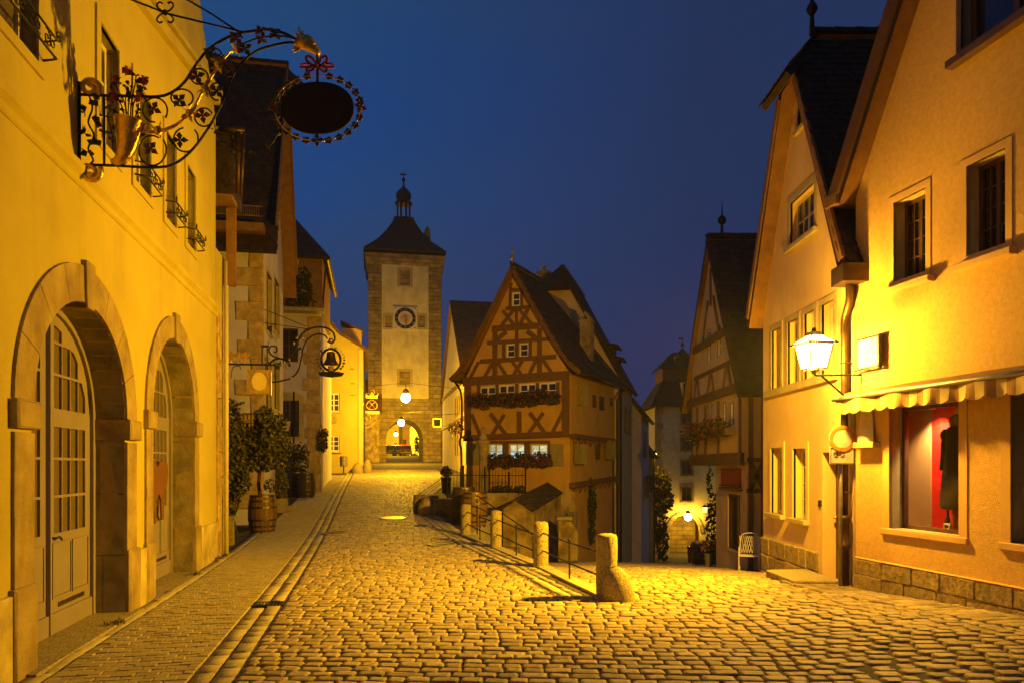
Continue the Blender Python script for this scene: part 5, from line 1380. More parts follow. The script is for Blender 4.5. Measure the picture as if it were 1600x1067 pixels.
for w in uw + gw_: win(B5, *w, -.06, 1, 3, m_white_p, m_glass, fw=.05, mw=.03, panes=False)
win(B5, *sw_, .12, 1, 1, m_brown_p, m_glass, fw=.08, sur=(.12, m_cream, .03), name='shop_window')
q = rc(fr5, 1129.5, 1158.5, 732, 757); sgn = MB().box(q[0], q[1], -.06, .0, q[2], q[3]).build('fascia_panel', m_redpaint, B5, wz=True, bevel=.01)
MB().box(q[0] - .05, q[1] + .05, -.10, -.02, q[2] - .05, q[2] - .002).build('fascia_frame', m_brown_p, B5, wz=True)
MB().box(sw_[0] - .5, sw_[1] + .1, -.14, .02, sw_[3] + .1, sw_[3] + .18).build('lintel', m_timber, B5, wz=True)
for zz, w_ in ((2.02, .34), (z5e - .02, .24), (5.55, .2)):
    u0_ = .82 if zz < 5 else um5 * (zz - z5e) / (z5r - z5e); u1_ = W5 if zz < 5 else W5 - (W5 - um5) * (zz - z5e) / (z5r - z5e)
    MB().box(u0_, u1_, -.22, -.06, zz - w_ / 2, zz + w_ / 2).build('timber_beam', m_timber, B5, wz=True)
def b5(p, q, w=.12): MB().beam(p, q, w, -.16, -.06).build('timber_beam', m_timber, B5, wz=True)
for k in range(1, 7): u_ = .3 + k * .82; b5((u_, 3.85), (u_ + (.35 if k % 2 else -.3), 4.6), .10)
b5((um5, 6.6), (um5, 7.7), .1); b5((um5 - .9, 5.6), (um5 - .3, 6.8), .1); b5((um5 + .9, 5.6), (um5 + .3, 6.8), .1); b5((1.2, 4.65), (W5 - .9, 4.65), .12)
for u_ in (.9, 1.6, 2.6, 4.0, W5 - .1): b5((u_, 2.1), (u_, 3.7), .14)
gable_roof(B5, 0, W5, z5e, z5e, z5r, -.26, 6.8, eo=.2, um=um5, tile=(.19, .19), side='R', th=.16)
ridge_cap(B5, (um5, -.2, z5r + .15), (um5, 6.6, z5r + .15), m_roof, .1, 14)
mb = MB().ell((um5, .2, z5r + .62), (.13, .13, .14), 8, 6); mb.tube([(um5, .2, z5r + .1), (um5, .2, z5r + .6)], .06, 6, taper=.5); mb.tube([(um5, .2, z5r + .7), (um5, .2, z5r + 1.2)], .03, 5, taper=.2); mb.build('finial', m_iron, B5, wz=True)
# wall facing the viewer, with timbers
def near5(mb, name, mat):
    o_ = MB(); o_.f = mb.f; o_.m = mb.m
    for (x, v, z) in mb.v: o_.v.append((W5 - v, x, z))
    return o_.build(name, mat, B5, wz=True)
for p, q in (((.1, -1.9), (.1, 3.7)), ((.42, -1.9), (.42, 3.7)), ((.0, 1.2), (.9, 1.2)), ((.0, 2.0), (.9, 2.0)), ((.1, 1.25), (.42, 1.95)), ((.42, 1.25), (.1, 1.95)), ((.9, -1.9), (.9, 3.7))): near5(MB().beam(p, q, .11, -.04, .02), 'timber_beam', m_timber)
flower_box('box of red geraniums on the dim timbered house in the lane', fr5, 1.0, W5 - .5, fr5.p(1120, 684)[1], -.30, 700, 110)

# ------------------------------------------------------------------ gabled house with the lantern (right)
fr1 = Fr((5.16, 15.12), (0, -1)); W1 = 4.0; zb1 = -.75
B1_ = fthing('lantern_house', 'narrow plaster house with steep half-hipped gable behind the lantern', 'house', fr1, zb1)
z1e, z1h, z1r, um1 = 5.15, 8.55, 9.35, 2.02
k1 = (9.4 - z1e) / um1; uh = (z1h - z1e) / k1
w1u = [rc(fr1, a, b, c, d) for a, b, c, d in ((1206, 1220, 513, 602), (1231, 1247, 497, 598), (1257, 1273, 490, 592), (1284, 1303, 475, 585))]
zs1 = sum(w[2] for w in w1u) / 4; zt1 = sum(w[3] for w in w1u) / 4; w1u = [(a, b, zs1, zt1) for a, b, _, _ in w1u]
w1g = rc(fr1, 1235, 1273, 301, 372); w1t = rc(fr1, 1247, 1258, 153, 197)
w1l = [rc(fr1, 1205.5, 1223, 699, 802), rc(fr1, 1240, 1260, 700, 810)]
d1 = rc(fr1, 1288, 1313, 706, 893); d1 = (d1[0], d1[1], -.02, d1[3])
hol = [rect(*w) for w in w1u + [w1g, w1t] + w1l + [d1]]
wall(B1_, [(0, zb1), (W1, zb1), (W1, z1e), (W1 - uh, z1h), (uh, z1h), (0, z1e)], hol, 7.0, [m_cream, m_cream], .24)
for w in w1u: win(B1_, *w, .16, 2, 4, m_cream_p, m_glass, fw=.05, mw=.02, cas=2, sur=(.10, m_band, .015))
ss = MB().box(w1u[0][0] - .22, w1u[3][1] + .18, -.10, .05, zs1 - .16, zs1 - .03).build('sill_course', m_band, B1_, wz=True, bevel=.012)
win(B1_, *w1g, .15, 4, 2, m_cream_p, m_glass, fw=.05, mw=.025, cas=2, sur=(.12, m_band, .015), sill=(m_band, .08))
win(B1_, *w1t, .15, 2, 2, m_cream_p, m_glass, fw=.05, cas=2, sur=(.08, m_band, .015), sill=(m_band, .06))
for w in w1l: win(B1_, *w, .18, 2, 4, m_cream_p, m_glass, fw=.05, mw=.022, cas=2, sur=(.11, m_cream, .02), sill=(m_band, .10))
dr = MB().box(d1[0], d1[1], .19, .24, 0, d1[3]).build('door', m_brown_p, B1_, wz=True)
for a, b in ((.1, .85), (.95, d1[3] - .12)): MB().box(d1[0] + .10, d1[1] - .1, .172, .19, a, b).build('door_panel', m_brown_p, dr, bevel=.012)
MB().ell((d1[0] + .08, .15, 1.0), (.03, .04, .03), 8, 5).build('door_knob', m_gold, dr, smooth=True)
MB().box(d1[0] - .16, d1[0] - .002, -.03, .05, zb1, d1[3] + .16).box(d1[1] + .002, d1[1] + .16, -.03, .05, zb1, d1[3] + .16).box(d1[0] - .001, d1[1] + .001, -.03, .05, d1[3] + .002, d1[3] + .16).build('door_surround', m_cream, B1_, wz=True)
for k in range(2): a = fr1.p(1284.5, 783 + 5 * k); MB().box(a[0] - .06, a[0] + .06, -.045, -.02, a[1] - .03, a[1] + .02).build('bell_plate', m_hoop, B1_, wz=True)
# plinth stones
rows = []
for zlo, zhi in ((zb1, -.28), (-.28, .06), (.06, .40)):
    x = 0.0
    while x < W1 - .02:
        w = random.uniform(.3, .55); x2 = min(W1, x + w)
        if W1 - x2 < .15: x2 = W1
        if x2 <= d1[0] - .16: MB().block(x + .004, x2 - .004, -.06, .04, zlo + .004, zhi - .004, .02, .012).build('plinth_stone', m_plinth, B1_, wz=True)
        elif x < d1[0] - .16: MB().block(x + .004, d1[0] - .165, -.06, .04, zlo + .004, zhi - .004, .02, .012).build('plinth_stone', m_plinth, B1_, wz=True)
        elif x2 > d1[1] + .16 and zhi < .3: MB().block(max(x, d1[1] + .165), x2 - .004, -.06, .04, zlo + .004, zhi - .004, .02, .012).build('plinth_stone', m_plinth, B1_, wz=True)
        x = x2
ov, eo1 = -.26, .24
for sg, ue in ((-1, 0 - eo1), (1, W1 + eo1)):
    zE_ = z1e - k1 * eo1 + .1; th_ = z1h + .12
    uhh = um1 + sg * (um1 - uh)
    mb = MB(); A = (ue, ov, zE_); Bp = (ue, 7.1, zE_); C = (um1, 7.1, 9.4 + .1); D = (um1, .25, 9.4 + .1); Ehip = (uhh, ov, th_)
    slab(mb, [A, Bp, C, D, Ehip], .16)
    o_ = mb.build('roof_slope', [m_roof, m_soffit], B1_, wz=True)
    if sg > 0:
        # tiles from the eave to the foot of the half-hip, then to the ridge
        kz = (th_ - zE_) / (C[2] - zE_)
        M1 = Vector(A).lerp(Vector((um1, ov, C[2])), kz); M2 = Vector(Bp).lerp(Vector(C), kz)
        tiles(o_, A, Bp, M2, M1, .18, .155, m_roof, 290, wz=False, root=B1_)
        tiles(o_, M1, M2, C, D, .18, .155, m_roof, 0, wz=False, root=B1_)
mb = MB(); hipA = (uh - .25, ov - .25, z1h - .02); hipB = (W1 - uh + .25, ov - .25, z1h - .02)
slab(mb, [hipA, hipB, (um1, .25, 9.5)], .12); o_ = mb.build('half_hip', [m_roof, m_soffit], B1_, wz=True)
tiles(o_, hipA, hipB, (um1 + .02, .25, 9.5), (um1 - .02, .25, 9.5), .18, .155, m_roof, 0, wz=False, root=B1_)
ridge_cap(B1_, (um1, .2, 9.55), (um1, 7.0, 9.55), m_roof, .1, 18)
mb = MB(); mb.tube([(um1, .18, 9.5), (um1, .18, 9.9)], .05, 8, taper=.7); mb.lathe([(.035, 9.85), (.09, 9.93), (.10, 9.98), (.06, 10.06), (.032, 10.1), (.024, 10.4), (.005, 10.8)], (um1, .18, 0), 10); mb.build('finial', m_iron, B1_, wz=True, smooth=True)
mb = MB(); mb.beam((-.2, z1e - .25), (uh, z1h), .14, ov - .03, ov + .02); mb.build('bargeboard', m_soffit, B1_, wz=True)
mb = MB(); mb.beam((W1 + .2, z1e - .25), (W1 - uh, z1h), .14, ov - .03, ov + .02); mb.build('bargeboard', m_soffit, B1_, wz=True)
MB().box(W1 - .08, W1 + .34, ov - .05, 1.0, z1e - .60, z1e - .33).build('box_gutter', m_gutter, B1_, wz=True, bevel=.01)
dp_ = MB(); ux = W1 - .06
dp_.tube(catmull([(W1 + .1, ov + .15, z1e - .6), (W1 + .09, ov + .15, z1e - .85), (ux, -.11, z1e - 1.1), (ux, -.11, z1e - 1.4)], 6) + [(ux, -.11, 1.0)], .055, 10)
dp_.build('downpipe', m_gutter, B1_, wz=True, smooth=True)
dp_ = MB(); dp_.lathe([(.075, -.05), (.08, .6), (.095, .61), (.095, .66), (.08, .67), (.08, 1.0), (.1, 1.02), (.1, 1.08), (.06, 1.1)], (ux, -.12, 0), 12); dp_.build('standpipe', m_gutter, B1_, wz=True, smooth=True)
for zz in (3.4, 2.2, 1.45): MB().tube([(ux - .06, -.02, zz), (ux - .065, -.13, zz), (ux, -.18, zz), (ux + .065, -.13, zz), (ux + .06, -.02, zz)], .012, 5).build('pipe_clip', m_gutter, B1_, wz=True)
st = thing('door_step', 'low stone step slab lying before the lantern house door', 'step', tuple(fr1.w(3.1, -.47, 0)), 0)
zst = gz(4.75, 13.0)
mb = MB(); mb.prism([(-.34, -.62, -.35), (.40, -.70, -.35), (.40, .70, -.35), (-.34, .60, -.35)], (0, 0, .42)); mb.build('slab', m_granite, st, bevel=.02)

# ------------------------------------------------------------------ shop house (right foreground)
fr0 = Fr((5.175, 11.08), (-S2[0], -S2[1])); W0 = 7.6; z0e = 6.15; um0 = 3.8; z0r = 12.4
B0 = fthing('shop_house', 'tall rough rendered house with striped shop awning at right', 'house', fr0, 0)
w0 = [rc(fr0, 1399, 1446, 293, 431, 1446), rc(fr0, 1513, 1571, 236, 393, 1571)]
w0 = [(w0[0][0], w0[0][1], 4.48, 5.66), (w0[1][0], w0[1][1], 4.48, 5.66)]
for xx in (): pass
zt = fr0.p(1446, 293)[1]; zs_ = fr0.p(1446, 424)[1]
w0 = [(fr0.p(1397, HY)[0], fr0.p(1447, HY)[0], zs_, zt), (fr0.p(1511, HY)[0], fr0.p(1572, HY)[0], zs_, zt)]
wa = (fr0.p(1505, HY)[0], fr0.p(1505, HY)[0] + 1.3, fr0.p(1505, 78)[1], fr0.p(1505, 78)[1] + 1.35)
zw0, zw1 = fr0.p(1500, 838)[1], fr0.p(1500, 624)[1]
ws = [(fr0.p(1390, HY)[0], fr0.p(1499, HY)[0], zw0, zw1), (fr0.p(1580, HY)[0], fr0.p(1580, HY)[0] + 1.5, zw0, zw1)]
wall(B0, [(0, 0), (W0, 0), (W0, z0e), (um0, z0r), (0, z0e)], [rect(*w) for w in w0 + [wa] + ws], 8.0, [m_rough, m_band], .26)
for w in w0:
    win(B0, *w, .20, 4, 4, m_brown_p, m_glass, fw=.055, mw=.014, cas=2, sur=(.09, m_trim, .012))
    MB().box(w[0] - .14, w[1] + .16, -.11, .2, w[2] - .17, w[2] - .08).build('sill_stone', m_trim, B0, wz=True, bevel=.012)
win(B0, *wa, .14, 2, 2, m_brown_p, m_glass, fw=.08, cas=2, sur=(.08, m_brown_p, .03)); MB().box(wa[0] - .16, wa[1] + .1, -.12, .1, wa[2] - .17, wa[2] - .08).build('sill_board', m_brown_p, B0, wz=True)
for i, w in enumerate(ws): win(B0, *w, .23, 1, 1, m_brown_p, m_sheet if i == 0 else m_glass, fw=.05, sur=(.13, m_trim, .012), sill=(m_trim, .04), name='shop_window')
gable_roof(B0, 0, W0, z0e, z0e, z0r, -.24, 8.2, eo=.22, th=.2, name='roof_slope')
mb = MB(); mb.beam((-.18, z0e - .22), (um0, z0r + .1), .20, -.29, -.23); mb.build('bargeboard', m_timber, B0, wz=True)
MB().box(-.34, -.06, -.30, .4, z0e - .36, z0e - .18).build('eave_end', m_soffit, B0, wz=True, bevel=.01)
# plinth: two courses of big stones
pz0, pz1 = .30, .58
x = .06
for lo, hi, seed in ((-.02, .24, 1), (.24, .472, 2)):
    x = .04
    while x < 4.2:
        w = random.uniform(.34, .62)
        MB().block(x + .002, x + w - .002, -.072, .05, lo + .002, hi - .002, .012, .008).build('plinth_stone', m_plinth, B0, wz=True); x += w
x = 4.2
MB().box(.02, W0, -.074, .03, .472, .49).build('plinth_cap', m_rough, B0, wz=True, bevel=.01)
# display behind the first shop window
u0, u1 = ws[0][0], ws[0][1]
dv_ = lambda px_, v: fr0.p(px_, HY, v)[0]
rm = MB(); ul = dv_(1398, .66); uh_ = u1 + .35
rm.box(ul - .03, ul, .27, .7, zw0 - .1, zw1 + .2); rm.box(uh_, uh_ + .03, .27, .7, zw0 - .1, zw1 + .2); rm.box(ul, uh_, .27, .7, zw1 + .2, zw1 + .24); rm.box(ul, uh_, .27, .7, zw0 - .12, zw0 - .08); rm.box(ul, uh_, .68, .70, zw0 - .08, zw1 + .2)
rm.build('display_niche', m_beige, B0, wz=True)
ub = dv_(1456, .62)
MB().box(ub, uh_ - .02, .62, .65, zw0 - .07, zw1 + .18).build('red_display_panel', m_redwall, B0, wz=True)
MB().box(ul + .01, ub - .004, .60, .64, zw0 - .07, zw1 + .18).build('beige_display_panel', m_beige, B0, wz=True)
MB().box(ub, u1 + .2, .40, .43, zw1 + .10, zw1 + .13).build('spotlight_rail', m_white_p, B0, wz=True)

# ------------------------------------------------------------------ shop front things
aw = fthing('awning', 'rolled up striped awning with a scalloped valance above the shop windows', 'awning', fr0, 0)
za = fr0.p(1400, 612)[1]
u_a, u_b = -.04, 5.2
mb = MB(); mb.prism([(u_a, -.02, za + .10), (u_a, -.30, za + .02), (u_a, -.33, za - .05), (u_a, -.30, za - .09), (u_a, -.02, za - .07)], (u_b - u_a, 0, 0)); mb.build('awning_case', m_soffit, aw, bevel=.01)
mb = MB(); mb.tube([(u_a - .03, -.33, za - .03), (u_b, -.33, za - .03)], .035, 8); mb.build('front_bar', m_metal, aw, smooth=True)
nst = 38
for k in range(nst):
    x0 = .03 + k * .135; x1 = x0 + .135
    mb = MB(); n = 5
    P = []
    for i in range(n + 1):
        x = x0 + (x1 - x0) * i / n
        sc = .16 + .045 * abs(math.sin(math.pi * (x - .03) / .27)) ** .7 + random.uniform(-.004, .004)
        wv = -.335 + .018 * math.sin(x * 9)
        P.append((x, wv, za - .06)); P.append((x, wv - .012 * math.sin(x * 21), za - .06 - sc))
    b = len(mb.v); mb.v += P; mb.v += [(a, c + .006, d) for a, c, d in P]; m_ = len(P)
    for i in range(n):
        mb.f += [(2 * i, 2 * i + 2, 2 * i + 3, 2 * i + 1), (m_ + 2 * i, m_ + 2 * i + 1, m_ + 2 * i + 3, m_ + 2 * i + 2)]; mb.m += [0, 0]
        mb.f.append((2 * i + 1, 2 * i + 3, m_ + 2 * i + 3, m_ + 2 * i + 1)); mb.m.append(0)
    if k % 2: mb.build('pale_stripe', m_stripe, aw)
    else: mb.build('brown_stripe', m_stripedk, aw)
# sign plate on a bracket, white
fb = Fr((fr0.w(.16, 0, 0).x, fr0.w(.16, 0, 0).y), (-T2[0], -T2[1]))
sg = thing('bracket_sign', 'white shop sign plate on an iron bracket above the awning corner', 'shop sign', tuple(fr0.w(.20, .24, 3.28)), fr0.rz)
mb = MB(); mb.box(.0, .42, -.34, -.31, 0, .40); mb.build('sign_plate', m_signwh, sg)
mb = MB(); mb.box(-.02, .47, -.35, -.30, .40, .43); mb.box(.42, .455, -.35, -.30, -.04, .42); mb.box(-.1, .45, -.34, -.31, -.035, -.01); mb.box(-.03, -.01, -.345, .0, .38, .41); mb.box(-.03, -.01, -.345, 0, 0, .03); mb.build('bracket', m_iron, sg)
sb = thing('shelf_sign', 'small white lit stand up sign on a wall ledge beneath the awning corner', 'shop sign', tuple(fr0.w(.13, 0, 2.13)), fr0.rz)
mb = MB(); mb.box(-.02, .42, -.13, .0, -.02, .06); mb.build('ledge', m_cream, sb, bevel=.006)
mb = MB(); mb.prism([(.05, -.10, .062), (.34, -.06, .062), (.27, -.02, .55), (.05, -.04, .60)], (0, .02, 0)); mb.build('sign_plate', m_signwh, sb)
# dressed dummy
mq = thing('mannequin', 'headless dummy in a black coat and checked scarf before the red panel', 'mannequin', tuple(fr0.w(dv_(1499, .46), .46, zw0 - .06)), fr0.rz)
mb = MB(); mb.lathe([(.25, .36), (.285, .39), (.275, .55), (.25, .8), (.225, 1.0), (.205, 1.15), (.20, 1.28), (.20, 1.36), (.17, 1.44), (.08, 1.50), (.05, 1.52)], n=18, sy=.62); mb.build('coat', m_dress, mq, smooth=True)
for sg_ in (-1, 1):
    MB().tube(catmull([(sg_ * .14, 0, 1.40), (sg_ * .20, -.03, 1.28), (sg_ * .205, -.05, 1.08), (sg_ * .19, -.08, .88)], 4), .06, 8, taper=.75).build('sleeve', m_dress, mq, smooth=True)
    MB().ell((sg_ * .21, 0, 1.35), (.095, .09, .09), 10, 6).build('puffed_shoulder', m_dress, mq, smooth=True)
mb = MB(); mb.lathe([(.07, 1.44), (.125, 1.47), (.135, 1.54), (.10, 1.60), (.055, 1.62)], n=14, sy=.85); mb.build('scarf', m_check, mq, smooth=True)
MB().lathe([(.045, 1.58), (.045, 1.72), (.04, 1.73)], n=12).build('neck', m_skin, mq, smooth=True)
MB().lathe([(.02, .0), (.02, .4)], n=8).lathe([(.16, 0), (.16, .015), (.03, .03)], n=14).build('stand', m_iron, mq)
cd = thing('candle_lantern', 'little white lantern on the display floor by the black coat', 'lantern', tuple(fr0.w(dv_(1484, .36), .36, zw0 - .075)), fr0.rz)
mb = MB(); mb.box(-.05, .05, -.05, .05, 0, .02); mb.box(-.05, .05, -.05, .05, .17, .19); [mb.box(sx * .045 - .006, sx * .045 + .006, sy * .045 - .006, sy * .045 + .006, .02, .17) for sx in (-1, 1) for sy in (-1, 1)]; mb.build('frame', m_cream_p, cd); MB().box(-.03, .03, -.03, .03, .02, .13).build('candle', m_signwh, cd)
MB().tube([(-.03, 0, .19), (-.03, 0, .26), (.03, 0, .26), (.03, 0, .19)], .005, 5).build('handle', m_iron, cd)
bt = thing('bottle', 'dark glass bottle on the display floor behind the white lantern', 'bottle', tuple(fr0.w(dv_(1481, .46), .46, zw0 - .075)), 0)
MB().lathe([(.04, 0), (.045, .02), (.045, .2), (.018, .27), (.016, .36)], n=12).build('glass_body', m_glass, bt, smooth=True)
vs_ = thing('red_vase', 'slim red vase on the display floor near the bottle', 'vase', tuple(fr0.w(dv_(1492, .38), .38, zw0 - .075)), 0)
MB().lathe([(.03, 0), (.06, .1), (.05, .3), (.03, .38), (.045, .45)], n=12).build('vase_body', m_redpaint, vs_, smooth=True)
fl_ = thing('flower_garland', 'row of pale artificial flowers along the display window foot', 'flowers', tuple(fr0.w(dv_(1473, .31), .31, zw0 - .075)), fr0.rz)
mb = MB(); m2 = MB()
for k in range(26):
    c = Vector((random.uniform(0, .5), random.uniform(-.04, .06), random.uniform(.02, .09)))
    for q in range(5): mb.leaf(c + Vector((random.uniform(-.02, .02), random.uniform(-.02, .02), random.uniform(-.01, .02))), .045, .035)
    m2.leaf(c - Vector((0, 0, .03)), .06, .04)
mb.build('blossoms', m_signwh, fl_); m2.build('foliage', m_leafdk, fl_)
d = bpy.data.lights.new('display_spotlight', 'SPOT'); d.energy = 230; d.color = (1, .66, .34); d.spot_size = R(95); d.spot_blend = .8; d.shadow_soft_size = .05
sp = thing('display_spotlight', 'small white spotlight fixed to the rail inside the shop window', 'spotlight', tuple(fr0.w(ub + .25, .40, zw1 + .06)), fr0.rz)
MB().lathe([(.03, .0), (.045, -.08), (.05, -.1)], n=10).build('spot_head', m_white_p, sp)
lo = bpy.data.objects.new('light', d); lo.parent = sp; lo.location = (0, .0, -.12); lo.rotation_euler = (R(18), R(12), 0); col.objects.link(lo)

# ------------------------------------------------------------------ main lantern on the house corner
LX = Vector((4.41, 10.75, 3.48))
ln = thing('street_lantern', 'glaring four sided wall lantern on a bracket above the round sign', 'street lantern', (LX.x, LX.y, 0), math.atan2(T2[1], T2[0]))
zc = LX.z
def frust(mb, r0, z0, r1, z1): mb.add([(sx * r, sy * r, z) for r, z in ((r0, z0), (r1, z1)) for sx, sy in ((-1, -1), (1, -1), (1, 1), (-1, 1))], [(0, 1, 5, 4), (1, 2, 6, 5), (2, 3, 7, 6), (3, 0, 4, 7), (3, 2, 1, 0), (4, 5, 6, 7)])
rb, rt_ = .125, .185; zb_, zt_ = zc - .22, zc + .13
mb = MB()
for sx, sy in ((-1, -1), (1, -1), (1, 1), (-1, 1)): mb.tube([(sx * (rt_ + .05), sy * (rt_ + .05), zt_ + .01), (sx * .07, sy * .07, zt_ + .14)], .010, 5)
e_ = rt_ + .05; mb.tube([(-e_, -e_, zt_ + .01), (e_, -e_, zt_ + .01), (e_, e_, zt_ + .01), (-e_, e_, zt_ + .01)], .012, 5, closed=True)
frust(mb, .075, zt_ + .13, .085, zt_ + .18); mb.ell((0, 0, zt_ + .21), (.035, .035, .045), 8, 5); mb.build('lantern_roof', m_gutter, ln)
mb = MB()
for sx, sy in ((-1, -1), (1, -1), (1, 1), (-1, 1)): mb.tube([(sx * rb, sy * rb, zb_), (sx * rt_, sy * rt_, zt_)], .012, 5)
for r, z in ((rb, zb_), (rt_, zt_)): mb.tube([(-r, -r, z), (r, -r, z), (r, r, z), (-r, r, z)], .012, 5, closed=True)
mb.build('lantern_frame', m_gutter, ln)
for (ax, ay), (bx, by) in (((-1, -1), (1, -1)), ((1, -1), (1, 1)), ((1, 1), (-1, 1)), ((-1, 1), (-1, -1))):
    e = .96
    mb = MB(); mb.add([(ax * e_ * e, ay * e_ * e, zt_ + .012), (bx * e_ * e, by * e_ * e, zt_ + .012), (bx * .07, by * .07, zt_ + .135), (ax * .07, ay * .07, zt_ + .135)], [(0, 1, 2, 3)]); mb.build('roof_pane', g_main, ln)
    mb = MB(); mb.add([(ax * rb * e, ay * rb * e, zb_), (bx * rb * e, by * rb * e, zb_), (bx * rt_ * e, by * rt_ * e, zt_ - .005), (ax * rt_ * e, ay * rt_ * e, zt_ - .005)], [(0, 1, 2, 3)]); mb.build('lantern_pane', g_main, ln)
mb = MB(); mb.tube([(-rb, 0, zb_ - .012), (rb, 0, zb_ - .012)], .014, 5); mb.tube([(0, -rb, zb_ - .012), (0, rb, zb_ - .012)], .014, 5); frust(mb, .02, zb_ - .07, .035, zb_ - .01); mb.build('lantern_base', m_gutter, ln)
mb = MB(); mb.tube([(0, 0, zb_ - .05), (.03, .0, zb_ - .09), (.84, .05, zb_ - .06)], .016, 6); mb.tube([(.10, 0, zb_ - .08), (.82, .08, zc - .80)], .014, 6); mb.build('bracket_arm', m_iron, ln)
lo = bpy.data.objects.new('light', lamp('street_lantern_light', None, P_MAIN, SODIUM_NEAR, .07)); lo.parent = ln; lo.location = (0, 0, zc - .02); col.objects.link(lo)
ld = bpy.data.lights.new('added_throw_spot', 'SPOT'); ld.energy = P_THROW; ld.color = SODIUM; ld.spot_size = R(172); ld.spot_blend = 1.0; ld.shadow_soft_size = .07  # added spot without a lamp of its own, brightens the street and facing houses
lo = bpy.data.objects.new('added_throw_light', ld); lo.parent = ln; lo.location = (-.02, 0, zc - .02)
lo.rotation_euler = Vector((1, -.80, .28)).to_track_quat('Z', 'Y').to_euler(); col.objects.link(lo)

ld2 = bpy.data.lights.new('added_ground_spot', 'SPOT'); ld2.energy = 1350; ld2.color = SODIUM_NEAR; ld2.spot_size = R(150); ld2.spot_blend = 1.0; ld2.shadow_soft_size = .07  # another added spot, brightens the paving and lower walls near the lantern
lo = bpy.data.objects.new('added_ground_light', ld2); lo.parent = ln; lo.location = (-.01, 0, zc - .04); lo.rotation_euler = Vector((.25, .10, 1)).to_track_quat('Z', 'Y').to_euler(); col.objects.link(lo)

# round traffic sign
p = ground_hit(1313, 921, True); p = Vector((4.97, 11.13, -.01))
ts = thing('traffic_sign', 'round red ringed no vehicles sign with a bicycle plate on a grey pole', 'traffic sign', (p.x, p.y, 0))
zS = H + (727 - 685) / F * p.y; rS = 20.3 / F * p.y
MB().tube([(0, 0, 0), (0, 0, zS + .15)], .03, 10).build('pole', m_metal, ts, smooth=True)
mb = MB(); N_ = 40
mb.lathe([(rS, -.008), (rS, .008)], n=N_); pl_ = MB(); pl_.f = mb.f; pl_.m = mb.m; pl_.v = [(a, -.05 + c, zS + b) for a, b, c in mb.v]; pl_.build('sign_disc', m_signwh, ts)
mb = MB()
for i in range(N_):
    a0, a1 = 2 * math.pi * i / N_, 2 * math.pi * (i + 1) / N_
    mb.add([(r_ * math.cos(a), -.062, zS + r_ * math.sin(a)) for r_, a in ((rS * .73, a0), (rS, a0), (rS, a1), (rS * .73, a1))], [(0, 1, 2, 3)])
mb.build('red_ring', m_signred, ts)
pw, pt, pb = 19.5 / F * p.y, H + (727 - 698) / F * p.y, H + (727 - 725) / F * p.y
MB().box(-pw, pw, -.055, -.04, pb, pt).build('plate', m_signwh, ts, bevel=.004)
mb = MB(); e = .012
for A_ in ((-pw + e, pw - e, pb + e, pb + e + .007), (-pw + e, pw - e, pt - e - .007, pt - e), (-pw + e, -pw + e + .007, pb + e, pt - e), (pw - e - .007, pw - e, pb + e, pt - e)): mb.box(A_[0], A_[1], -.059, -.05, A_[2], A_[3])
mb.build('plate_border', m_black, ts)
mb = MB(); bx, bz = -.055, (pb + pt) / 2 + .045; r_ = .033
for cx2 in (-.045, .045): mb.tube([(bx + cx2 + r_ * math.cos(a * .393), -.06, bz - .015 + r_ * math.sin(a * .393)) for a in range(16)], .0035, 4, closed=True)
for a, b in (((-.045, -.015), (-.02, .03)), ((-.02, .03), (.03, .03)), ((.03, .03), (0, -.018)), ((0, -.018), (-.02, .03)), ((0, -.018), (-.045, -.015)), ((.045, -.015), (.025, .048)), ((.025, .048), (.04, .05)), ((-.03, .04), (-.012, .04)), ((-.02, .03), (-.022, .04))): mb.tube([(bx + a[0], -.06, bz + a[1]), (bx + b[0], -.06, bz + b[1])], .0032, 4)
mb.build('bicycle_symbol', m_black, ts)
MB().tube([(-.04, -.03, zS - .05), (.04, -.03, zS - .05)], .012, 5).tube([(-.04, -.03, pt - .05), (.04, -.03, pt - .05)], .012, 5).build('sign_clamp', m_metal, ts)

# ------------------------------------------------------------------ fence of granite posts and rails
posts = []
for px_, by, hy, lab in ((948, 935, 834, 'nearest and tallest granite fence post beside the leaning guard stone'), (845, 885, 814, 'second granite fence post behind the guard stone one'), (775, 856, 797, 'third granite fence post just left of the cellar hut gable'), (728, 836, 787, 'farthest granite fence post standing before the wine barrels')):
    Yp = {948: 10.2, 845: 13.25, 775: 16.0, 728: 18.3}[px_]
    q = at(px_, by, Yp); z0 = gz(interp(EDGE, Yp) - .05, Yp); h = (by - hy) / F * Yp
    r = {948: .145, 845: .135, 775: .125, 728: .13}[px_]
    t = thing('granite_post', lab, 'fence post', (q.x, q.y, z0), random.uniform(0, 3), 'granite posts of the fence')
    m_ = MB(); m_.lathe([(r * 1.04, -.2), (r * 1.02, .0), (r * 1.0, h * .2), (r * 1.01, h * .4), (r * .99, h * .6), (r, h * .8), (r * .97, h - .03), (r * .88, h - .005), (r * .5, h + .012), (.01, h + .014)], n=18)
    m_.v = [(a + random.uniform(-.007, .007), b + random.uniform(-.007, .007), c + random.uniform(-.008, .008)) for a, b, c in m_.v]
    m_.build('post_body', m_granite, t, smooth=True); posts.append((q.x, q.y, z0, h))
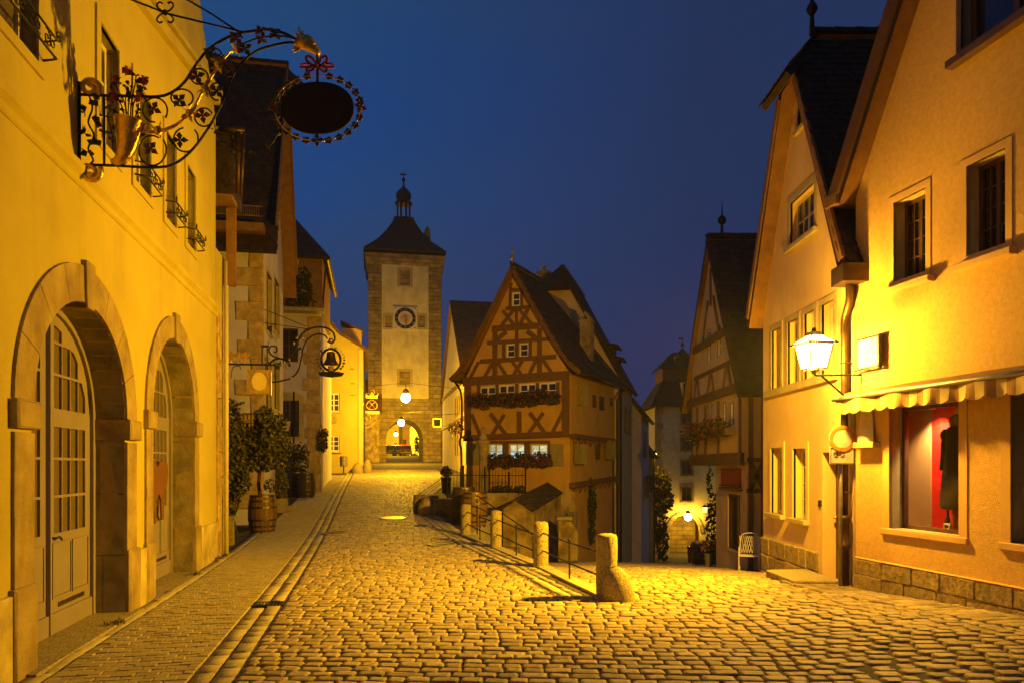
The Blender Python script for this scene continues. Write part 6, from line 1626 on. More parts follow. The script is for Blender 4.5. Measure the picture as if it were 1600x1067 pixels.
for i in range(3):
    a, b = posts[i + 1], posts[i]
    A, Bq = Vector(a[:3]), Vector(b[:3]); mid = (A + Bq) / 2
    lab = ['pair of thin iron rails between the two nearest fence posts', 'pair of thin iron rails between the middle fence posts', 'pair of thin iron rails between the two farthest fence posts'][i]
    t = thing('fence_rail', lab, 'fence rail', tuple(mid), 0, 'iron rails of the post fence')
    ha, hb = a[3], b[3]
    for name_, fa, fb_ in (('upper_rail', .74, .72), ('lower_rail', .36, .34)):
        p0 = A + Vector((0, 0, ha * fa)) - mid; p1 = Bq + Vector((0, 0, hb * fb_ - .02)) - mid
        d_ = (p1 - p0)
        MB().tube([p0, p0 + d_ * .05 + Vector((0, 0, .03)), p0 + d_ * .5, p1], .014, 6).build(name_, m_iron, t, smooth=True)
    m_ = MB(); m_.tube([(0, 0, -.03), (0, 0, (ha + hb) / 2 * .76)], .016, 6); m_.ell((0, 0, (ha + hb) / 2 * .77), (.025, .025, .025), 8, 5); m_.build('rail_post', m_iron, t)
gs = thing('guard_stone', 'rough leaning guard stone against the nearest fence post', 'guard stone', (1.46, 10.0, 0))
m_ = MB(); m_.ell((0, 0, .0), (.23, .22, .48), 14, 10, jit=.035)
m_.v = [(a + .10 * max(0, (.45 - c)) - .05 + (.0), b, max(c, -.05)) for a, b, c in m_.v]; m_.build('stone_body', m_granite, gs, smooth=True)

# ------------------------------------------------------------------ barrels
def barrel(label, x, y, z, h, r, mat, group='oak wine barrels'):
    t = thing('wine_barrel', label, 'barrel', (x, y, z), random.uniform(0, 3), group)
    n = 20
    for k in range(n):
        a0, a1 = 2 * math.pi * (k + .03) / n, 2 * math.pi * (k + .97) / n
        m_ = MB(); P = []
        for i in range(7):
            zz = h * i / 6; rr = r * (.84 + .16 * math.sin(math.pi * (i / 6)))
            for rad in (rr, rr - .03):
                P += [(rad * math.cos(a0), rad * math.sin(a0), zz), (rad * math.cos(a1), rad * math.sin(a1), zz)]
        Fq = []
        for i in range(6):
            b = i * 4; c = b + 4
            Fq += [(b, b + 1, c + 1, c), (b + 2, c + 2, c + 3, b + 3), (b, c, c + 2, b + 2), (b + 1, b + 3, c + 3, c + 1)]
        Fq += [(0, 2, 3, 1), (24, 25, 27, 26)]
        m_.add(P, Fq)
        m_.build('stave', mat, t)
    for f in (.03, .16, .33, .67, .84, .97):
        zz = h * f; rr = lambda q: r * (.84 + .16 * math.sin(math.pi * q)) + .006
        MB().lathe([(rr(f - .02) - .008, zz - .024), (rr(f - .02), zz - .024), (rr(f + .02), zz + .024), (rr(f + .02) - .008, zz + .024)], n=28).build('hoop', m_hoop, t, smooth=False)
    MB().lathe([(r * .82, h - .06), (.01, h - .055)], n=20).build('barrel_head', m_soil, t)
    return t
b1 = at(410, 835, 19.0); zb1_ = gz(b1.x, 19.0) + .02
barrel('wine barrel planter carrying a leafy vine tree', b1.x, b1.y, zb1_, .95, .36, m_oak)
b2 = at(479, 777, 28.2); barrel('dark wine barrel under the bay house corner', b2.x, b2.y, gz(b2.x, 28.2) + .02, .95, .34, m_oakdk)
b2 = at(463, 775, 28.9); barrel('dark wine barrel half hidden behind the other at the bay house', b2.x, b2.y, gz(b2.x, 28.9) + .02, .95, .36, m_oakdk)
b3 = at(735, 802, 20.2); barrel('wine barrel standing just behind the farthest fence post', b3.x + .10, b3.y, zmain(20.2), .95, .37, m_oak)
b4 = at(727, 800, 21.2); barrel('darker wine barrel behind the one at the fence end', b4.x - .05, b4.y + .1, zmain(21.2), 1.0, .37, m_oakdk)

# vine tree in the barrel
vt = thing('vine_tree', 'leafy vine tree growing out of the oak barrel planter', 'tree', (b1.x, b1.y, zb1_ + .85))
ppm = 19.0 / F
m_ = MB(); m_.tube(catmull([(-.02, 0, -.1), (-.10, .02, .35), (-.05, 0, .75), (.06, .04, 1.2), (.15, .0, 1.7)], 5), .055, 8, taper=.5); m_.tube(catmull([(-.07, .02, .7), (-.25, .1, 1.1), (-.45, .05, 1.5)], 4), .03, 6, taper=.5); m_.tube(catmull([(.0, .02, .9), (.25, -.1, 1.3), (.4, 0, 1.8)], 4), .03, 6, taper=.5); m_.build('trunk', m_bark, vt, smooth=True)
m_ = MB(); foliage(m_, [((-.15, 0, 1.05), (.55, .45, .38)), ((.2, 0, 1.5), (.42, .4, .55)), ((-.45, .1, 1.25), (.4, .35, .45)), ((.05, 0, 2.0), (.28, .28, .4)), ((.38, 0, 1.15), (.28, .3, .38)), ((-.05, -.05, 1.55), (.5, .4, .35)), ((.36, 0, 1.95), (.2, .2, .3)), ((.22, -.1, .35), (.16, .16, .22)), ((-.55, .0, .75), (.25, .2, .25))], 3300, .105, .095)
for k in range(46):
    a = random.uniform(0, 6.28); b_ = Vector((.1 * math.cos(a), .1 * math.sin(a), random.uniform(.8, 2.0))); e_ = b_ + Vector((math.cos(a) * random.uniform(.5, .85), math.sin(a) * .5, random.uniform(-.1, .45)))
    for q in range(14): m_.leaf(b_.lerp(e_, random.uniform(.45, 1.05)) + Vector((random.gauss(0, .03), random.gauss(0, .03), random.gauss(0, .04))), .11, .09)
m_.build('crown', m_leaf, vt)
# vine on the wall between the yellow and the quoined house
wv_ = at(362, 780, 18.6); wvz = gz(wv_.x, 18.6)
iv = thing('wall_vine', 'lamplit vine climbing the corner beside the yellow house', 'climbing plant', (wv_.x, wv_.y, wvz))
m_ = MB()
for k in range(4): m_.tube(catmull([(random.uniform(-.3, .2), random.uniform(0, .2), -.1), (random.uniform(-.35, .25), .1, .9), (random.uniform(-.3, .3), .1, 2.0), (random.uniform(-.25, .2), .1, 3.0)], 4), .025, 5, taper=.4)
m_.build('trunk', m_bark, iv, smooth=True)
m_ = MB(); foliage(m_, [((-.05, 0, 2.95), (.28, .22, .45)), ((0, 0, 2.3), (.33, .25, .5)), ((.05, 0, 1.7), (.38, .25, .5)), ((-.05, 0, 1.1), (.32, .25, .4)), ((-.1, 0, .55), (.2, .15, .35)), ((.2, -.1, 1.35), (.3, .25, .4)), ((.12, -.05, 2.0), (.25, .2, .4))], 2500, .10, .09)
for k in range(40):
    b_ = Vector((random.uniform(-.25, .3), 0, random.uniform(.4, 3.2))); e_ = b_ + Vector((random.uniform(-.3, .5), random.uniform(-.4, .1), random.uniform(-.4, .3)))
    for q in range(12): m_.leaf(b_.lerp(e_, random.uniform(.3, 1.05)), .11, .09)
m_.build('foliage', m_leaf, iv)
bn = thing('stone_bench', 'small stone ledge at the foot of the climbing vine', 'bench', tuple(Vector((at(356, 800, 16.6).x, 16.6, gz(-6, 16.6)))), math.atan2(T2[1], T2[0]))
MB().box(-.5, .18, -.15, .18, .58, .66).build('seat', m_granite, bn, bevel=.012); MB().box(-.3, .12, -.1, .14, 0, .58).build('leg', m_granite, bn)
def bush(label, p, blobs, n, mat, pot=None, cat='shrub', name='shrub', lf=.12):
    t = thing(name, label, cat, tuple(p))
    m_ = MB(); foliage(m_, blobs, n, lf, lf * .8); m_.build('foliage', mat, t)
    m_ = MB()
    for k in range(4): m_.tube([(random.uniform(-.08, .08), random.uniform(-.08, .08), pot[1] - .05 if pot else 0), (blobs[0][0][0] + random.uniform(-.2, .2), random.uniform(-.1, .1), blobs[0][0][2])], .012, 5)
    m_.build('stem', m_bark, t)
    if pot:
        r_, h_, mt_ = pot
        MB().lathe([(r_ * .75, 0), (r_, h_), (r_ * 1.08, h_), (r_ * 1.08, h_ + .04), (r_ * .95, h_ + .04), (r_ * .9, h_ - .03), (.01, h_ - .03)], n=16).build('pot', mt_, t)
    return t
q = at(437, 782, 23.5); bush('clipped bush in a stone planter behind the barrel tree', (q.x, q.y, gz(q.x, 23.5)), [((0, 0, .95), (.28, .26, .42)), ((.0, 0, 1.3), (.16, .16, .25)), ((0, 0, .65), (.26, .24, .2))], 800, m_leaf, (.24, .42, m_granite))
q = at(461, 765, 29.6); bush('dark oleander bush above the barrels at the bay house', (q.x, q.y, gz(q.x, 29.6)), [((0, 0, 1.35), (.55, .4, .5)), ((.25, 0, 1.7), (.3, .3, .4)), ((-.35, 0, 1.75), (.3, .25, .45)), ((0, 0, .9), (.5, .4, .3))], 900, m_leafdk, (.3, .5, m_terra))
q = at(503, 685, 30.8); hb_ = thing('hanging_basket', 'flower basket hanging from the corner of the bay house', 'flower basket', tuple(q))
m_ = MB(); foliage(m_, [((0.05, 0, 0), (.22, .22, .35)), ((.05, -.05, -.3), (.2, .2, .3)), ((.1, 0, .25), (.16, .16, .2))], 420, .10, .09); m_.build('foliage', m_leafdk, hb_); MB().lathe([(.08, -.15), (.17, .0), (.18, .02)], n=12).build('basket', m_terra, hb_)
m_ = MB(); [m_.leaf((random.uniform(-.15, .25), random.uniform(-.22, .1), random.uniform(-.5, .35)), .07, .06) for _ in range(60)]; m_.build('blossoms', m_pink, hb_)
MB().tube([(0, 0, .0), (-.05, .1, .6)], .008, 4).build('chain', m_iron, hb_)
q = at(455, 795, 24.2); s1 = thing('entrance_steps', 'two worn stone steps beside the potted bush', 'steps', (q.x, q.y, gz(q.x, 24.2)), math.atan2(T2[1], T2[0]))
MB().box(-1.0, .15, -.5, .5, -.1, .14).build('step', m_granite, s1, bevel=.015); MB().box(-1.0, -.15, -.4, .5, .14, .30).build('step', m_granite, s1, bevel=.015)
lq = at(444, 662, 29.2); hl_ = thing('small_wall_lantern', 'small pale unlit lantern hanging before the arched window', 'lantern', tuple(lq))
m_ = MB(); frust(m_, .13, -.28, .20, .12); m_.build('lantern_glass', m_signwh, hl_); m_ = MB(); frust(m_, .23, .12, .06, .26); m_.tube([(0, 0, .25), (0, 0, .4), (0, 1.2, .5)], .015, 5); m_.build('lantern_roof', m_iron, hl_)

# railing platform before the timbered house
ra, rb_ = at(699, 768, 25.6), at(821, 768, 25.0)
rl = thing('iron_railing', 'black spiked iron railing before the lit ground floor windows', 'railing', (ra.x, ra.y, 0))
zr_ = zmain(25.3) + .12
dv = Vector((rb_.x - ra.x, rb_.y - ra.y, 0)); nb = 24
for f, z_ in ((0, .18), (0, .36), (0, .95)):
    MB().tube([Vector((0, 0, zr_ + z_)), dv + Vector((0, 0, zr_ + z_))], .014, 5).build('railing_bar', m_iron, rl)
me = None
for k in range(nb + 1):
    loc = dv * (k / nb) + Vector((0, 0, zr_))
    if k in (0, 5, 13, 24):
        MB().tube([(0, 0, -.15), (0, 0, 1.22)], .032, 6).ell((0, 0, 1.25), (.04, .04, .05), 8, 5).build('railing_post', m_iron, rl, loc=loc); continue
    if me is None: me = MB().tube([(0, 0, .1), (0, 0, 1.08), (0, 0, 1.2)], .011, 5, taper=.45).build('spike_rod', m_iron, rl, loc=loc).data
    else: link('spike_rod', me, rl, loc, (0, 0, 0), (1, 1, random.uniform(.94, 1.06)))
MB().box(-.1, dv.x + .1, -.12, .12, zr_ - .35, zr_ - .02).build('base_kerb', m_kerb, rl, rot=(0, 0, math.atan2(dv.y, dv.x)))
for k, (px_, lab) in enumerate(((775, 'potted flowers inside the railing, leftmost'), (790, 'potted flowers inside the railing, middle'), (811, 'potted flowers inside the railing, rightmost'))):
    q = at(px_, 765, 26.0); bush('small pot of flowers behind the iron railing, ' + ['under the left lit window', 'under the middle lit window', 'under the right lit window'][k], (q.x, q.y, zr_ - .02), [((0, 0, .42), (.24, .18, .16)), ((.1, 0, .5), (.15, .15, .12))], 160, m_leafdk, (.11, .2, m_terra), 'potted plant', 'potted_plant', .09)
# stone column with a carved head
q = at(755, 770, 25.9); fc = thing('stone_column', 'slender stone fountain column topped by a small carved head', 'column', (q.x, q.y, zr_ - .1))
hh_ = (770 - 672) / F * 25.9
m_ = MB(); m_.lathe([(.22, 0), (.22, .18), (.17, .22), (.155, .3), (.145, hh_ - .5), (.16, hh_ - .46), (.15, hh_ - .42), (.15, hh_ - .2), (.2, hh_ - .1), (.24, hh_ - .02), (.24, hh_ + .05), (.17, hh_ + .08)], n=14); m_.build('column_shaft', m_sand, fc, smooth=False)
m_ = MB(); m_.lathe([(.14, hh_ + .08), (.16, hh_ + .16), (.09, hh_ + .27), (.06, hh_ + .33)], n=12); m_.ell((0, 0, hh_ + .43), (.09, .1, .12), 10, 7); m_.ell((0, -.10, hh_ + .42), (.02, .02, .03), 6, 4); m_.build('carved_head', m_sand, fc, smooth=True)
# dark troughs and planter near the barrels
q = at(683, 795, 24.0); tr = thing('stone_trough', 'dark rough stone trough lying beside the barrels', 'trough', (-2.35, 22.8, zmain(22.8)), R(12))
m_ = MB(); m_.ell((-.28, 0, .2), (.3, .3, .38), 12, 8, jit=.05); m_.v = [(a, b, max(c, 0)) for a, b, c in m_.v]; m_.build('boulder', m_old, tr); MB().block(-.1, .75, -.25, .4, -.02, .52, .03, .02).build('trough_body', m_old, tr); MB().block(-.65, .1, .3, .8, -.02, .62, .03, .02).build('rear_block', m_old, tr)
q = at(697, 762, 30.5); bush('round bush in a square dark planter at the railing end', (q.x, q.y, zmain(30.5)), [((0, 0, .85), (.26, .24, .2)), ((0, 0, .95), (.18, .18, .18))], 260, m_leafdk, (.22, .62, m_iron), 'planter', 'planter', .09)
# stair handrail
hr = thing('stair_handrail', 'thin iron handrail descending to the cellar hut', 'handrail', (-.95, 18.9, 0))
p0 = Vector((.05, .1, zmain(19) + .95)); p1 = at(838, 838, 21.2) - Vector((-.95, 18.9, 0))
MB().tube([p0, p0.lerp(p1, .5), p1, p1 - Vector((0, 0, .2))], .016, 6).build('rail', m_iron, hr); MB().tube([p0 - Vector((0, 0, 1)), p0], .016, 6).tube([p1 - Vector((.1, 0, 1.2)), p1 - Vector((.1, 0, .0))], .014, 6).build('rail_post', m_iron, hr)

# waste bin and boulders by the lamplit house
q = at(537, 738, 45.5); wb = thing('waste_bin', 'small metal waste bin on a post before the lamplit house', 'waste bin', (q.x, q.y, zmain(45.5)))
MB().tube([(0, 0, 0), (0, 0, .75)], .04, 6).build('post', m_iron, wb); MB().lathe([(.22, .5), (.24, .55), (.24, 1.1), (.2, 1.14)], n=14).build('bin_body', m_metal, wb)
for px_, lab, r_ in ((559, 'round guard boulder at the corner of the lamplit house', (.42, .4, .66)), (574, 'upright guard boulder between lamplit house and tower', (.30, .3, .9))):
    q = at(px_, 738, 47.0); t = thing('boulder', lab, 'boulder', (q.x, q.y, zmain(47)), 0, 'guard boulders by the lamplit house'); m_ = MB(); m_.ell((0, 0, 0), r_, 12, 8, jit=.06); m_.v = [(a, b, max(c, -.1)) for a, b, c in m_.v]; m_.build('boulder_body', m_granite, t, smooth=True)

# ------------------------------------------------------------------ hung street lamps
def hung_lamp(label, px_, py_, Y, power, w0_, w1_, r=.17, bulb=None):
    q = at(px_, py_, Y)
    t = thing('hanging_lamp', label, 'street lamp', tuple(q), 0, 'lamps hung over the street')
    MB().ell((0, 0, 0), (r, r, r), 14, 10).build('lamp_globe', bulb or g_bulb, t, smooth=True)
    MB().lathe([(.05, r + .25), (r * .7, r + .12), (r * .62, r * .9), (r * .6, r * .86)], n=14).build('lamp_shade', m_iron, t)
    m_ = MB(); m_.tube([(0, 0, r + .2), (0, 0, r + .6)], .02, 5)
    m_.tube([Vector(w0_) - q, Vector((0, 0, r + .6)), Vector(w1_) - q], .012, 4); m_.build('cable', m_iron, t)
    lo = bpy.data.objects.new('light', lamp('hanging_lamp_light', None, power, SODIUM, r)); lo.parent = t; col.objects.link(lo)
    return t
hung_lamp('brightest street lamp hung on a cable before the tower face', 634, 621, 43, P_FAR, fr4.w(8.9, 0, 6.9), frW.w(15, 0, 6.6), .28)
hung_lamp('second street lamp hung on a cable above the gate arch', 627, 660, 67, P_FAR * 1.15, at(577, 640, 67), at(698, 640, 62), .30)
hung_lamp('small far street lamp seen through the gate arch', 618.5, 678, 104, P_FAR * 1.2, at(575, 668, 108), at(668, 668, 106), .26)
hung_lamp('street lamp at the archway at the bottom of the lane', 1075, 807, 65.5, P_FAR * .17, at(1048, 796, 65.9), at(1094, 796, 65.9), .33)
# small lantern and post lamp down the lane
q = at(1022, 716, 54); pl_ = thing('post_lamp', 'little post lamp glowing above the bush in the lane', 'street lamp', (q.x, q.y, zlane(q.x, 54)))
hz_ = q.z - zlane(q.x, 54); MB().tube([(0, 0, 0), (0, 0, hz_)], .06, 6).build('pole', m_iron, pl_); m_ = MB(); frust(m_, .12, hz_, .18, hz_ + .4); m_.build('lamp_glass', g_small, pl_); m_ = MB(); frust(m_, .22, hz_ + .4, .05, hz_ + .6); m_.build('lamp_roof', m_iron, pl_)
lo = bpy.data.objects.new('light', lamp('post_lamp_light', None, 260, SODIUM, .1)); lo.parent = pl_; lo.location = (.3, -.1, hz_ + .2); col.objects.link(lo)
q = at(1030, 745, 55.5); bush('dense bush lit by the little post lamp in the lane', (q.x, q.y, zlane(q.x, 55)), [((.1, 0, 5.9), (.75, .7, 1.2)), ((.4, 0, 4.6), (.7, .6, 1.0)), ((0, 0, 3.2), (.6, .5, 1.6)), ((.2, 0, 1.2), (.5, .5, 1.4))], 1300, m_leaf, None, 'shrub', 'shrub', .32)
q = at(1101, 795, 26.2); sl_ = thing('lane_lantern', 'small yellow lantern on the dim timbered house wall', 'lantern', tuple(q))
m_ = MB(); frust(m_, .05, -.11, .075, .07); m_.build('lantern_glass', g_small, sl_); m_ = MB(); frust(m_, .09, .07, .03, .15); m_.tube([(0, 0, .18), (.3, -.3, .25)], .012, 4); m_.build('lantern_roof', m_iron, sl_)
q = at(1111, 800, 25.8); bush('climbing plant with pale flowers at the far corner of the timbered lane house', (q.x, q.y, zlane(q.x, 25.8)), [((0, 0, 1.2), (.2, .2, .9)), ((.05, 0, 2.1), (.16, .2, .6)), ((-.05, 0, 3.0), (.12, .15, .5)), ((.0, 0, .5), (.22, .2, .4))], 420, m_leafdk, None, 'climbing plant', 'climbing_plant', .14)
q = at(1107, 884, 23.6); pb_ = bush('pot of pink flowers beside the dark red car', (q.x, q.y, zlane(q.x, 23.6)), [((0, 0, .62), (.26, .2, .2)), ((-.12, 0, .7), (.16, .15, .12))], 150, m_leafdk, (.13, .38, m_granite), 'potted plant', 'potted_plant', .09)
m_ = MB(); [m_.leaf((random.uniform(-.26, .24), random.uniform(-.22, -.02), random.uniform(.52, .85)), .08, .07) for _ in range(70)]; m_.build('blossoms', m_pink, pb_)

# white garden chair
q = ground_hit(1168, 890, True); chp = Vector((5.27, 16.35, zlane(5.27, 16.35) + .02))
ch_ = thing('garden_chair', 'pale metal garden chair with a lattice back in the lane', 'chair', tuple(chp), R(-20))
W_c = .24; ch_.scale = (.88, .88, .82)
m_ = MB()
for x in (-W_c, W_c): m_.tube([(x, -.22, 0), (x, -.22, .62)], .012, 5)
ch_leg = [MB().tube([(x, y_, 0), (x, y_, .42)], .013, 5).build('leg', m_white_p, ch_) for x in (-W_c, W_c) for y_ in (-.22, .2)]
m_ = MB(); [m_.box(-W_c, W_c, y_ - .02, y_ + .02, .41, .425) for y_ in [-.2 + .06 * k for k in range(7)]]; m_.build('seat', m_white_p, ch_)
m_ = MB(); m_.tube(catmull([(-W_c, .2, .42), (-W_c + .01, .26, .75), (-W_c + .06, .30, .95), (0, .31, 1.0), (W_c - .06, .30, .95), (W_c - .01, .26, .75), (W_c, .2, .42)], 5), .012, 5)
for k in range(-3, 4): m_.tube([(k * .065, .21, .46), ((k + 2) * .05, .29, .92)], .007, 4); m_.tube([(k * .065, .21, .46), ((k - 2) * .05, .29, .92)], .007, 4)
m_.build('backrest', m_white_p, ch_)
for x in (-W_c, W_c): MB().tube(catmull([(x, .22, .62), (x, -.1, .66), (x, -.22, .60), (x, -.22, .42)], 4), .012, 5).build('armrest', m_white_p, ch_)

# ------------------------------------------------------------------ cars
def car(label, loc, rz, paint, group=None, s=1.0, flat=False):
    t = thing('parked_car', label, 'car', loc, rz, group)
    # profile (y forward, z); rear at y = 0
    prof_ = [(0, .42), (-.03, .62), (.02, .95), (.10, 1.02), (.18, 1.46), (.45, 1.56), (1.7, 1.58), (2.25, 1.50), (2.95, 1.02), (3.85, .90), (4.05, .70), (4.02, .40), (3.6, .28), (.4, .28)]
    hw_ = .82
    m_ = MB(); n = len(prof_); secs = []
    for x, e in ((-hw_, 0), (-hw_ * .98, .0), (-hw_ * .80, 1), (hw_ * .80, 1), (hw_ * .98, 0), (hw_, 0)):
        row = []
        for (y, z) in prof_:
            k = 1 - .17 * max(0, (z - .95)) / .6
            zz = z if e else z - .02
            row.append((x * k * (1 if e or abs(x) < hw_ else 1), y, zz))
        secs.append(row)
    for row in secs: m_.v += row
    for i in range(len(secs) - 1):
        for j in range(n):
            j2 = (j + 1) % n; m_.f.append((i * n + j, i * n + j2, (i + 1) * n + j2, (i + 1) * n + j)); m_.m.append(0)
    m_.f.append(tuple(range(n))); m_.m.append(0); m_.f.append(tuple(range((len(secs) - 1) * n, len(secs) * n))[::-1]); m_.m.append(0)
    m_.v = [(a * s, b * s, c * s) for a, b, c in m_.v]
    m_.build('body', paint, t, smooth=False, bevel=.03)
    gl_ = lambda pts, nm: MB().prism([(a * s, b * s, c * s) for a, b, c in pts], (0, -.012 * s, .004)).build(nm, m_glass, t)
    gl_([(-.60, .105, 1.06), (.60, .105, 1.06), (.55, .165, 1.42), (-.55, .165, 1.42)], 'rear_window')
    gl_([(-.66, 2.88, 1.07), (.66, 2.88, 1.07), (.56, 2.32, 1.46), (-.56, 2.32, 1.46)], 'windscreen')
    for sx in (-1, 1):
        MB().prism([(sx * s * a, s * b, s * c) for a, b, c in ((.815, .35, 1.02), (.815, 2.65, 1.02), (.745, 2.15, 1.44), (.745, .5, 1.46))], (sx * .012, 0, 0)).build('side_window', m_glass, t)
        MB().box(sx * .68 * s - .1 * s, sx * .68 * s + .1 * s, -.05 * s, .0, .70 * s, .9 * s).build('tail_lamp', m_signred, t)
        MB().box(sx * .62 * s - .12 * s, sx * .62 * s + .12 * s, 4.0 * s, 4.06 * s, .62 * s, .76 * s).build('headlight', m_chrome, t)
        MB().box(sx * .93 * s - .07 * s, sx * .93 * s + .07 * s, 2.5 * s, 2.58 * s, 1.0 * s, 1.12 * s).build('wing_mirror', paint, t)
        for y_ in (.75, 3.25):
            wm = MB().lathe([(.16, -.1), (.31, -.1), (.33, -.06), (.33, .06), (.31, .1), (.16, .1)], n=18)
            wm.v = [((c + sx * .74) * s, (a + y_) * s, (b + .33) * s) for a, b, c in wm.v]; wh = wm.build('wheel', m_rubber, t)
            rm_ = MB().lathe([(.02, -.105), (.19, -.105), (.19, .105), (.02, .105)], n=12); rm_.v = [((c + sx * .745) * s, (a + y_) * s, (b + .33) * s) for a, b, c in rm_.v]; rm_.build('rim', m_chrome, wh)
    MB().box(-.78 * s, .78 * s, -.09 * s, .03 * s, .36 * s, .56 * s).build('rear_bumper', m_cardk, t, bevel=.02)
    MB().box(-.26 * s, .26 * s, -.045 * s, -.02 * s, .66 * s, .78 * s).build('number_plate', m_signwh, t)
    return t
q = at(1097, 882, 46); car('dark red car parked at the bottom of the lane', (q.x + .1, 45, zlane(q.x, 46) - .02), R(-8), m_car, None, 1.02)
for px_, pt_, lab in ((611, m_cardk, 'dark car parked beyond the gate, leftmost in the arch'), (622, m_cardk, 'dark car parked beyond the gate, second from left in the arch'), (634, m_car, 'reddish car parked beyond the gate, rightmost of the row')):
    q = at(px_, 711, 103); car(lab, (q.x, 103, zmain(103)), R(random.uniform(4, 14)), pt_, 'cars parked beyond the gate')
# houses and tree beyond the gate
fo = Fr((at(588, HY, 112).x, 112.0), (1, 0)); fh = fthing('far_yellow_house', 'yellow lamplit house seen through the gate arch', 'house', fo, 3.2)
a = rc(fo, 613.5, 621, 690, 702); wall(fh, rect(0, 3.4, 3.2, 13.5), [rect(*a)], 6, [m_yellow, m_band], .2); win(fh, *a, .15, 2, 2, m_white_p, g_warm, fw=.08, panes=False)
fo2 = Fr((at(628, HY, 116).x, 116.0), (1, 0)); fh2 = fthing('far_brown_house', 'brown house between two others beyond the gate arch', 'house', fo2, 3.2)
a = rc(fo2, 629.5, 635, 686, 700); wall(fh2, rect(0, 1.6, 3.2, 11), [rect(*a)], 6, [m_ochre, m_band], .2); win(fh2, *a, .15, 2, 2, m_brown_p, m_glass, fw=.08, panes=False)
fo3 = Fr((at(640.5, HY, 108).x, 108.0), (.8, -.6)); fh3 = fthing('far_white_house', 'white gabled house seen at the right of the gate arch', 'house', fo3, 3.0)
fws = [rc(fo3, a_, a_ + 1.6, 690, 702) for a_ in (641.5, 644.5, 647.5)]
wall(fh3, [(0, 3), (3.2, 3), (3.2, 7.2), (1.6, 9.8), (0, 7.2)], [rect(*w) for w in fws], 6, [m_white, m_band], .15)
for w in fws: win(fh3, *w, .1, 1, 2, m_brown_p, m_glass, fw=.06, panes=False)
q = at(655.5, 705, 100); ft = thing('far_tree', 'small green lit tree at the right side of the gate arch', 'tree', (q.x, q.y, zmain(100)))
m_ = MB(); foliage(m_, [((0, 0, 1.9), (.75, .7, 1.1)), ((-.1, 0, 1.0), (.6, .6, .7))], 420, .3, .25); m_.build('crown', m_leaf, ft); MB().tube([(0, 0, 0), (0, 0, 1.4)], .08, 6).build('trunk', m_bark, ft)

fan = Fr(tuple(at(562, HY, 73).xy), T2); an = fthing('gate_annex', 'low dark house squeezed between the lamplit house and the tower', 'house', fan, 1.8)
wall(an, rect(0, 1.9, 1.8, 7.2), [], 4, [m_old]); mb = MB(); slab(mb, [(-.3, -.3, 7.1), (2.2, -.3, 7.1), (2.2, 3.5, 10.8), (-.3, 3.5, 10.8)], .15); mb.build('roof', [m_redtile, m_soffit], an, wz=True)

# ------------------------------------------------------------------ small hanging signs further up the street
fp = Fr(tuple((fr4.w(9.0, 1.2, 0)).xy), T2)
ps = fthing('pretzel_sign', 'gilded pretzel sign with crown on a scrolled bracket by the tower', 'hanging sign', fp, 0)
pp = lambda x, y: fp.p(x, y)
def ft3(pts, v=0): return [(a, v, b) for a, b in pts]
pc = pp(581, 632); m_ = MB()
m_.tube([(pc[0] + .30 * math.sin(a) * (1.15 - .25 * math.cos(a)), 0, pc[1] + .30 * math.cos(a)) for a in [2 * math.pi * k / 20 for k in range(20)]], .045, 6, closed=True)
m_.tube([(pc[0] - .2, 0, pc[1] - .2), (pc[0] + .1, .02, pc[1] + .12), (pc[0] + .2, 0, pc[1] + .18)], .04, 6); m_.tube([(pc[0] + .2, 0, pc[1] - .2), (pc[0] - .1, -.02, pc[1] + .12), (pc[0] - .2, 0, pc[1] + .18)], .04, 6)
m_.build('pretzel', m_gold, ps, smooth=True)
m_ = MB(); m_.prism([(pc[0] - .35, 0, pc[1] + .42), (pc[0] + .35, 0, pc[1] + .42), (pc[0] + .42, 0, pc[1] + .75), (pc[0] + .18, 0, pc[1] + .58), (pc[0], 0, pc[1] + .85), (pc[0] - .18, 0, pc[1] + .58), (pc[0] - .42, 0, pc[1] + .75)], (0, .05, 0)); m_.build('crown', m_gold, ps)
MB().box(pc[0] - .5, pc[0] + .5, 0, .05, pc[1] - .62, pc[1] - .40).build('name_board', m_signwh, ps)
m_ = MB(); a0 = pp(568, 640); top_ = pp(574, 614)
m_.tube(catmull([(a0[0] - .1, 0, a0[1]), (a0[0] + .1, 0, a0[1] + .8), (top_[0], 0, top_[1]), (pc[0] + .1, 0, top_[1] - .1), (pc[0] + .15, 0, pc[1] + 1.0), (pc[0], 0, pc[1] + .95)], 6), .03, 5)
c_ = pp(570, 655); m_.tube(spiral((c_[0] + .05, 0, c_[1]), .06, .62, 0, 2, 30), .04, 5); m_.build('bracket', m_gold, ps, smooth=True)
q = at(683, 660, 50); ws_ = thing('white_framed_sign', 'small dark sign with a gilt frame hanging right of the gate', 'hanging sign', tuple(q))
MB().box(-.24, .24, -.02, .02, -.26, .26).build('sign_plate', m_signdk, ws_); m_ = MB(); [m_.box(*b) for b in ((-.28, .28, -.03, .03, -.3, -.24), (-.28, .28, -.03, .03, .24, .3), (-.28, -.23, -.03, .03, -.24, .24), (.23, .28, -.03, .03, -.24, .24))]; m_.build('sign_frame', m_gold, ws_)
MB().tube([(-.3, 0, .5), (2.0, -.5, .62)], .02, 5).tube([(-.15, 0, .3), (-.15, 0, .5)], .012, 4).tube([(.15, 0, .3), (.15, 0, .5)], .012, 4).build('bracket', m_iron, ws_)
flower_box('window box of geraniums on the white house beside the tower', frW, 9.4, 13.8, 4.2, -.25, 420, 70)
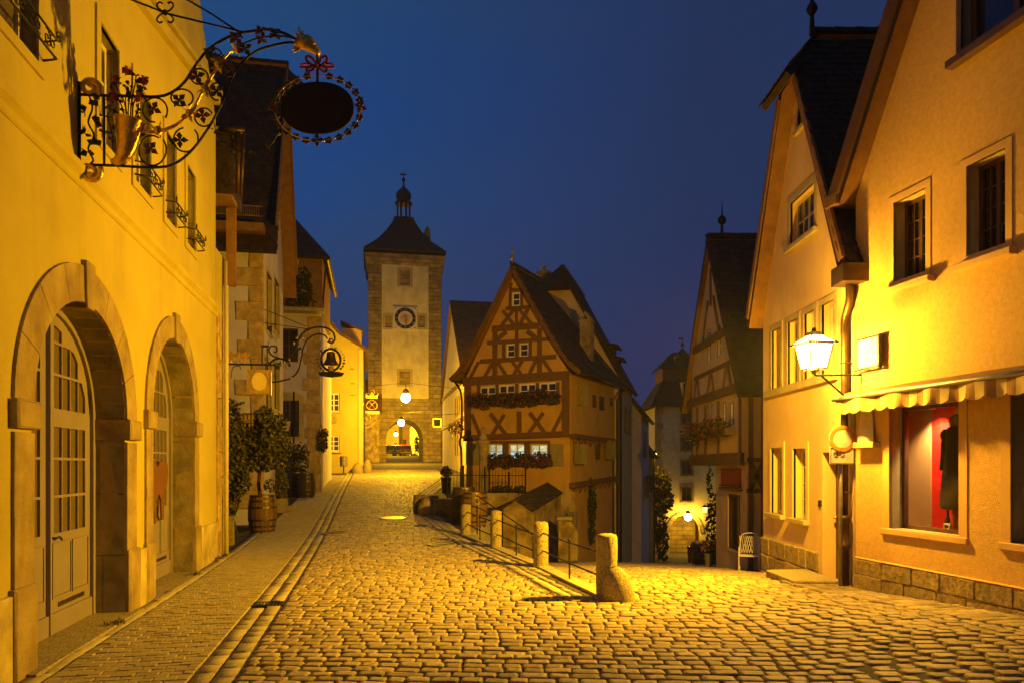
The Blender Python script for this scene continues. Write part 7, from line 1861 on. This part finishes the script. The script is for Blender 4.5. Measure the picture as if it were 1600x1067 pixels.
q = at(717, 668, 44.8); h2_ = thing('hanging_basket', 'pink flower basket hanging on the white house by the timbered house', 'flower basket', tuple(q)); m_ = MB(); foliage(m_, [((0, 0, 0), (.3, .3, .4))], 200, .14, .12); m_.build('foliage', m_leafdk, h2_); m_ = MB(); [m_.leaf((random.gauss(0, .18), random.gauss(-.1, .18), random.gauss(0, .22)), .1, .09) for _ in range(70)]; m_.build('blossoms', m_pink, h2_)

# square sign with a golden oval, on a bar with gilded figures
fk = Fr(ST(16.35, -2.98), T2); kp = lambda x, y: fk.p(x, y)
bs = fthing('figure_bracket', 'iron sign bar carrying gilded dancing figures at the yellow house end', 'sign bracket', fk, 0)
a0, a1 = kp(345, 568.5), kp(432, 570); m_ = MB(); m_.tube([(a0[0], 0, a0[1]), (a1[0], 0, a1[1] - .0)], .02, 6); m_.tube(catmull([(kp(361, 590)[0], 0, kp(361, 590)[1]), (kp(364, 574)[0], 0, kp(364, 574)[1]), (kp(374, 572)[0], 0, kp(374, 572)[1]), (kp(376, 577)[0], 0, kp(376, 577)[1])], 5), .01, 5); m_.tube([(kp(410, 540)[0], 0, kp(410, 540)[1]), (kp(410, 570)[0], 0, kp(410, 570)[1])], .02, 5); m_.tube([(kp(418, 541)[0], 0, kp(418, 541)[1]), (kp(418, 570)[0], 0, kp(418, 570)[1])], .02, 5); m_.tube([(kp(408, 541)[0], 0, kp(408, 541)[1]), (kp(420, 541)[0], 0, kp(420, 541)[1])], .025, 5); m_.build('iron_bar', m_iron, bs)
for px_, s_, fl2 in ((362, 1, 1), (373, 1, -1), (383, 1, 1)):
    c = kp(px_, 569); u = c[0]; z = c[1] + .02; k = .21
    pts = [(-.30, 0), (-.12, .45), (-.35, .75), (-.45, 1.0), (-.3, 1.0), (-.12, .8), (-.1, .95), (-.16, 1.08), (0, 1.2), (.16, 1.08), (.1, .95), (.15, .8), (.45, .95), (.55, .85), (.2, .6), (.12, .45), (.4, .0), (.22, 0), (0, .34), (-.12, 0)]
    MB().prism([(u + a * k * fl2, -.01, z + b * k) for a, b in pts], (0, .02, 0)).build('gilded_figure', m_gold, bs)
so = fthing('oval_sign', 'square grey sign board with a plain golden oval hanging from the bar', 'hanging sign', fk, 0)
c0, c1 = kp(387.5, 613.5), kp(422.5, 579.5)
MB().box(c0[0], c1[0], -.015, .015, c0[1], c1[1]).build('sign_board', m_old, so)
m_ = MB(); f_ = .022; [m_.box(*b) for b in ((c0[0] - f_, c1[0] + f_, -.022, .022, c0[1] - f_, c0[1]), (c0[0] - f_, c1[0] + f_, -.022, .022, c1[1], c1[1] + f_), (c0[0] - f_, c0[0], -.022, .022, c0[1], c1[1]), (c1[0], c1[0] + f_, -.022, .022, c0[1], c1[1]))]; m_.build('sign_frame', m_gold, so)
cx2, cz2 = (c0[0] + c1[0]) / 2, (c0[1] + c1[1]) / 2 + .01; MB().prism([(cx2 + (c1[0] - c0[0]) * .34 * math.cos(a * math.pi / 16), -.019, cz2 + (c1[1] - c0[1]) * .41 * math.sin(a * math.pi / 16)) for a in range(32)], (0, -.008, 0)).build('golden_oval', m_stripe, so)
m_ = MB(); [m_.tube([(x, 0, c1[1] + f_), (x, 0, kp(404, 569)[1])], .010, 5) for x in (c0[0] + .06, c1[0] - .06)]; m_.build('hanger', m_iron, so)

# bell sign
fbq = Fr((C2.x, C2.y), T2); bp_ = lambda x, y: fbq.p(x, y)
be = fthing('bell_bracket', 'scrolled iron bracket with gilded fruits arching from the quoined house', 'sign bracket', fbq, 0)
P3 = lambda *pts: [(bp_(x, y)[0], 0, bp_(x, y)[1]) for x, y in pts]
m_ = MB(); m_.tube(catmull(P3((421, 568), (428, 562), (437, 560), (447, 561), (460, 548), (466, 532), (475, 519), (490, 512), (508, 512), (520, 519), (523, 530), (518, 536), (512, 533)), 5), .026, 6); m_.build('upper_scroll', m_iron, be, smooth=True)
m_ = MB(); m_.tube(catmull(P3((424, 597), (438, 595), (455, 590), (466, 578), (471, 560), (474, 543), (482, 529), (495, 522), (507, 524), (512, 530)), 5), .022, 6); m_.tube(catmull(P3((447, 561), (435, 559), (425, 555), (420, 547), (424, 541), (432, 542), (432, 549), (428, 550)), 5), .02, 6); m_.build('lower_scroll', m_iron, be, smooth=True)
m_ = MB(); m_.tube(P3((410, 504), (480, 514)), .010, 4); m_.tube(P3((406, 481), (478, 510)), .010, 4); m_.tube(P3((414, 498), (427, 530)), .008, 4); m_.build('stay_rod', m_iron, be)
m_ = MB(); [m_.ell((bp_(x, y)[0], -.03, bp_(x, y)[1]), (.04, .04, .05), 8, 5) for x, y in ((444, 566), (460, 537), (464, 528), (473, 528), (484, 519), (468, 553), (452, 562), (448, 573), (455, 590))]; m_.ell((bp_(517, 532)[0], -.03, bp_(517, 532)[1]), (.07, .05, .07), 8, 5); m_.build('gilded_fruit', m_gold, be, smooth=True)
m_ = MB()
for x, y in ((465, 540), (467, 546), (432, 574), (450, 568), (463, 545), (436, 570)):
    c = bp_(x, y)
    for q in range(5): m_.leaf((c[0] + random.uniform(-.05, .05), random.uniform(-.03, .03), c[1] + random.uniform(-.06, .06)), .13, .10)
m_.build('iron_leaf', m_leafm, be)
bl_ = fthing('bell_sign', 'iron ring sign holding a bell, wreathed with leaves, hanging in the street', 'hanging sign', fbq, 0)
rc_ = bp_(517, 562); rr_ = 17.0 / F * 20.9
m_ = MB(); m_.tube([(rc_[0] + rr_ * .86 * math.cos(a * math.pi / 14), 0, rc_[1] + rr_ * math.sin(a * math.pi / 14)) for a in range(28)], .035, 6, closed=True); m_.tube([(rc_[0], 0, rc_[1] + rr_), (rc_[0], 0, bp_(517, 534)[1])], .012, 4); m_.build('ring', m_iron, bl_, smooth=True)
MB().lathe([(.21, -.16), (.2, -.12), (.14, -.02), (.115, .14), (.12, .16), (.09, .2), (.06, .21)], (rc_[0], 0, rc_[1] + .02), 16).build('bell', m_gutter, bl_, smooth=True)
MB().lathe([(.08, -.34), (.08, -.2)], (rc_[0], 0, rc_[1] + .02), 10).build('clapper', m_gold, bl_)
MB().prism([(rc_[0] - .36, -.01, rc_[1] - .36), (rc_[0] - .2, -.01, rc_[1] - .33), (rc_[0] + .2, -.01, rc_[1] - .33), (rc_[0] + .38, -.01, rc_[1] - .36), (rc_[0] + .3, -.01, rc_[1] - .46), (rc_[0], -.01, rc_[1] - .50), (rc_[0] - .3, -.01, rc_[1] - .46)], (0, .02, 0)).build('banner', m_signdk, bl_)
m_ = MB()
for k in range(26):
    a = 2 * math.pi * k / 26; m_.leaf((rc_[0] + (rr_ + .06) * math.cos(a), random.uniform(-.03, .03), rc_[1] + (rr_ + .06) * math.sin(a)), .12, .07)
m_.build('wreath_leaf', m_leafm, bl_)

# ------------------------------------------------------------------ big wrought iron bracket with the blank oval sign
fi = Fr(ST(8.31, -2.98), T2)
ip = lambda x, y, v=0: (fi.p(x, y)[0], v, fi.p(x, y)[1])
z2p = lambda x, y: (100 + x * .25295, 20 + y * .25295)        # from the enlarged study of the bracket
IP = lambda *pts: [ip(*z2p(*q)) for q in pts]
ib = fthing('wrought_iron_bracket', 'large wrought iron bracket with gilded horn and rosettes on the yellow house', 'sign bracket', fi, 0)
def itube(name, pts, r, n=6, mat=m_iron, sm=5, taper=None, par=None):
    return MB().tube(catmull(pts, sm) if sm else pts, r, n, taper=taper).build(name, mat, par or ib, smooth=True)
itube('wall_bar', IP((60, 435), (95, 430), (95, 520), (95, 940), (95, 965), (65, 1000)), .016, sm=0)
itube('inner_bar', IP((248, 512), (248, 940)), .013, sm=0)
itube('upper_bar', IP((92, 507), (235, 512), (420, 517), (570, 520), (660, 497), (740, 435), (800, 345), (880, 240), (980, 170), (1080, 130), (1186, 113)) + [ip(420, 47), ip(445, 53), ip(462, 62)], .015)
itube('lower_bar', IP((92, 940), (300, 945), (560, 957), (690, 930), (800, 840), (900, 700), (970, 570), (1030, 420), (1090, 320), (1186, 240)) + [ip(425, 72), ip(450, 67), ip(466, 68)], .014)
itube('middle_rod', [ip(*z2p(1090, 200)), ip(405, 60), ip(440, 57), ip(466, 62)], .010)
itube('gilded_branch', IP((470, 735), (580, 735), (700, 690), (790, 610), (850, 500), (890, 430), (950, 340), (1010, 260), (1090, 200)), .020, mat=m_gold, taper=.6)
for x, y in ((580, 730), (775, 625), (870, 470), (955, 325), (1070, 225)):
    m_ = MB(); c = ip(*z2p(x, y)); m_.ell(c, (.045, .04, .05), 8, 5)
    for a in range(5): d_ = Vector((math.cos(a * 1.256), -.2, math.sin(a * 1.256))).normalized(); m_.leaf(Vector(c) + d_ * .06, .10, .045, d=d_)
    m_.build('gilded_bud', m_gold, ib)
def scroll(cx_, cy_, rx, ry, a0, turns, tail=None):
    pts = []
    for i in range(28):
        a = a0 + turns * 2 * math.pi * i / 27; k = 1 - .12 * i / 27
        pts.append(ip(*z2p(cx_ + rx * k * math.cos(a), cy_ + ry * k * math.sin(a))))
    itube('scroll', pts, .0095, 5, sm=0)
for c in ((560, 605, 80, 82, .6, -.85), (727, 527, 72, 56, 1.0, -.95), (545, 850, 88, 100, -.7, .95), (750, 783, 80, 82, -.8, .85), (835, 397, 56, 52, .4, -.9), (865, 645, 60, 60, .2, .9), (945, 490, 50, 58, .4, -.85), (1020, 350, 45, 48, .3, -.85), (925, 265, 50, 45, .4, -.85), (1075, 175, 38, 36, .5, .85)): scroll(*c)
def rosette(x, y, r, mat, name='rosette', v=-.03, par=None, pt=None):
    c = Vector(pt or ip(*z2p(x, y), v)); m_ = MB(); a_ = random.uniform(0, 1.5)
    for k in range(4):
        a = a_ + k * math.pi / 2; d_ = Vector((math.cos(a), 0, math.sin(a))); n_ = Vector((-math.sin(a), 0, math.cos(a)))
        P = [c, c + d_ * r * .5 + n_ * r * .36 + Vector((0, -.02, 0)), c + d_ * r * 1.05 + Vector((0, -.005, 0)), c + d_ * r * .5 - n_ * r * .36 + Vector((0, -.02, 0))]
        m_.prism(P, (0, .008, 0))
    m_.ell((c.x, c.y - .015, c.z), (r * .18, .02, r * .18), 6, 4)
    return m_.build(name, mat, par or ib)
for x, y, mt_ in ((557, 605, m_purple), (718, 553, m_leafm), (540, 850, m_purple), (720, 797, m_leafm), (825, 405, m_purple), (860, 645, m_purple), (945, 497, m_leafm), (1018, 345, m_purple), (912, 262, m_leafm), (1065, 170, m_purple), (1120, 235, m_leafm)): rosette(x, y, .085, mt_)
for x, y, mt_ in ((440, 152, m_purple), (445, 216, m_purple), (470, 160, m_leafm)): pass
rosette(0, 0, .07, m_purple, pt=ip(408, 52, -.03)); rosette(0, 0, .07, m_purple, pt=ip(409, 65, -.03)); rosette(0, 0, .08, m_leafm, pt=ip(430, 56, -.03))
for cx_, cy_, a0, tn in ((160, 465, 2.4, -1.5), (165, 985, -2.6, 1.5)):
    c = ip(*z2p(cx_, cy_)); pts = [(c[0] + (.02 + .085 * i / 24) * math.cos(a0 + tn * 2 * math.pi * i / 24), 0, c[2] + (.02 + .085 * i / 24) * math.sin(a0 + tn * 2 * math.pi * i / 24)) for i in range(25)]
    itube('gilded_volute', pts, .026, 6, m_gold, 0)
itube('vine_stem', IP((155, 515), (175, 590), (150, 680), (185, 760), (150, 840), (180, 910), (165, 935)), .010, 5)
def ivy(pts, name, mat, L_, n_, par=None):
    m_ = MB()
    for p_ in pts:
        for k in range(n_):
            a = random.uniform(0, 6.28); d_ = Vector((math.cos(a), random.uniform(-.4, .1), math.sin(a))).normalized(); m_.leaf(Vector(p_) + d_ * L_ * .45, L_, L_ * .85, d=d_)
        m_.build(name, mat, par or ib); m_ = MB()
ivy(IP((190, 545), (130, 612), (190, 680), (127, 745), (190, 815), (145, 860)), 'vine_leaf', m_leafm, .085, 4)
# horn of plenty with painted flowers
m_ = MB(); hornpts = catmull(IP((408, 665), (400, 720), (393, 790), (378, 860), (345, 910), (312, 918), (300, 905)), 6)
base_n = len(hornpts)
P_ = hornpts; b0 = len(m_.v); nn = 10
for i, c in enumerate(P_):
    a = P_[max(0, i - 1)]; bq = P_[min(base_n - 1, i + 1)]; t_ = (bq - a).normalized(); x_ = t_.cross(Vector((0, 1, 0))).normalized(); y_ = t_.cross(x_)
    rr2 = .135 * (1 - i / (base_n - 1)) ** 1.15 + .028
    for j in range(nn): th_ = 2 * math.pi * j / nn; m_.v.append(tuple(c + x_ * rr2 * math.cos(th_) + y_ * rr2 * .8 * math.sin(th_)))
for i in range(base_n - 1):
    for j in range(nn): j2 = (j + 1) % nn; m_.f.append((b0 + i * nn + j, b0 + i * nn + j2, b0 + (i + 1) * nn + j2, b0 + (i + 1) * nn + j)); m_.m.append(0)
m_.f.append(tuple(b0 + j for j in range(nn))); m_.m.append(0)
m_.build('horn', m_gold, ib, smooth=True)
for pts in (((385, 660), (375, 560), (330, 470), (325, 415)), ((395, 660), (400, 560), (420, 450), (420, 370)), ((410, 660), (415, 560), (440, 440), (445, 390)), ((425, 660), (430, 560), (470, 500), (500, 430)), ((375, 660), (350, 560), (300, 480), (290, 450)), ((430, 660), (455, 610), (462, 560)), ((370, 665), (310, 600), (270, 640), (300, 760), (300, 850)), ((390, 660), (380, 540), (395, 470))):
    itube('flower_stem', IP(*pts), .007, 4, sm=4)
ivy(IP((288, 450), (330, 440), (378, 465), (396, 420), (443, 388), (458, 435), (487, 467), (473, 492), (395, 525), (430, 580), (460, 625), (290, 490), (272, 580), (350, 535), (412, 495), (283, 545), (372, 600), (405, 455), (460, 590), (315, 600), (290, 790), (310, 700)), 'painted_leaf', m_leafm, .05, 3)
ivy(IP((375, 690), (410, 715), (450, 680), (388, 765), (465, 765), (420, 680), (480, 720)), 'ivy_leaf', m_leafm, .085, 3)
for x, y in ((325, 413), (397, 370), (312, 525), (462, 528), (500, 430)):
    m_ = MB(); c = ip(*z2p(x, y), -.01); m_.ell(c, (.035, .03, .035), 8, 5)
    for k in range(7): a = k * .9; m_.leaf(Vector(c) + Vector((math.cos(a) * .04, -.015, math.sin(a) * .04)), .055, .045)
    m_.build('red_rose', m_redpaint, ib)
# animal head at the tip
m_ = MB(); hp_ = [ip(*q) for q in ((462, 65), (470, 65), (478, 67), (485, 70), (491, 76), (497, 82), (500, 85))]
m_.tube(catmull(hp_[:4], 4), .062, 9); base_ = MB()
rads = [.055, .075, .085, .078, .06, .042, .03]; b0 = len(base_.v)
for c, r_ in zip(hp_, rads):
    for j in range(10): th_ = 2 * math.pi * j / 10; base_.v.append((c[0] + .35 * r_ * math.cos(th_), c[1] + r_ * .75 * math.sin(th_), c[2] + r_ * math.cos(th_)))
for i in range(6):
    for j in range(10): base_.f.append((b0 + i * 10 + j, b0 + i * 10 + (j + 1) % 10, b0 + i * 10 + 10 + (j + 1) % 10, b0 + i * 10 + 10 + j)); base_.m.append(0)
base_.f.append(tuple(b0 + j for j in range(10))); base_.m.append(0); base_.f.append(tuple(b0 + 60 + j for j in range(10))); base_.m.append(0)
base_.ell((hp_[4][0], hp_[4][1] - .05, hp_[4][2] + .03), (.014, .014, .014), 6, 4)
ah = base_.build('gilded_head', m_gold, ib, smooth=True)
m_ = MB()
for q in ((467, 44), (473, 50), (462, 52), (458, 60), (459, 76), (461, 80), (466, 78)):
    a, b = Vector(ip(472, 66)), Vector(ip(*q)); d_ = (b - a).normalized(); n_ = d_.cross(Vector((0, 1, 0))).normalized() * .022
    m_.prism([a - n_, b - n_ * .5, b + d_ * .02, b + n_ * .5, a + n_], (0, .02, 0))
m_.build('gilded_mane', m_gold, ib)
# guy rods and ornament
itube('stay_rod', [ip(190, -6), ip(262, 22), ip(385, 52)], .011, 5, sm=0); itube('stay_rod', [ip(275, -10), ip(330, 22), ip(372, 50)], .011, 5, sm=0)
m_ = MB()
for sx in (-1, 1):
    for sy in (-1, 1): m_.tube(catmull([ip(258, 20), ip(258 + sx * 8, 20 + sy * 4), ip(258 + sx * 13, 20 + sy * 11), ip(258 + sx * 9, 20 + sy * 16), ip(258 + sx * 4, 20 + sy * 14)], 4), .010, 5)
m_.ell(ip(258, 20), (.03, .03, .03), 8, 5); m_.build('rod_ornament', m_iron, ib, smooth=True)
# trailing chain of leaves below the bracket
ch3 = catmull(IP((925, 675), (950, 760), (1020, 820), (1120, 870)) + [ip(400, 238), ip(425, 225), ip(440, 195)], 5); itube('leaf_chain', ch3, .006, 4, sm=0)
ivy(ch3[3::4], 'chain_leaf', m_leafm, .06, 3)
# the hanging oval
fi = Fr(tuple((fi.w(ip(496.5, 169.5)[0], 0, 0)).xy), (1, 0)); ip = lambda x, y, v=0: (fi.p(x, y)[0], v, fi.p(x, y)[1])
ov_ = fthing('blank_oval_sign', 'blank dark oval sign wreathed with iron leaves and a red bow', 'hanging sign', fi, 0)
oc = ip(496.5, 169.5); orx = (fi.p(553, 170)[0] - fi.p(440, 170)[0]) / 2; orz = 40.5 / F * 8.06
PL = [(oc[0] + orx * math.copysign(abs(math.cos(a)) ** .92, math.cos(a)), -.012, oc[2] + orz * math.copysign(abs(math.sin(a)) ** .92, math.sin(a))) for a in [2 * math.pi * k / 56 for k in range(56)]]
MB().prism(PL, (0, .024, 0)).build('oval_board', m_signdk, ov_)
gr = [(oc[0] + (orx + .075) * math.cos(a), 0, oc[2] + (orz + .075) * math.sin(a)) for a in [2 * math.pi * k / 48 for k in range(48)]]
MB().tube(gr, .007, 5, closed=True).build('wreath_ring', m_gold, ov_)
for k in range(24):
    a = 2 * math.pi * k / 24 + math.pi / 2; c = (oc[0] + (orx + .078) * math.cos(a), 0, oc[2] + (orz + .078) * math.sin(a))
    if k in (6, 12, 18): rosette(0, 0, .075, m_purple if k != 12 else m_leafm, 'rosette', par=ov_, pt=(c[0], -.02, c[2])); continue
    if k == 0: continue
    m_ = MB()
    t_ = Vector((-math.sin(a) * (orx), 0, math.cos(a) * orz)).normalized(); n_ = Vector((t_.z, 0, -t_.x)); cc = Vector(c)
    m_.prism([cc + t_ * .05, cc + t_ * .022 + n_ * .022, cc + t_ * .012 + n_ * .045, cc - t_ * .022 + n_ * .028, cc - t_ * .05 + n_ * .03, cc - t_ * .034, cc - t_ * .05 - n_ * .03, cc - t_ * .022 - n_ * .028, cc + t_ * .012 - n_ * .045, cc + t_ * .022 - n_ * .022], (0, .012, 0))
    m_.build('wreath_leaf', m_leafm, ov_)
itop = ip(496, 86)
MB().tube([(itop[0], 0, itop[2]), (itop[0], 0, oc[2] + orz - .01)], .016, 6).build('hanger', m_iron, ov_)
bw_ = ip(496, 104, -.02); m_ = MB()
def ribbon_strip(m_, pts, w):
    P = catmull(pts, 4)
    for i in range(len(P) - 1):
        a, b = P[i], P[i + 1]; d_ = (b - a).normalized(); n_ = Vector((-d_.z, 0, d_.x)) * w
        m_.prism([a - n_, b - n_, b + n_, a + n_], (0, .012, 0))
for sx in (-1, 1):
    B_ = lambda x, z, y=0: Vector((bw_[0] + sx * x, bw_[1] + y, bw_[2] + z))
    ribbon_strip(m_, [B_(0, 0), B_(.05, .07, -.02), B_(.10, .085, -.03), B_(.115, .05, -.02), B_(.06, .01)], .014)
    ribbon_strip(m_, [B_(0, 0), B_(.05, -.06, -.02), B_(.10, -.085, -.03), B_(.105, -.04, -.02), B_(.05, -.005)], .014)
    ribbon_strip(m_, [B_(.02, 0), B_(.12, -.02), B_(.19, -.015)], .012); ribbon_strip(m_, [B_(.02, 0), B_(.11, .02), B_(.18, .01)], .010)
m_.ell((bw_[0], bw_[1] - .01, bw_[2]), (.025, .02, .025), 8, 5)
m_.build('red_bow', m_redpaint, ov_)

# ------------------------------------------------------------------ weeds at the wall feet
for s_, t_, lab in ((15.0, -2.86, 'little weed tuft at the far end of the yellow house wall'), (13.0, -2.86, 'little weed tuft by the base stone right of the smaller arch'), (9.1, -2.86, 'little weed tuft by the base stone between the two arches'), (5.75, -2.86, 'weed tuft at the foot of the nearest yellow base stone')):
    x, y = ST(s_, t_)
    wt = thing('weed_tuft', lab, 'weed', (x, y, zm(x, y) + .01), 0, 'weeds at the wall foot')
    m_ = MB()
    for k in range(46):
        a = random.uniform(0, 6.28); r_ = random.uniform(0, .12); d_ = Vector((math.cos(a) * .6, math.sin(a) * .6, random.uniform(.5, 1.4))).normalized()
        m_.leaf((r_ * math.cos(a) * .6, r_ * math.sin(a) * 1.6, random.uniform(.01, .07)), random.uniform(.05, .11), .02, d=d_)
    m_.build('foliage', m_leaf, wt)

# ------------------------------------------------------------------ thin night mist
hz_m = bpy.data.materials.new('mist'); hz_m.use_nodes = True
hn, hl_k = hz_m.node_tree.nodes, hz_m.node_tree.links
hn.remove(hn['Principled BSDF']); pv = hn.new('ShaderNodeVolumePrincipled')
pv.inputs['Density'].default_value = .0006; pv.inputs['Color'].default_value = (.85, .85, .85, 1); pv.inputs['Anisotropy'].default_value = .3
hl_k.new(pv.outputs[0], hn['Material Output'].inputs['Volume'])
hz_o = MB().box(-1300, 1300, -700, 1300, -8.5, 45).build('haze', hz_m); hz_o['kind'] = 'stuff'
tag(hz_o, 'thin night mist hanging over the whole street', 'haze')
